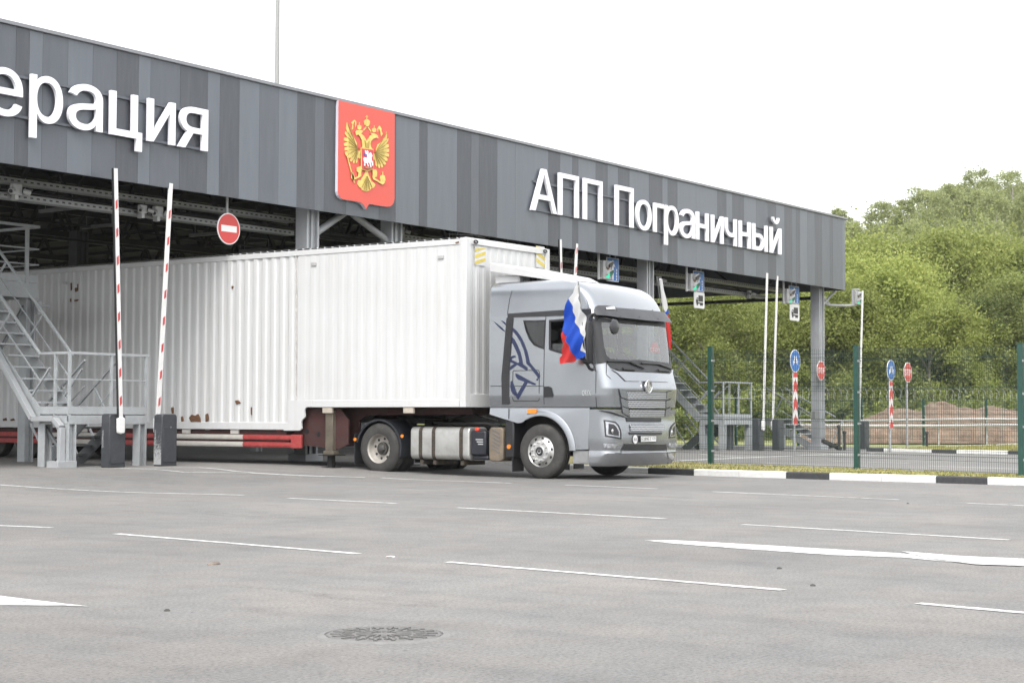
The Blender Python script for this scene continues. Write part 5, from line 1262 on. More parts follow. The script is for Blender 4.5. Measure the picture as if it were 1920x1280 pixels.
# near mirror, round front mirror, wipers
mb = MB(); q = on_x(1103, 640, 26.32); y = q[1]
mb.box(26.30, 26.47, y - .01, y + .15, 2.16, 2.98); mb.build('wing_mirror', M_TRIM, truck, bevel=.05)
mb = MB(); mb.tube([(26.38, y + .07, 2.97), (26.44, y + .05, 3.06), (26.6, y + .05, 3.10)], .03, 8); mb.tube([(26.38, y + .07, 2.17), (26.44, y + .05, 2.08), (26.6, y + .05, 2.04)], .03, 8); mb.build('mirror_arm', M_TRIM, truck, smooth=True)
fm = np.array(on_y(1153, 612.5, 16.18)); mb = MB(); mb.lathe([(.001, -.035), (.09, -.03), (.135, -.005), (.14, .03), (.001, .032)], tuple(fm), 28, axis='y'); mb.build('front_mirror', M_VISOR, truck, smooth=True)
mb = MB(); a = np.array(on_y(1117, 601, 16.72)); mb.tube([a, on_y(1122, 596, 16.35), on_y(1138, 597, 16.22), (fm[0], 16.19, fm[2] + .08)], .014, 8); mb.build('front_mirror_arm', M_TRIM, truck, smooth=True)
def on_front(px, py, off):
    x, z = fpos(px, py); return fmap(off)(x, z)
for P in ([(1137, 677), (1165, 677.5), (1182, 678.5), (1205, 690.5)], [(1200, 680.5), (1235, 683), (1257, 692)]):
    mb = MB(); mb.tube([on_front(*p, .03) for p in P], .016, 6); mb.tube([on_front(P[0][0] + 44 * (1 if P[0][0] < 1150 else .8), P[0][1] + 3.5, .03), on_front(P[-1][0] - 8, P[-1][1] - 3.5, .035)], .014, 6); mb.build('wiper', M_SBLACK, truck, smooth=True)
for X in ((1166, 692, 1187, 693.5), (1232, 694.5, 1251, 695.5)):
    mb = MB(); mb.tube([on_front(X[0], X[1], .02), on_front(X[2], X[3], .02)], .028, 8); mb.build('grab_handle', M_SBLACK, truck, smooth=True)
# nose: crease panel, grille strips, badge
def mgrille():
    m, nt, b = nodes('grille_mesh'); v = coords(nt); sx = nt.nodes.new('ShaderNodeSeparateXYZ'); nt.links.new(v, sx.inputs[0])
    def M_(op, a, b_=None):
        n_ = N(nt, 'ShaderNodeMath', operation=op)
        for i, q in enumerate((a, b_)):
            if q is None: continue
            if isinstance(q, (int, float)): n_.inputs[i].default_value = q
            else: nt.links.new(q, n_.inputs[i])
        return n_.outputs[0]
    zz = M_('DIVIDE', sx.outputs[2], .036); fl = M_('FLOOR', zz); od = M_('MULTIPLY', M_('MODULO', M_('ABSOLUTE', fl), 2), .5)
    xx = M_('ADD', M_('DIVIDE', sx.outputs[0], .044), od); fx = M_('SUBTRACT', M_('FRACT', xx), .5); fz = M_('SUBTRACT', M_('FRACT', zz), .5)
    d = M_('ADD', M_('MULTIPLY', fx, fx), M_('MULTIPLY', fz, fz)); h = M_('LESS_THAN', d, .15)
    mx = nt.nodes.new('ShaderNodeMixRGB'); nt.links.new(h, mx.inputs[0]); mx.inputs[1].default_value = (.46, .475, .50, 1); mx.inputs[2].default_value = (.012, .012, .013, 1); nt.links.new(mx.outputs[0], b.inputs['Base Color'])
    b.inputs['Roughness'].default_value = .4; b.inputs['Metallic'].default_value = .3; return m
M_GRIL = mgrille()
F_ = lambda *P: [zf(*p) for p in P]
front_patch('nose_panel', F_((345, 655), (648, 662), (690, 575), (655, 606), (300, 588), (250, 575), (290, 600)), M_SILV, .004, .016)
for P in (F_((352, 730), (630, 736), (628, 786), (362, 784)), F_((360, 795), (624, 799), (622, 847), (368, 846)), F_((368, 856), (620, 860), (616, 906), (376, 907))):
    front_patch('grille_strip', P, M_GRIL, .012, .012)
for P in (F_((300, 712), (350, 727), (360, 787), (312, 770)), F_((310, 775), (358, 793), (366, 848), (318, 832)), F_((316, 836), (366, 854), (374, 910), (326, 880)),
          F_((634, 735), (672, 724), (672, 770), (632, 788)), F_((630, 798), (668, 782), (664, 832), (627, 848)), F_((626, 858), (662, 842), (656, 890), (622, 908))):
    front_patch('grille_cheek', P, M_SILV, .008, .02)
seam([zf(298, 712), zf(352, 727), zf(630, 733), zf(674, 722)], fpos, front=True); seam([zf(308, 772), zf(360, 790), zf(628, 794), zf(670, 778)], fpos, front=True); seam([zf(316, 833), zf(368, 851), zf(624, 855), zf(664, 838)], fpos, front=True)
seam([zf(150, 590), zf(215, 612), zf(245, 640)], fpos, front=True); seam([zf(215, 520), zf(213, 605)], fpos, front=True); seam([zf(300, 712), zf(326, 882)], fpos, front=True)
front_patch('air_intake', F_((350, 911), (598, 915), (596, 944), (356, 942)), M_TRIM, .014, .004)
front_patch('nose_gap', F_((150, 846), (165, 855), (345, 906), (350, 914), (330, 912), (165, 868), (150, 862)), M_TRIM, .005, .004)
front_patch('grille_strip', F_((376, 962), (610, 966), (606, 1010), (382, 1008)), M_GRIL, .012, .012)
front_patch('air_slot', F_((370, 1016), (602, 1019), (598, 1036), (376, 1034)), M_TRIM, .012, .004)
front_patch('lower_intake', F_((342, 1100), (632, 1104), (636, 1144), (326, 1146)), M_TRIM, .010, .004)
for P in (F_((376, 1105), (430, 1106), (428, 1140), (374, 1141)), F_((525, 1106), (592, 1107), (594, 1140), (512, 1141))): front_patch('tow_cover', P, M_SBLACK, .015, .004)
lc = fpos(*zf(500, 696)); lx, ly, lz = fmap(.03)(*lc)
bd = MB(); bd.lathe([(.125, .012), (.128, -.01), (.118, -.022), (.104, -.012), (.100, .004), (.001, .006)], (lx, ly, lz), 36, axis='y'); bg_ = bd.build('badge', M_CHR, truck, smooth=True)
mb = MB(); mb.bar((lx, ly - .012, lz - .085), (lx, ly - .012, lz + .085), .026, .02)
mb.bar((lx - .02, ly - .012, lz + .06), (lx, ly - .012, lz + .086), .02, .018); mb.bar((lx - .035, ly - .012, lz - .084), (lx + .035, ly - .012, lz - .084), .018, .018)
for k, (z_, l) in enumerate(((.035, .085), (.005, .092), (-.025, .08), (-.053, .06))):
    for s in (-1, 1): mb.bar((lx + s * .018, ly - .011, lz + z_ - .008), (lx + s * l, ly - .011, lz + z_), .016, .014)
mb.build('winged_emblem', M_CHR, bg_, bevel=.003)
# bumper shell
zb_ = [.26, .30, .34, .42, .50, .54, .56, .66, .8, .95, 1.08, 1.2, 1.27, 1.32]; mb = MB(); rows = []
for z in zb_:
    W = 1.32 - (.02 if z < .3 else 0) - (.012 if .535 < z < .57 else 0); yf = cY(z) + (.012 if .535 < z < .57 else 0); r_ = [(XC - W, 17.02, z)]
    for i in range(NFR + 1): u = -math.cos(PI * i / NFR); r_.append((XC + W * u, yf + fd(u), z))
    r_.append((XC + W, 17.02, z)); rows.append(r_)
n = len(rows[0]); mb.add([p for r_ in rows for p in r_], [(i * n + k, i * n + k + 1, (i + 1) * n + k + 1, (i + 1) * n + k) for i in range(len(rows) - 1) for k in range(n - 1)])
mb.build('bumper', M_SILV, truck, smooth=True, angle=30)
seam([zf(318, 1165), zf(300, 1248)], fpos, front=True); seam([zf(640, 1160), zf(648, 1240)], fpos, front=True)
seam([zf(335, 1095), zf(318, 1165), zf(145, 1166)], fpos, front=True); seam([zf(636, 1098), zf(642, 1162), zf(700, 1158)], fpos, front=True)
M_LENS = mat('lamp_lens', (.30, .31, .33), .08, .5, var=.25, scale=14, coat=1.0)
for P, Q, R_ in ((F_((194, 928), (275, 942), (298, 965), (316, 1005), (317, 1067), (204, 1048)), F_((206, 940), (270, 953), (288, 972), (303, 1008), (305, 1054), (214, 1038)), F_((228, 955), (262, 962), (282, 985), (296, 1015), (297, 1045), (226, 1030))),
                 (F_((698, 945), (672, 972), (658, 1000), (656, 1060), (698, 1052)), F_((695, 955), (676, 976), (664, 1004), (662, 1050), (695, 1044)), F_((691, 968), (680, 985), (670, 1008), (668, 1040), (691, 1036)))):
    mb = MB(); hl = front_patch('headlight', P, M_TRIM, .006, .008, step=.05)
    front_patch('lens', Q, M_LENS, .0155, .003, par=hl, step=.05); front_patch('reflector', R_, M_DGREY, .0195, .003, par=hl, step=.05)
    cxp = sum(p[0] for p in R_) / len(R_); cyp = sum(p[1] for p in R_) / len(R_); q = on_front(cxp - 3, cyp + 3, .024); mb = MB(); mb.lathe([(.001, -.012), (.03, -.009), (.045, .0)], q, 16, axis='y'); mb.build('bulb', M_CHR, hl, smooth=True)
for P in (F_((195, 1096), (295, 1101), (270, 1130), (200, 1126)), F_((660, 1098), (697, 1090), (697, 1122), (668, 1126))):
    fo = front_patch('fog_lamp', P, M_LENS, .006, .006, step=.05); cx_ = [sum(p[0] for p in P) / 4 + d for d in (-6, 5)]
    for c_ in cx_:
        q = on_front(c_, sum(p[1] for p in P) / 4, .013); mb = MB(); mb.lathe([(.001, -.008), (.04, -.004), (.045, .002)], q, 14, axis='y'); mb.build('lens', M_LENS, fo, smooth=True)
# number plate
pa, pb = fpos(*zf(441, 1088)), fpos(*zf(557, 1050)); px0, px1 = fmap(0)(*pa)[0], fmap(0)(*pb)[0]; pz0, pz1 = pa[1], pa[1] + .125; yy = min(front_y(px0, pz0), front_y(px1, pz0)) - .03
mb = MB(); mb.box(px0, px1, yy, yy + .03, pz0, pz1); npl = mb.build('number_plate', M_SBLACK, truck, bevel=.004)
mb = MB(); mb.box(px0 + .012, px1 - .012, yy - .004, yy - .001, pz0 + .012, pz1 - .012); mb.build('plate_face', M_SWHITE, npl)
W_ = px1 - px0; mb = MB(); put_text(mb, 'Е289ЕТ', (px0 + .03, yy - .0045, pz0 + .028), (1, 0, 0), (0, 0, 1), (0, -1, 0), (W_ * .62, .07), .002, .015); put_text(mb, '125', (px0 + W_ * .745, yy - .0045, pz0 + .05), (1, 0, 0), (0, 0, 1), (0, -1, 0), (W_ * .19, .05), .002, .012); mb.build('plate_lettering', M_SBLACK, npl)
q = on_front(*zf(413, 1067), .012); mb = MB(); mb.disc((q[0], q[1], q[2]), .082, (0, -1, 0), .004, 28); rs = mb.build('country_disc', M_SWHITE, truck)
mb = MB(); put_text(mb, 'RUS', (q[0] - .055, q[1] - .0045, q[2] - .025), (1, 0, 0), (0, 0, 1), (0, -1, 0), (.11, .05), .002, .01); mb.build('country_lettering', M_SBLACK, rs)
# low flank: wheel arch panel, lip, step, deflector on the far corner
def arc(cy_, cz_, r, a0, a1, n_=20): return [(cy_ - r * math.cos(math.radians(a0 + (a1 - a0) * i / n_)), cz_ + r * math.sin(math.radians(a0 + (a1 - a0) * i / n_))) for i in range(n_ + 1)]
WFY, WRY, WZ = 18.12, 22.13, .52
for sgn in (1, -1):
    fx = lambda d: XC - sgn * (1.312 + d)
    P = [(19.33, 1.352), (17.03, 1.345), (17.03, .57), (17.42, .555)] + arc(WFY, WZ, .69, 3, 128) + [(18.66, 1.05), (19.33, 1.22)]
    mb = MB(); sheet(mb, P, lambda y, z: (fx(0 - (.02 if z > 1.3 else 0)), y, z), lambda y, z: (fx(-.05), y, z)); mb.build('arch_panel', M_SILV, truck, bevel=.006)
    o, i_ = arc(WFY, WZ, .80, 2, 112, 26), arc(WFY, WZ, .675, 2, 118, 26); mb = MB(); vs = []
    for (a, b), (c_, d_) in zip(o, i_): vs += [(fx(.006), a, b), (fx(.034), (a * .6 + c_ * .4), (b * .6 + d_ * .4)), (fx(.03), c_, d_), (fx(-.06), c_, d_)]
    mb.add(vs, [(4 * i + j, 4 * i + j + 1, 4 * i + j + 5, 4 * i + j + 4) for i in range(26) for j in range(3)]); mb.build('arch_lip', M_SILV, truck, smooth=True)
    mb = MB(); mb.box(min(fx(-.03), fx(-.25)), max(fx(-.03), fx(-.25)), 17.04, 17.40, .30, .55); mb.box(min(fx(-.02), fx(-.028)), max(fx(-.02), fx(-.028)), 17.06, 17.24, .32, .53); mb.build('step_box', mat('step_metal', (.22, .225, .23), .5, .2, var=.15, scale=5, dirt=(.2, .17, .13), dirt_amt=.4), truck, bevel=.012)
    mb = MB(); mb.box(min(fx(-.02), fx(-.5)), max(fx(-.02), fx(-.5)), 18.76, 18.97, .38, 1.12); mb.build('mudguard', M_TRIM, truck, bevel=.03)
    mb = MB(); mb.box(min(fx(-.04), fx(-.42)), max(fx(-.04), fx(-.42)), 18.80, 18.815, .12, .385); mb.build('mud_flap', M_DGREY, truck)
mb = MB(); seamY = 18.82
for y in (18.86,): mb.box(XC - 1.3165, XC - 1.313, y, y + .012, 1.13, 1.34)
mb.box(XC - 1.2665, XC - 1.263, 17.30, 17.312, .57, 1.34) if False else None
mb.build('panel_gap', M_SEAM, truck)
q = (XC - 1.255, 18.86, .62); mb = MB(); mb.disc((XC - 1.293, 18.865, .60), .045, (-1, 0, 0), .02, 18); mb.build('side_reflector', M_ORANGE, truck)
mb = MB(); sheet(mb, [(0, 1.36), (.09, 1.40), (.10, 1.75), (.03, 1.95), (0, 1.9)], lambda d, z: (XC + 1.33 + d, 16.78 + d * .6, z), lambda d, z: (XC + 1.33 + d, 16.80 + d * .6, z)); mb.build('corner_vane', M_SILV, truck)
# wheels
def mtyre():
    m, nt, b = nodes('tyre_rubber'); v = coords(nt); n = N(nt, 'ShaderNodeTexNoise', Scale=5.0, Detail=8.0, Roughness=.7); nt.links.new(v, n.inputs['Vector'])
    r = ramp(nt, n.outputs[0], [(.3, (.022, .0215, .021)), (.55, (.036, .035, .033)), (.75, (.068, .064, .058))]); nt.links.new(r.outputs[0], b.inputs['Base Color']); b.inputs['Roughness'].default_value = .85; return m
M_TYRE = mtyre(); M_RIM = mat('rim_alloy', (.55, .55, .54), .32, .75, var=.15, scale=6, dirt=(.2, .19, .17), dirt_amt=.5); M_HUB = mat('hub_grease', (.05, .048, .045), .6, .3, var=.3, scale=8)
M_STEELRIM = mat('rim_painted', (.30, .285, .26), .5, .2, var=.15, scale=5, dirt=(.22, .19, .15), dirt_amt=.5)
def tyre(x0, yc, par, sg=1, w_=.29):
    R = .52; pr_ = [(.30, .0), (.34, -.012), (.42, -.012), (.475, .0), (.505, .03), (R, .055), (R, .07), (R - .012, .073), (R - .012, .083), (R, .086), (R, .14), (R - .012, .143), (R - .012, .153), (R, .156), (R, w_ - .07), (R - .012, w_ - .067), (R - .012, w_ - .057), (R, w_ - .054), (.505, w_ - .03), (.475, w_), (.34, w_), (.30, w_)]
    mb = MB(); mb.lathe([(r, sg * t) for r, t in pr_], (x0, yc, WZ), 56)
    return mb.build('tyre', M_TYRE, par, smooth=True, angle=50)
def wheel_front(xf, sg):
    w_ = MB(); w_.lathe([(.305, .0), (.318, -.006), (.31, .012), (.285, .03), (.26, .02), (.235, .0), (.215, -.03), (.20, -.045), (.11, -.048), (.105, -.06), (.09, -.064), (.09, -.05), (.001, -.048)] if sg > 0 else [(.305, 0), (.318, .006), (.2, .045), (.001, .05)], (xf, WFY, WZ), 40)
    r = w_.build('wheel_rim', M_RIM, truck, smooth=True, angle=40); tyre(xf - .005 * sg, WFY, r, sg)
    if sg > 0:
        for k in range(10):
            a = 2 * PI * k / 10 + .15; y, z = WFY + .17 * math.cos(a), WZ + .17 * math.sin(a); mb = MB(); mb.lathe([(.001, -.085), (.018, -.083), (.022, -.047)], (xf, y, z), 8); mb.build('wheel_nut', M_CHR, r, smooth=True)
            y, z = WFY + .247 * math.cos(a + .3), WZ + .247 * math.sin(a + .3); mb = MB(); mb.disc((xf + .006, y, z), .027, (-1, 0, 0), .008, 14); mb.build('vent_hole', M_SBLACK, r)
        mb = MB(); mb.lathe([(.001, -.062), (.05, -.06), (.085, -.051)], (xf, WFY, WZ), 24); mb.build('hub_cap', M_DGREY, r, smooth=True)
        mb = MB(); mb.lathe([(.028, -.066), (.04, -.067), (.042, -.06)], (xf, WFY, WZ), 20); mb.build('hub_badge', M_CHR, r, smooth=True)
    return r
def wheel_rear(xf, sg):
    w_ = MB(); w_.lathe([(.305, 0), (.318, -.004 * sg), (.305, .015 * sg), (.285, .03 * sg), (.27, .11 * sg), (.25, .135 * sg), (.13, .15 * sg), (.001, .15 * sg)], (xf, WRY, WZ), 40); r = w_.build('wheel_rim', M_STEELRIM, truck, smooth=True, angle=40)
    tyre(xf - .005 * sg, WRY, r, sg); tyre(xf + .335 * sg, WRY, r, sg)
    if sg > 0:
        for k in range(8):
            a = 2 * PI * k / 8 + .2; y, z = WRY + .205 * math.cos(a), WZ + .205 * math.sin(a); mb = MB(); mb.disc((xf + .148, y, z), .028, (-1, 0, 0), .012, 14); mb.build('vent_hole', M_SBLACK, r)
        mb = MB(); mb.lathe([(.001, .045), (.06, .05), (.08, .065), (.09, .10), (.13, .105), (.135, .148)], (xf, WRY, WZ), 24); mb.build('hub', M_HUB, r, smooth=True)
    return r
wheel_front(XC - 1.295, 1); wheel_rear(XC - 1.30, 1); wheel_front(XC + 1.295, -1); wheel_rear(XC + 1.30, -1)
# rear mudguards, frame, tanks
for sg in (1, -1):
    fx = lambda d: XC - sg * (1.30 - d); o = arc(WRY, WZ, .605, -16, 168, 30); mb = MB(); vs = []
    for a, b in o: vs += [(fx(-.01), a, b), (fx(-.01), WRY + (a - WRY) * .93, WZ + (b - WZ) * .93), (fx(.64), a, b)]
    mb.add(vs, [(3 * i + j, 3 * i + j + 1, 3 * i + j + 4, 3 * i + j + 3) for i in range(30) for j in range(2)] + [(3 * i, 3 * i + 2, 3 * i + 5, 3 * i + 3) for i in range(30)]); mb.build('rear_mudguard', mat('mudguard_blue_black', (.012, .014, .019), .5, var=.2), truck, smooth=True)
    mb = MB(); y = WRY + .64; mb.box(min(fx(0), fx(.6)), max(fx(0), fx(.6)), y, y + .02, .18, .82); mb.build('mud_flap', M_DGREY, truck)
for y, z in ((WRY - .63, .78), (WRY + .62, .70)):
    mb = MB(); mb.disc((XC - 1.312, y, z), .036, (-1, 0, 0), .02, 14); mb.build('side_reflector', M_ORANGE, truck)
M_FRAME = mat('chassis_black', (.010, .0095, .009), .8, .0, var=.3, scale=6)
mb = MB()
for x in (XC - .42, XC + .34): mb.box(x, x + .08, 17.0, 23.0, .72, 1.0)
for y in (17.4, 19.6, 21, 22.6): mb.box(XC - .339, XC + .339, y, y + .1, .76, .96)
mb.box(XC - .9, XC + .9, 17.0, 18.95, .62, 1.34); mb.box(XC - .95, XC + .95, WFY - .06, WFY + .06, .42, .54); mb.box(XC - .9, XC + .9, WRY - .1, WRY + .1, .42, .62); mb.lathe([(.001, -.25), (.2, -.15), (.22, 0), (.2, .15), (.001, .25)], (XC, WRY, WZ), 18)
mb.build('chassis', M_FRAME, truck)
mb = MB(); mb.box(XC - .45, XC + .45, 21.6, 22.6, 1.02, 1.12); mb.lathe([(.001, 1.2), (.5, 1.2), (.52, 1.16), (.5, 1.125)], (XC, WRY - .1, 0), 30, axis='z'); mb.build('fifth_wheel', M_FRAME, truck)
M_TANK = mat('tank_alloy', (.40, .40, .39), .36, .6, var=.14, scale=2.5, dirt=(.25, .22, .19), dirt_amt=.45)
ta, tb = 19.84, 21.32; rr = .11; P = []
for cx_, cz_, a0 in ((26.56 + rr, .97 - rr, 90), (26.56 + rr, .32 + rr, 180), (27.2 - rr, .32 + rr, 270), (27.2 - rr, .97 - rr, 0)):
    P += [(cx_ + rr * math.cos(math.radians(a0 + i * 15)), cz_ + rr * math.sin(math.radians(a0 + i * 15))) for i in range(7)]
mb = MB(); mb.prism([(x, ta, z) for x, z in P], (0, tb - ta, 0)); tk = mb.build('fuel_tank', M_TANK, truck, bevel=.03, segs=3)
M_STRAP = mat('tank_strap', (.035, .03, .025), .6, .2, var=.3, scale=8, dirt=(.16, .11, .06), dirt_amt=.5)
for y in (20.03, 20.72, 21.05):
    mb = MB(); Q = [(26.88 + (x - 26.88) * 1.02, .645 + (z - .645) * 1.022) for x, z in P]; n_ = len(P); vs = []
    for yy_ in (y - .045, y + .045): vs += [(x, yy_, z) for x, z in Q]
    mb.add(vs, [(i, (i + 1) % n_, (i + 1) % n_ + n_, i + n_) for i in range(n_)]); mb.build('strap', M_STRAP, tk)
    mb = MB(); mb.box(26.6, 27.3, y - .04, y + .04, .22, .305); mb.build('bracket', M_STRAP, tk)
mb = MB(); mb.lathe([(.05, .965), (.05, 1.0), (.001, 1.0)], (26.75, 20.45, 0), 14, axis='z'); mb.build('filler_cap', M_FRAME, tk)
M_ADB = mat('dark_blue_plastic', (.009, .010, .016), .5, var=.15)
mb = MB(); mb.box(26.57, 27.05, 19.44, 19.80, .42, .90); mb.box(26.6, 27.05, 19.40, 19.78, .33, .415); ad = mb.build('additive_tank', M_ADB, truck, bevel=.03)
mb = MB(); mb.lathe([(.05, .90), (.055, .94), (.03, .965), (.001, .965)], (26.68, 19.72, 0), 16, axis='z'); mb.build('cap', M_ORANGE if False else mat('cap_red', (.6, .06, .03), .4), ad, smooth=True)
mb = MB(); 
for k in range(3): mb.box(26.563, 26.568, 19.50, 19.68 - .03 * k, .72 - .045 * k, .74 - .045 * k)
mb.build('label', M_TXT, ad)
M_RUSTP = mat('rusty_cover', (.15, .115, .08), .6, .1, var=.3, scale=5, dirt=(.11, .11, .11), dirt_amt=.8)
ra, rb = 19.03, 19.37; P = []
for cy_, cz_, a0 in ((rb - .08, .97 - .08, 0), (ra + .08, .97 - .08, 90), (ra + .08, .31 + .08, 180), (rb - .08, .31 + .08, 270)): P += [(cy_ + .08 * math.cos(math.radians(a0 + i * 18)), cz_ + .08 * math.sin(math.radians(a0 + i * 18))) for i in range(6)]
mb = MB(); mb.prism([(26.58, y, z) for y, z in P], (.5, 0, 0)); rp = mb.build('battery_cover', M_RUSTP, truck, bevel=.02)
mb = MB()
for k in range(6): z = .48 + k * .075; mb.bar((26.573, ra + .08, z), (26.573, rb - .08, z + .09), .008, .025)
mb.build('ribs', mat('cover_ribs', (.13, .13, .13), .6, .3, var=.2), rp)
mb = MB(); mb.tube([(26.7, 19.2, .98), (26.8, 19.6, 1.04), (26.9, 20.6, 1.03), (27.2, 21.2, 1.05)], .03, 8); mb.tube([(26.9, 19.4, 1.1), (27.1, 20.2, 1.25), (27.3, 20.9, 1.1)], .02, 6); mb.build('hoses', M_FRAME, truck, smooth=True)

# ------------------------------------------------------------------ the trailer
TX0, TX1, TZT = 26.40, 29.33, 4.70
YFR, YST, YEND = 19.80, 24.16, 37.6
def mcont():
    m, nt, b = nodes('container_white'); v = coords(nt)
    n = N(nt, 'ShaderNodeTexNoise', Scale=.7, Detail=6.0); nt.links.new(v, n.inputs['Vector']); r = ramp(nt, n.outputs[0], [(.3, (.455, .46, .463)), (.7, (.49, .495, .50))])
    vz_ = coords(nt, (5, 5, .35)); n2 = N(nt, 'ShaderNodeTexNoise', Scale=2.2, Detail=8.0, Roughness=.75); nt.links.new(vz_, n2.inputs['Vector'])
    r2 = ramp(nt, n2.outputs[0], [(.5, (0, 0, 0)), (.78, (.55,) * 3)]); mx = nt.nodes.new('ShaderNodeMixRGB'); mx.inputs[2].default_value = (.40, .38, .34, 1); nt.links.new(r2.outputs[0], mx.inputs[0]); nt.links.new(r.outputs[0], mx.inputs[1])
    vs2 = coords(nt, (3, 3, 1.2)); n3 = N(nt, 'ShaderNodeTexNoise', Scale=3.6, Detail=9.0, Roughness=.8); nt.links.new(vs2, n3.inputs['Vector'])
    r3 = ramp(nt, n3.outputs[0], [(.735, (0, 0, 0)), (.75, (1, 1, 1))]); mx2 = nt.nodes.new('ShaderNodeMixRGB'); mx2.inputs[2].default_value = (.16, .10, .06, 1); nt.links.new(r3.outputs[0], mx2.inputs[0]); nt.links.new(mx.outputs[0], mx2.inputs[1])
    nt.links.new(mx2.outputs[0], b.inputs['Base Color']); b.inputs['Roughness'].default_value = .5; return m
M_CONT = mcont()
trail = thing('semi_trailer', 'long white corrugated box semi-trailer with stepped floor, half inside the canopy', 'trailer', (TX0, 24.16, 0))
def corr(y0, y1, x, sg, pitch=.26, dep=.024):
    pts = [(x, y0)]; y = y0
    while y + pitch < y1:
        pts += [(x, y + pitch * .30), (x + sg * dep, y + pitch * .46), (x + sg * dep, y + pitch * .80), (x, y + pitch * .96)]; y += pitch
    pts.append((x, y1)); return pts
def wall(pts, z0, z1):
    mb = MB(); n_ = len(pts); mb.add([(a, b, z) for z in (z0, z1) for a, b in pts], [(i, i + 1, n_ + i + 1, n_ + i) for i in range(n_ - 1)]); return mb
w1 = wall(corr(YFR + .12, YST + .02, TX0 + .012, 1, dep=.005), 1.50, TZT - .13); w2 = wall(corr(YST + .021, YEND, TX0 + .012, 1), 1.03, TZT - .13)
w1.v += []; o_ = len(w1.v); w1.v += w2.v; w1.f += [tuple(i + o_ for i in f) for f in w2.f]; w1.m += w2.m
side = w1.build('side_wall', M_CONT, trail)
w3 = wall([(TX1 - .012, YFR + .1), (TX1 - .012, YEND)], 1.03, TZT - .1); w3.build('far_side_wall', M_CONT, trail)
fp_ = [(b, a) for a, b in corr(TX0 + .16, TX1 - .14, YFR + .03, 1, pitch=.24, dep=.012)]
wall([(TX0 + .16, YFR + .03)] + [(b, a) for a, b in corr(TX0 + .16, TX1 - .14, YFR + .03, 1, pitch=.24, dep=.012)], 1.62, TZT - .12).build('front_wall', M_CONT, trail)
mb = MB(); mb.box(TX0, TX0 + .1, YFR + .16, YEND, TZT - .13, TZT - .02); mb.build('top_rail', M_CONT, trail, bevel=.006)
mb = MB(); mb.box(TX1 - .1, TX1, YFR + .16, YEND, TZT - .13, TZT - .02); mb.build('top_rail', M_CONT, trail)
mb = MB(); mb.box(TX0 - .004, TX0 + .15, YFR, YFR + .155, 1.36, TZT); mb.build('corner_post', M_CONT, trail, bevel=.01)
mb = MB(); mb.box(TX1 - .15, TX1 + .004, YFR, YFR + .155, 1.36, TZT); mb.build('corner_post', M_CONT, trail, bevel=.01)
mb = MB(); mb.box(TX0 + .152, TX1 - .152, YFR, YFR + .12, TZT - .12, TZT - .003); mb.build('header_rail', M_CONT, trail, bevel=.006)
mb = MB(); mb.box(TX0 + .152, TX1 - .152, YFR + .005, YFR + .12, 1.362, 1.62); mb.build('front_sill', M_CONT, trail, bevel=.006)
pr_ = [(YFR + .02, TZT - .03)]; y = YFR + .05; P = [(YFR + .03, TZT - .05)]
while y < YEND: P += [(y, TZT - .004), (y + .02, TZT + .016), (y + .165, TZT + .016), (y + .185, TZT - .004)]; y += .205
P.append((YEND, TZT - .012)); mb = MB(); n_ = len(P); mb.add([(x, a, b) for x in (TX0 + .03, TX1 - .03) for a, b in P], [(i, i + 1, n_ + i + 1, n_ + i) for i in range(n_ - 1)]); mb.build('roof', M_CONT, trail)
mb = MB(); mb.box(TX0 - .002, TX0 + .12, YFR + .16, YST - .12, 1.362, 1.51); mb.build('bottom_rail', M_CONT, trail, bevel=.008)
mb = MB(); mb.box(TX0 - .002, TX0 + .12, YST + .3, YEND, .885, 1.04); mb.build('bottom_rail', M_CONT, trail, bevel=.008)
# scalloped gooseneck plate between the two floor heights
sc = lambda X, Y: on_x(480 + X / 10.67, 740 + Y / 10.67, TX0)
P = [sc(*p) for p in [(1110, 110), (1110, 232), (1040, 236), (1000, 258), (975, 300), (972, 350), (982, 400), (982, 440), (960, 470), (925, 500), (910, 545), (910, 620), (918, 660), (905, 690), (870, 712), (560, 712), (560, 585), (640, 560), (640, 110)]]
mb = MB(); sheet(mb, [(p[1], p[2]) for p in P], lambda y, z: (TX0 - .008, y, z), lambda y, z: (TX0 + .03, y, z)); mb.build('gooseneck_plate', M_CONT, trail)
M_RUST = mat('rust', (.105, .052, .026), .9, var=.35, scale=14)
def rust(polys, name='rust_patch', m=None):
    for P in polys:
        mb = MB(); sheet(mb, [tuple(on_x(px, py, TX0 - .006)[1:]) for px, py in P], lambda y, z: (TX0 - .007, y, z), lambda y, z: (TX0 + .04, y, z))
        mb.build(name, m or M_RUST, trail)
rust([[(354, 783), (359, 777), (366, 779), (370, 776), (374, 784), (376, 791), (366, 790), (358, 791)], [(385, 777), (388, 775), (390, 787), (385, 790)], [(339, 782), (341, 780), (342, 788), (340, 790)], [(470, 764), (471.5, 763), (471.8, 778), (470, 776)], [(440, 751), (446, 750), (449, 755), (443, 758)],
      [(132, 531), (134, 530), (134.5, 542), (132.5, 545)], [(140, 540), (143, 539), (142.5, 545), (140.5, 547)], [(144.5, 533), (146, 532), (146, 545), (145, 546)], [(139, 562), (146, 561), (146, 564), (139.5, 565)], [(131, 560), (133, 559.5), (133, 566), (131.5, 566)],
      [(5, 785), (11, 783), (12, 788), (6, 789)], [(19, 786), (25, 784), (26, 788), (20, 789)], [(853, 454.5), (860, 452.5), (861, 455), (855, 456.5)], [(321, 764), (323, 763), (323.5, 774), (322, 775)], [(434, 536), (435.5, 536), (435, 541), (434, 541)]])
rust([[(462.5, 0 + 466), (463.2, 466), (463.4, 466.4), (462.6, 466.4)]]) if False else None
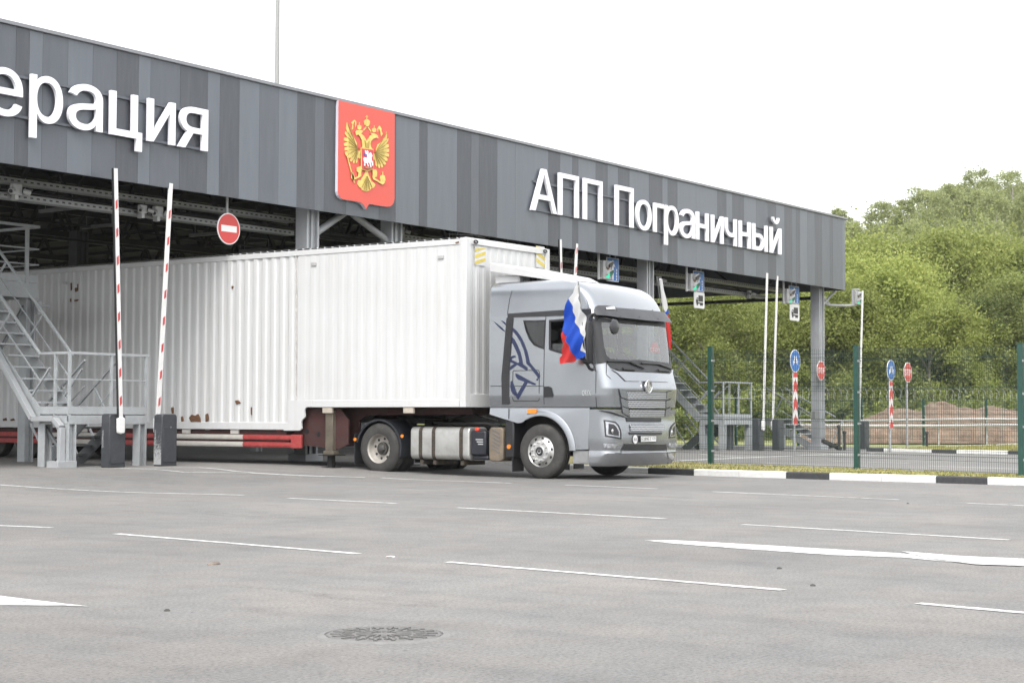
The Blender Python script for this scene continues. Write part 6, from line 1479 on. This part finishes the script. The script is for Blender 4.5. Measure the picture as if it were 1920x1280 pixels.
seamp = [(553.8, 478), (554.6, 478), (555.0, 748), (554.0, 748)]; rust([seamp], 'wall_joint', mat('joint_grey', (.43, .42, .40), .8, var=.3, scale=6))
M_STUB = mat('lashing_point', (.40, .40, .40), .5, .3)
for px, py in ((588, 495), (826, 482), (305, 515), (122, 530)):
    q = on_x(px, py, TX0); mb = MB(); mb.box(TX0 - .012, TX0 + .01, q[1] - .07, q[1] + .07, q[2] - .035, q[2] + .03); mb.build('lashing_point', M_STUB, trail)
# hazard panels on the front wall
M_YEL = mat('hazard_yellow', (.46, .37, .08), .6, var=.2, scale=8)
for px0, px1, s in ((890, 910, 1), (1005.5, 1021, -1)):
    a = on_y(px0, 459, YFR + .02); b = on_y(px1, 499 if s > 0 else 503, YFR + .02); x0, x1, z1, z0 = a[0], b[0], a[2] - .02, b[2]
    mb = MB(); mb.box(x0, x1, YFR + .018, YFR + .026, z0, z1); hz = mb.build('hazard_panel', M_CONT, trail); mb = MB(); H = z1 - z0; h = H / 3
    for k in range(-1, 3):
        zz = z0 + k * h; r_ = h * .55
        Q = [(x0, zz), (x1, zz + h * .8), (x1, zz + h * .8 + r_), (x0, zz + r_)]; Q = [(x if s > 0 else x0 + x1 - x, max(z0 + .005, min(z1 - .005, z))) for x, z in Q]
        if max(q[1] for q in Q) - min(q[1] for q in Q) > .05 and len(set(Q)) == 4: mb.prism([(x, YFR + .0175, z) for x, z in Q], (0, -.003, 0))
    mb.build('stripes', M_YEL, hz)
for px, py in ((891, 453.5), (1021, 471)):
    q = on_y(px, py, YFR); mb = MB(); pts = [(q[0] + .06 * math.cos(a), YFR - .02, q[2] + .03 * math.sin(a)) for a in np.linspace(0, 2 * PI, 13)]; mb.tube(pts, .012, 6, cap=False); mb.build('shackle', M_FRAME, trail, smooth=True)
# underbody: gooseneck, landing legs, cross members, axles
M_RED2 = mat('frame_oxide_red', (.042, .014, .013), .8, .1, var=.3, scale=3, dirt=(.04, .035, .03), dirt_amt=.5)
mb = MB()
for x in (TX0 + .5, TX1 - .56):
    mb.prism([(x, 24.9, .55), (x, 25.2, .86), (x, YST + .2, .86), (x, YST - .2, 1.35), (x, 20.0, 1.35), (x, 20.0, 1.22), (x, 22.75, 1.2), (x, 22.95, 1.1), (x, 23.0, .55)], (.06, 0, 0))
mb.box(TX0 + .57, TX1 - .57, 20.0, 22.6, 1.23, 1.34); mb.box(TX0 + .05, TX1 - .05, 24.6, 36.5, .62, .86); mb.build('gooseneck_frame', M_RED2, trail)
mb = MB(); mb.prism([(TX0 + .15, a, b) for a, b in [(24.4, .88), (24.9, .60), (23.2, .50), (22.95, .6), (22.95, 1.1), (23.2, 1.35), (24.1, 1.35), (24.35, 1.2)]], (.03, 0, 0)); mb.build('side_gusset', M_RED2, trail)
mb = MB()
for y, z in ((24.1, .86), (23.78, .80)): mb.disc((TX0 + .149, y, z), .055, (-1, 0, 0), .006, 14)
mb.build('gusset_holes', M_SBLACK, trail)
M_LEGM = mat('landing_leg', (.10, .085, .065), .7, .1, var=.25, scale=5)
for x in (TX0 + .05, TX1 - .25):
    mb = MB(); mb.box(x, x + .17, 23.30, 23.50, .46, 1.3); mb.box(x - .02, x + .19, 23.26, 23.54, .38, .458); lg = mb.build('landing_leg', M_LEGM, trail, bevel=.01)
    mb = MB(); mb.box(x + .03, x + .14, 23.34, 23.46, .12, .378); mb.box(x - .06, x + .23, 23.25, 23.55, .09, .118); mb.box(x - .1, x + .3, 23.2, 23.6, .36, .378); mb.build('foot', M_FRAME, lg)
for px in (614, 766):
    q = on_x(px, 768, TX0 + .02); mb = MB(); mb.box(TX0 + .01, TX0 + .06, q[1] - .13, q[1] + .13, 1.245, 1.355); mb.build('floor_bracket', mat('bracket_buff', (.36, .32, .27), .7, var=.15, scale=8), trail)
def xr(px, py): return float(on_x(px, py, TX0 + .06)[1])
M_GW = mat('guard_white', (.42, .405, .38), .6, var=.1, scale=4, dirt=(.35, .3, .25), dirt_amt=.5); M_GR2 = mat('guard_red', (.30, .035, .035), .55, var=.15, scale=4, dirt=(.3, .12, .1), dirt_amt=.5)
gd = [(xr(566, 820), xr(458, 820), 1), (xr(458, 820), xr(316, 822), 0), (xr(316, 822), xr(205, 823), 1), (xr(205, 823), 32.5, 0), (32.5, 35, 1)]
for z0, z1 in ((.67, .775), (.515, .62)):
    mb = MB()
    for a, b, mi in gd: mb.box(TX0 + .02, TX0 + .06, a + .002, b - .002, z0, z1, mi); mb.box(TX0 + .005, TX0 + .0195, a + .002, b - .002, z0 + .028, z1 - .028, mi)
    mb.build('side_guard', [M_GW, M_GR2], trail)
mb = MB(); mb.box(TX0 + .0, TX0 + .066, gd[0][0] - .02, gd[0][0] + .26, .50, .785); mb.build('guard_end', M_GR2, trail, bevel=.008)
for px, m_ in ((522, M_GR2), (388, M_GW), (250, M_GR2)):
    y = xr(px, 810); mb = MB(); mb.box(TX0 + .065, TX0 + .10, y - .06, y + .06, .51, .88); mb.build('guard_bracket', m_, trail)
for y in (27.6, 26.1, 31.0): mb = MB(); mb.box(TX0 + .02, TX0 + .07, y - .12, y + .12, .79, .88); mb.build('floor_bracket', M_GW, trail)
for yc in (33.2, 34.5, 35.8):
    for x0, sg in ((TX0 + .15, 1), (TX1 - .15, -1)):
        mb = MB(); gz_ = ground_z(27, yc); mb.lathe([(.28, 0), (.42, -.01 * sg), (.49, .03 * sg), (.50, .06 * sg), (.50, .26 * sg), (.47, .3 * sg), (.28, .3 * sg)], (x0, yc, gz_ + .5), 36); tw = mb.build('tyre', M_TYRE, trail, smooth=True)
        mb = MB(); mb.lathe([(.285, .0), (.27, .08 * sg), (.12, .1 * sg), (.001, .05 * sg)], (x0, yc, gz_ + .5), 24); mb.build('rim', M_STEELRIM, tw, smooth=True)
    mb = MB(); mb.tube([(TX0 + .3, yc, .62), (TX1 - .3, yc, .62)], .07, 10); mb.build('axle', M_FRAME, trail)
q = on_y(871, 441, YFR + .4); mb = MB(); mb.tube([(TX0 + .1, YFR + .5, TZT + .02), (TX0 + .1, YFR + .5, TZT + .10), (TX0 + .6, YFR + .2, TZT + .10), (TX0 + .9, YFR + .1, TZT + .02)], .008, 6); mb.build('roof_cable', M_FRAME, trail)
# ------------------------------------------------------------------ flags
def mcloth(name, col):
    m, nt, b = nodes(name); v = coords(nt); n = N(nt, 'ShaderNodeTexNoise', Scale=3.0, Detail=4.0); nt.links.new(v, n.inputs['Vector'])
    r = ramp(nt, n.outputs[0], [(.3, tuple(c * .9 for c in col)), (.7, col)]); nt.links.new(r.outputs[0], b.inputs['Base Color']); b.inputs['Roughness'].default_value = .65
    tl = nt.nodes.new('ShaderNodeBsdfTranslucent'); nt.links.new(r.outputs[0], tl.inputs[0]); mx = nt.nodes.new('ShaderNodeMixShader'); mx.inputs[0].default_value = .25
    nt.links.new(b.outputs[0], mx.inputs[1]); nt.links.new(tl.outputs[0], mx.inputs[2]); nt.links.new(mx.outputs[0], nt.nodes['Material Output'].inputs[0]); return m
M_CW, M_CB, M_CR = mcloth('flag_white', (.58, .58, .58)), mcloth('flag_blue', (.006, .065, .45)), mcloth('flag_red', (.48, .022, .022))
XFL = 26.22
fl = thing('flag', 'white, blue and red flag hanging in folds from the near cab window', 'flag', (XFL, 17.2, 2.6))
def fy(X, Y): p = on_x(920 + X / 5.82, 560 + Y / 5.82, XFL); return (p[1], p[2])
def fold(y, z):
    s = (z - 2.2) / 1.4; k = y * 1.0 + z * .42
    return XFL + .055 * math.sin(k * 15) * (1.05 - .5 * max(0, s)) + .03 * math.sin(k * 31 + z * 5) + .02 * math.sin(z * 9)
W_ = [(868, 0), (905, -60), (925, -130), (945, -170), (957, -120), (962, -20), (985, 60), (1005, 130), (1025, 185), (1032, 240), (1028, 270), (1018, 330), (1020, 400), (1024, 480), (1028, 540), (1044, 580), (1042, 592), (990, 565), (998, 490), (1000, 420), (975, 360), (945, 280), (915, 200), (893, 130), (880, 70)]
B_ = [(866, 2), (878, 72), (891, 132), (913, 202), (943, 282), (973, 362), (998, 421), (996, 490), (988, 566), (1042, 594), (1046, 615), (1020, 640), (960, 655), (918, 662), (898, 640), (885, 590), (862, 500), (832, 430), (800, 390), (775, 345), (772, 320), (785, 255), (805, 165), (835, 70)]
R_ = [(773, 347), (798, 392), (830, 432), (860, 502), (883, 592), (896, 642), (912, 664), (880, 690), (830, 700), (775, 714), (758, 705), (756, 640), (785, 622), (795, 600), (770, 540), (772, 470), (768, 400)]
mb = MB()
for i, P in enumerate((W_, B_, R_)): sheet(mb, [fy(*p) for p in P], lambda y, z: (fold(y, z), y, z), step=.035, mi=i)
mb.build('cloth', [M_CW, M_CB, M_CR], fl, smooth=True, angle=180, recalc=False)
mb = MB(); a = fy(943, -175); b = fy(1020, 650); mb.tube([(XFL + .04, a[0], a[1] + .02), (XFL + .06, b[0], b[1]), (XFL + .25, b[0] + .02, b[1] - .05)], .012, 8); mb.build('pole', M_LAMP, fl, smooth=True)
YF2 = 17.9; f2 = thing('flag', 'furled flag on the far side of the cab, its white edge showing above the visor', 'flag', (29.3, YF2, 2.6))
g = lambda px, py: (lambda p: (p[0], p[2]))(on_y(px, py, YF2))
mb = MB()
for i, P in ((0, [(1238, 524), (1240, 522), (1242, 523), (1245, 545), (1249, 565), (1251, 577), (1249, 585), (1246, 580), (1243, 560), (1240, 540)]), (1, [(1249, 585), (1251, 578), (1253, 586), (1250, 590)]), (2, [(1251, 591), (1253, 590), (1255, 606), (1257, 630), (1258, 655), (1256, 652), (1253, 625), (1251, 606)])):
    sheet(mb, [g(*p) for p in P], lambda x, z: (x, YF2 + .02 * math.sin(x * 30 + z * 7), z), lambda x, z: (x + .004, YF2 + .03 + .02 * math.sin(x * 30 + z * 7), z), step=.05, mi=i)
mb.build('cloth', [M_CW, M_CB, M_CR], f2, smooth=True, angle=60)
a, b = g(1240, 521), g(1255, 640); mb = MB(); mb.tube([(a[0] + .03, YF2 + .12, a[1] + .03), (b[0] + .03, YF2 + .12, b[1])], .012, 6); mb.build('pole', M_LAMP, f2, smooth=True)

# ------------------------------------------------------------------ the passenger behind the windscreen
def skin_body(name, joints, edges, m, parent):
    me = bpy.data.meshes.new(name); off = OFF[parent.name]
    me.from_pydata([tuple(c - o for c, o in zip(j[0], off)) for j in joints], edges, []); me.materials.append(m)
    o = bpy.data.objects.new(name, me); COL.objects.link(o); o.parent = parent
    md = o.modifiers.new('Skin', 'SKIN'); md.use_smooth_shade = True
    for i, j in enumerate(joints): sv = me.skin_vertices[0].data[i]; sv.radius = j[1] if isinstance(j[1], tuple) else (j[1], j[1]); sv.use_root = (i == 0)
    s = o.modifiers.new('Subdivision', 'SUBSURF'); s.levels = 2; s.render_levels = 2; return o
M_SKIN = mat('skin', (.50, .31, .23), .6, var=.06, scale=20); M_SHIRT = mat('dark_shirt', (.07, .08, .10), .8, var=.2, scale=8); M_HAIR = mat('hair_dark', (.03, .025, .02), .7, var=.2, scale=30)
pq = Vector((XC - .62, 17.98, 1.98)); per = thing('person', 'person in a dark shirt sitting behind the windscreen in the passenger seat', 'person', tuple(pq))
P = lambda x, y, z: (pq.x + x, pq.y + y, pq.z + z)
J = [(P(0, .05, .02), (.17, .12)), (P(0, .06, .22), (.16, .11)), (P(0, .05, .42), (.19, .12)), (P(0, .03, .53), (.09, .08)), (P(0, .0, .62), (.055, .055)), (P(0, -.02, .72), (.075, .09)), (P(0, -.02, .82), (.08, .095)), (P(0, -.01, .87), (.05, .06))]
E = [(i, i + 1) for i in range(7)]
for s in (-1, 1):
    k = len(J); J += [(P(s * .19, .04, .47), .07), (P(s * .25, -.06, .24), .05), (P(s * .17, -.27, .16), .038), (P(s * .14, -.33, .155), (.035, .02))]; E += [(2, k), (k, k + 1), (k + 1, k + 2), (k + 2, k + 3)]
    for f in range(4):
        q = len(J); a = -.03 + .02 * f; L_ = (.075, .085, .08, .062)[f]; J += [(P(s * .14 + a, -.36, .155), .009), (P(s * .14 + a, -.36 - L_ * .6, .145), .0085), (P(s * .14 + a, -.36 - L_, .125), .008)]; E += [(k + 3, q), (q, q + 1), (q + 1, q + 2)]
    q = len(J); J += [(P(s * .14 - s * .045, -.34, .15), .011), (P(s * .14 - s * .06, -.385, .14), .010)]; E += [(k + 3, q), (q, q + 1)]
    k = len(J); J += [(P(s * .1, -.05, .0), .09), (P(s * .13, -.42, .06), .07), (P(s * .13, -.46, -.3), .055)]; E += [(0, k), (k, k + 1), (k + 1, k + 2)]
skin_body('body', J, E, M_SKIN, per)
mb = MB(); mb.lathe([(.001, .87), (.06, .86), (.088, .80), (.09, .76)], (pq.x, pq.y + .005, pq.z), 20, axis='z'); mb.build('hair', M_HAIR, per, smooth=True)
mb = MB()
for s in (-1, 1): mb.disc((pq.x + s * .03, pq.y - .112, pq.z + .755), .010, (0, -1, 0), .004, 10)
mb.build('eyes', M_SBLACK, per)
J2 = [(P(0, .05, .0), (.19, .14)), (P(0, .06, .22), (.175, .125)), (P(0, .05, .42), (.205, .135)), (P(0, .04, .51), (.09, .085))]; E2 = [(0, 1), (1, 2), (2, 3)]
for s in (-1, 1): k = len(J2); J2 += [(P(s * .195, .04, .47), .082), (P(s * .25, -.06, .25), .062), (P(s * .19, -.22, .18), .048)]; E2 += [(2, k), (k, k + 1), (k + 1, k + 2)]
skin_body('shirt', J2, E2, M_SHIRT, per)

# ------------------------------------------------------------------ parked cars in the distance
def parked_car(label, c, yaw, m, L=4.6, H=1.75):
    t = thing('parked_car', label, 'car', (c[0], c[1], c[2]), None); OFF[t.name] = (0, 0, 0); h = L / 2
    prof = [(-h, .45), (-h, .95), (-h * .93, 1.05), (-h * .5, 1.12), (-h * .28, H - .06), (-h * .1, H), (h * .55, H), (h * .82, H - .1), (h * .97, 1.05), (h, .9), (h, .45), (h * .78, .42), (h * .75, .62), (h * .62, .72), (h * .49, .62), (h * .46, .36), (-h * .46, .36), (-h * .49, .62), (-h * .62, .72), (-h * .75, .62), (-h * .78, .42)]
    mb = MB(); mb.prism([(u, -.88, v_) for u, v_ in prof], (0, 1.76, 0)); mb.build('body', m, t, bevel=.06, segs=3)
    for s in (-1, 1):
        for P in ([(-h * .42, 1.13), (-h * .24, H - .14), (-h * .02, H - .12), (-h * .02, 1.13)], [(.04, 1.13), (.04, H - .12), (h * .45, H - .12), (h * .45, 1.13)], [(h * .48, 1.13), (h * .48, H - .13), (h * .72, H - .18), (h * .85, 1.13)]):
            mb = MB(); mb.prism([(u, s * .883, v_) for u, v_ in P], (0, s * .006, 0)); mb.build('window', M_GLASSD, t)
        for u in (-h * .62, h * .62):
            mb = MB(); n = 24; mb.lathe([(.2, 0), (.3, -.0), (.33, .04), (.33, .2), (.2, .2)] if s < 0 else [(.2, 0), (.3, 0), (.33, -.04), (.33, -.2), (.2, -.2)], (u, s * .90, .33), n, axis='y'); wt = mb.build('tyre', M_TYRE, t, smooth=True)
            mb = MB(); mb.lathe([(.205, 0), (.2, .02 * -s), (.06, .01 * s), (.001, .01 * s)], (u, s * .895, .33), n, axis='y'); mb.build('rim', M_RIM, wt, smooth=True)
        mb = MB(); mb.box(-h - .006, -h + .04, s * .58 - .16, s * .58 + .16, .72, .88); mb.build('headlight', M_LENS, t, bevel=.01)
    mb = MB(); mb.add([(-h * .475, -.74, 1.16), (-h * .475, .74, 1.16), (-h * .30, .68, H - .1), (-h * .30, -.68, H - .1)], [(0, 1, 2, 3)]); mb.build('windscreen', M_GLASSD, t)
    mb = MB(); mb.box(-h - .005, -h + .03, -.36, .36, .6, .86); mb.build('grille', M_SBLACK, t)
    t.rotation_euler = (0, 0, yaw); return t
M_GLASSD = mat('car_glass', (.02, .025, .028), .08, var=.1); M_CARW = mat('car_white', (.52, .52, .515), .3, var=.03, coat=.5); M_CARG = mat('car_grey', (.18, .19, .2), .3, .4, var=.05, coat=.5)
c = at_depth(1272, 819, 110); parked_car('white off-road car parked beyond the far stairs, just right of the cab', (c[0], c[1], 0), math.radians(-56), M_CARW, H=1.95)
c = at_depth(1345, 822, 100); parked_car('grey car parked behind the legs of the far stairs', (c[0], c[1], 0), math.radians(-50), M_CARG)
c = at_depth(1893, 835, 95); parked_car('white vehicle showing its roof behind the right end of the soil heap', (c[0], c[1], .0), math.radians(-50), M_CARW, H=1.75)

# ------------------------------------------------------------------ trees
def mleaf(name, a, b_, c_):
    m, nt, b = nodes(name); g = nt.nodes.new('ShaderNodeNewGeometry'); oi = nt.nodes.new('ShaderNodeObjectInfo')
    v = coords(nt); n = N(nt, 'ShaderNodeTexNoise', Scale=.55, Detail=3.0); nt.links.new(v, n.inputs['Vector'])
    ad = N(nt, 'ShaderNodeMath', operation='MULTIPLY_ADD'); ad.inputs[1].default_value = .45; nt.links.new(g.outputs['Random Per Island'], ad.inputs[0])
    m2 = N(nt, 'ShaderNodeMath', operation='MULTIPLY'); m2.inputs[1].default_value = .6; nt.links.new(n.outputs[0], m2.inputs[0]); nt.links.new(m2.outputs[0], ad.inputs[2])
    r = ramp(nt, ad.outputs[0], [(.2, a), (.5, b_), (.8, c_)])
    hs_ = nt.nodes.new('ShaderNodeHueSaturation'); mr = N(nt, 'ShaderNodeMapRange'); mr.inputs[3].default_value = .82; mr.inputs[4].default_value = 1.35; nt.links.new(oi.outputs['Random'], mr.inputs[0]); nt.links.new(mr.outputs[0], hs_.inputs['Value']); nt.links.new(r.outputs[0], hs_.inputs['Color'])
    nt.links.new(hs_.outputs[0], b.inputs['Base Color']); b.inputs['Roughness'].default_value = .55; b.inputs['Specular IOR Level'].default_value = .3
    tl = nt.nodes.new('ShaderNodeBsdfTranslucent'); nt.links.new(hs_.outputs[0], tl.inputs[0]); mx = nt.nodes.new('ShaderNodeMixShader'); mx.inputs[0].default_value = .5
    nt.links.new(b.outputs[0], mx.inputs[1]); nt.links.new(tl.outputs[0], mx.inputs[2]); nt.links.new(mx.outputs[0], nt.nodes['Material Output'].inputs[0]); return m
M_LA = mleaf('leaves_bright', (0.136, 0.175, 0.040), (0.215, 0.251, 0.062), (0.322, 0.345, 0.107)); M_LB = mleaf('leaves_mid', (0.113, 0.147, 0.040), (0.175, 0.209, 0.059), (0.266, 0.288, 0.096)); M_LC = mleaf('leaves_dark', (0.079, 0.113, 0.034), (0.130, 0.164, 0.047), (0.203, 0.226, 0.077))
M_LF = mleaf('leaves_forest', (0.136, 0.164, 0.068), (0.203, 0.226, 0.096), (0.282, 0.299, 0.141))  # paler than the nearer leaves: distance haze put into the leaf colour
M_BARK = mat('bark', (.20, .18, .15), .9, var=.4, scale=3, stretch=(3, 3, .6))
def crown_pts(rg, H, R, nc, nl, base=.22, low=False):
    """leaf centres: clumps through an uneven crown, outward shell favoured"""
    cs = []
    for _ in range(nc):
        t = rg.random() ** .8; z = H * (base + (1 - base) * t); pr_ = math.sin(PI * min(1, (t * .84 + .14))) ** .5
        a = rg.random() * 2 * PI; rr = R * pr_ * (.35 + .65 * math.sqrt(rg.random())) * (.8 + .4 * rg.random()); cs.append((rr * math.cos(a), rr * math.sin(a), z, R * (.13 + .16 * rg.random())))
    cs = np.array(cs); cs[:, 3] *= .85; k = rg.integers(0, nc, nl); d = rg.normal(size=(nl, 3)); d /= np.linalg.norm(d, axis=1)[:, None]; d[:, 2] = np.abs(d[:, 2]) * 1.0 - .3
    r = cs[k, 3] * (.55 + .45 * rg.random(nl) ** .5); p = cs[k, :3] + d * r[:, None] * np.array([1, 1, .95]) + rg.normal(size=(nl, 3)) * R * .05
    nf = int(nl * .3); j = rg.integers(0, nc, nf); p[:nf] = cs[j, :3] * np.array([.93, .93, 1]) + rg.normal(size=(nf, 3)) * R * .16; return p, d
def leaf_quads(rg, p, d, s):
    n = len(p); nr = d * .35 + rg.normal(size=(n, 3)) * .8 + np.array([0, 0, .2]); nr /= np.linalg.norm(nr, axis=1)[:, None]
    up = rg.normal(size=(n, 3)); a = np.cross(nr, up); a /= np.linalg.norm(a, axis=1)[:, None]; b = np.cross(nr, a); sz = s * np.exp(rg.normal(size=n) * .28)[:, None]
    q = np.stack([p - a * sz, p - b * sz * .55, p + a * sz, p + b * sz * .55], axis=1); return q.reshape(-1, 3)
def leaf_mesh(name, co, m):
    n = len(co); me = bpy.data.meshes.new(name); me.vertices.add(n); me.vertices.foreach_set('co', co.astype(np.float32).ravel()); nf = n // 4
    me.loops.add(n); me.loops.foreach_set('vertex_index', np.arange(n, dtype=np.int32)); me.polygons.add(nf); me.polygons.foreach_set('loop_start', np.arange(0, n, 4, dtype=np.int32)); me.polygons.foreach_set('loop_total', np.full(nf, 4, np.int32)); me.update(); me.materials.append(m); return me
def trunk_mesh(rg, H, R, mb=None, o=(0, 0, 0)):
    mb = mb or MB(); o = Vector(o); n = 6; pts = []; x = y = 0.
    for i in range(n + 1): pts.append(o + Vector((x, y, H * .86 * i / n))); x += rg.normal() * .12; y += rg.normal() * .12
    mb.tube(pts, [.02 * H * (1 - i / (n + .6)) + .015 for i in range(n + 1)], 7)
    for _ in range(9):
        t = .25 + .6 * rg.random(); b0 = pts[0].lerp(pts[-1], t); k = int(t * n); b0 = pts[k].lerp(pts[min(n, k + 1)], t * n - k); a = rg.random() * 2 * PI; l = R * (.5 + .5 * rg.random()) * (1.1 - .5 * t)
        b1 = b0 + Vector((math.cos(a) * l * .5, math.sin(a) * l * .5, l * .45)); b2 = b1 + Vector((math.cos(a) * l * .4, math.sin(a) * l * .4, l * .45)); mb.tube([b0, b1, b2], [.007 * H, .004 * H, .012], 5)
    return mb
protos = {}
for nm, H, R, nc, nl, ls, m in (('broad', 8, 4.2, 170, 60000, .068, M_LA), ('bushy', 7.5, 3.4, 140, 46000, .068, M_LA), ('oval', 11, 3.4, 160, 52000, .072, M_LB), ('tall', 13, 3.8, 190, 60000, .074, M_LB), ('dark', 9, 3.5, 150, 46000, .072, M_LC), ('slim', 14, 2.2, 120, 24000, .075, M_LB)):
    rg = np.random.default_rng(sum(map(ord, nm))); base = .03 if nm in ('broad', 'bushy') else .08
    p, d = crown_pts(rg, H, R, nc, nl, base); cm = leaf_mesh('crown', leaf_quads(rg, p, d, ls), m); tm = trunk_mesh(rg, H, R); protos[nm] = (cm, tm, H)
TR = [(1228, 104, 7.5, 'bushy', 'bushy pale green tree peeping out right behind the cab'), (1330, 100, 8.2, 'broad', 'broad yellow-green bushy tree behind the upper part of the far stairs'), (1402, 107, 7.4, 'dark', 'darker green tree between the broad bushy tree and the tall booms'),
      (1462, 101, 7.8, 'bushy', 'bright bushy tree right behind the tall pair of raised booms'), (1512, 106, 8.2, 'oval', 'mid-green oval tree left of the last canopy column'), (1572, 100, 8.6, 'bushy', 'yellow-green bushy tree right of the last column, under the bracket arm'),
      (1645, 104, 10.6, 'broad', 'largest rounded yellow-green tree, right of the lone boom'), (1712, 109, 7.6, 'dark', 'dark green tree between the large rounded tree and the low bright one'), (1768, 98, 7.4, 'bushy', 'low bright yellow-green tree above the highest part of the soil heap'),
      (1826, 106, 8.6, 'oval', 'mid-green tree right of the low bright one, behind the heap'), (1862, 100, 8.2, 'dark', 'dark shady tree left of the rightmost fence post'), (1912, 101, 9.4, 'oval', 'green tree behind the rightmost fence post at the frame edge'), (1985, 104, 9.5, 'dark', 'dark tree just outside the right frame edge'),
      (1285, 121, 10.2, 'oval', 'taller oval tree behind the broad bushy one, left side, under the canopy edge'), (1372, 122, 10.5, 'tall', 'tall tree in the second row above the far stair landing'), (1488, 120, 10.8, 'oval', 'second-row tree behind the last lane sign'),
      (1556, 118, 11.5, 'tall', 'tall tree in the second row directly behind the canopy corner'), (1606, 124, 13.0, 'broad', 'wide light tree filling the gap just right of the canopy end wall'), (1690, 121, 12.5, 'tall', 'tall mid-green tree above the chevron sign in front of the heap'),
      (1748, 124, 12.8, 'oval', 'oval tree above the highest heap in the second row'), (1806, 119, 13.2, 'broad', 'wide light-topped tree in the second row, right third of the wood'), (1868, 125, 13.0, 'tall', 'tall second-row tree left of the rightmost fence post'),
      (1930, 120, 12.4, 'broad', 'wide tree cut by the right frame edge in the second row'), (1519, 150, 15.2, 'slim', 'slim treetop poking up above the canopy roof near its right end')]
first = {}
for i, (px, dep, H, nm, lb) in enumerate(TR):
    c = at_depth(px, 780, dep); z = hill(c[0], c[1]) - .1; cm, tm, h0 = protos[nm]
    if nm not in first:
        t = thing('tree', lb, 'tree', (0, 0, 0), 'trees at the edge of the wood'); OFF[t.name] = (0, 0, 0)
        o = bpy.data.objects.new('crown', cm); COL.objects.link(o); o.parent = t; tm.build('trunk', M_BARK, t, smooth=True); first[nm] = t
    else:
        t = copy_tree(first[nm]); t['label'] = lb
    s = H / h0; t.location = (c[0], c[1], z); t.scale = (s * random.uniform(.95, 1.12), s * random.uniform(.95, 1.12), s); t.rotation_euler = (0, 0, random.uniform(0, 6.28))
# the wood on the hill reads as one mass
rg = np.random.default_rng(11); allp = []; tb = MB()
for dep in (137, 147, 158, 170, 184, 199, 216, 235, 256):
    px = 930 + rg.random() * 30
    while px < 2120:
        H = 7.6 + 5.2 * rg.random(); R = 2.2 + 1.6 * rg.random(); dd = dep + rg.normal() * 4; c = at_depth(px, 780, dd); z = hill(c[0], c[1]) - .3
        p, d = crown_pts(rg, H, R, 95, int(12500 * (150 / dep) ** .6), .10); p += np.array([c[0], c[1], z]); allp.append(leaf_quads(rg, p, d, .098 * (dep / 150) ** .5))
        if rg.random() < .55: trunk_mesh(rg, H, R, tb, (c[0], c[1], z))
        px += (R * 1.45) / dd * 3155
o = bpy.data.objects.new('forest', leaf_mesh('forest', np.concatenate(allp), M_LF)); COL.objects.link(o); o['kind'] = 'stuff'
M_BIRCH = mat('pale_bark', (.38, .36, .32), .9, var=.35, scale=2, stretch=(2, 2, .5)); o2 = tb.build('forest_trunks', M_BIRCH, None, smooth=True); o2['kind'] = 'stuff'
# air between here and the hill
m_, nt_, b_ = nodes('air'); nt_.nodes.remove(b_); pv = nt_.nodes.new('ShaderNodeVolumePrincipled'); pv.inputs['Color'].default_value = (.93, .95, .96, 1); pv.inputs['Density'].default_value = .00015; pv.inputs['Anisotropy'].default_value = 0
nt_.links.new(pv.outputs[0], nt_.nodes['Material Output'].inputs['Volume'])
mb = MB(); mb.box(-2700, 2900, -2200, 3200, -1.2, 48); hz_ = mb.build('haze', m_); hz_['kind'] = 'stuff'
# low undergrowth below the trees
allp = []
for dep in (93, 98, 111, 116, 128):
    px = 1000 + rg.random() * 20
    while px < 2100:
        H = 1.2 + 1.6 * rg.random(); R = 1.3 + .9 * rg.random(); c = at_depth(px, 780, dep + rg.normal() * 2); z = hill(c[0], c[1]) - .1
        p, d = crown_pts(rg, H, R, 30, 3600, .02); p += np.array([c[0], c[1], z]); allp.append(leaf_quads(rg, p, d, .095)); px += R * 1.5 / dep * 3155
o = bpy.data.objects.new('undergrowth', leaf_mesh('undergrowth', np.concatenate(allp), M_LB)); COL.objects.link(o); o['kind'] = 'stuff'
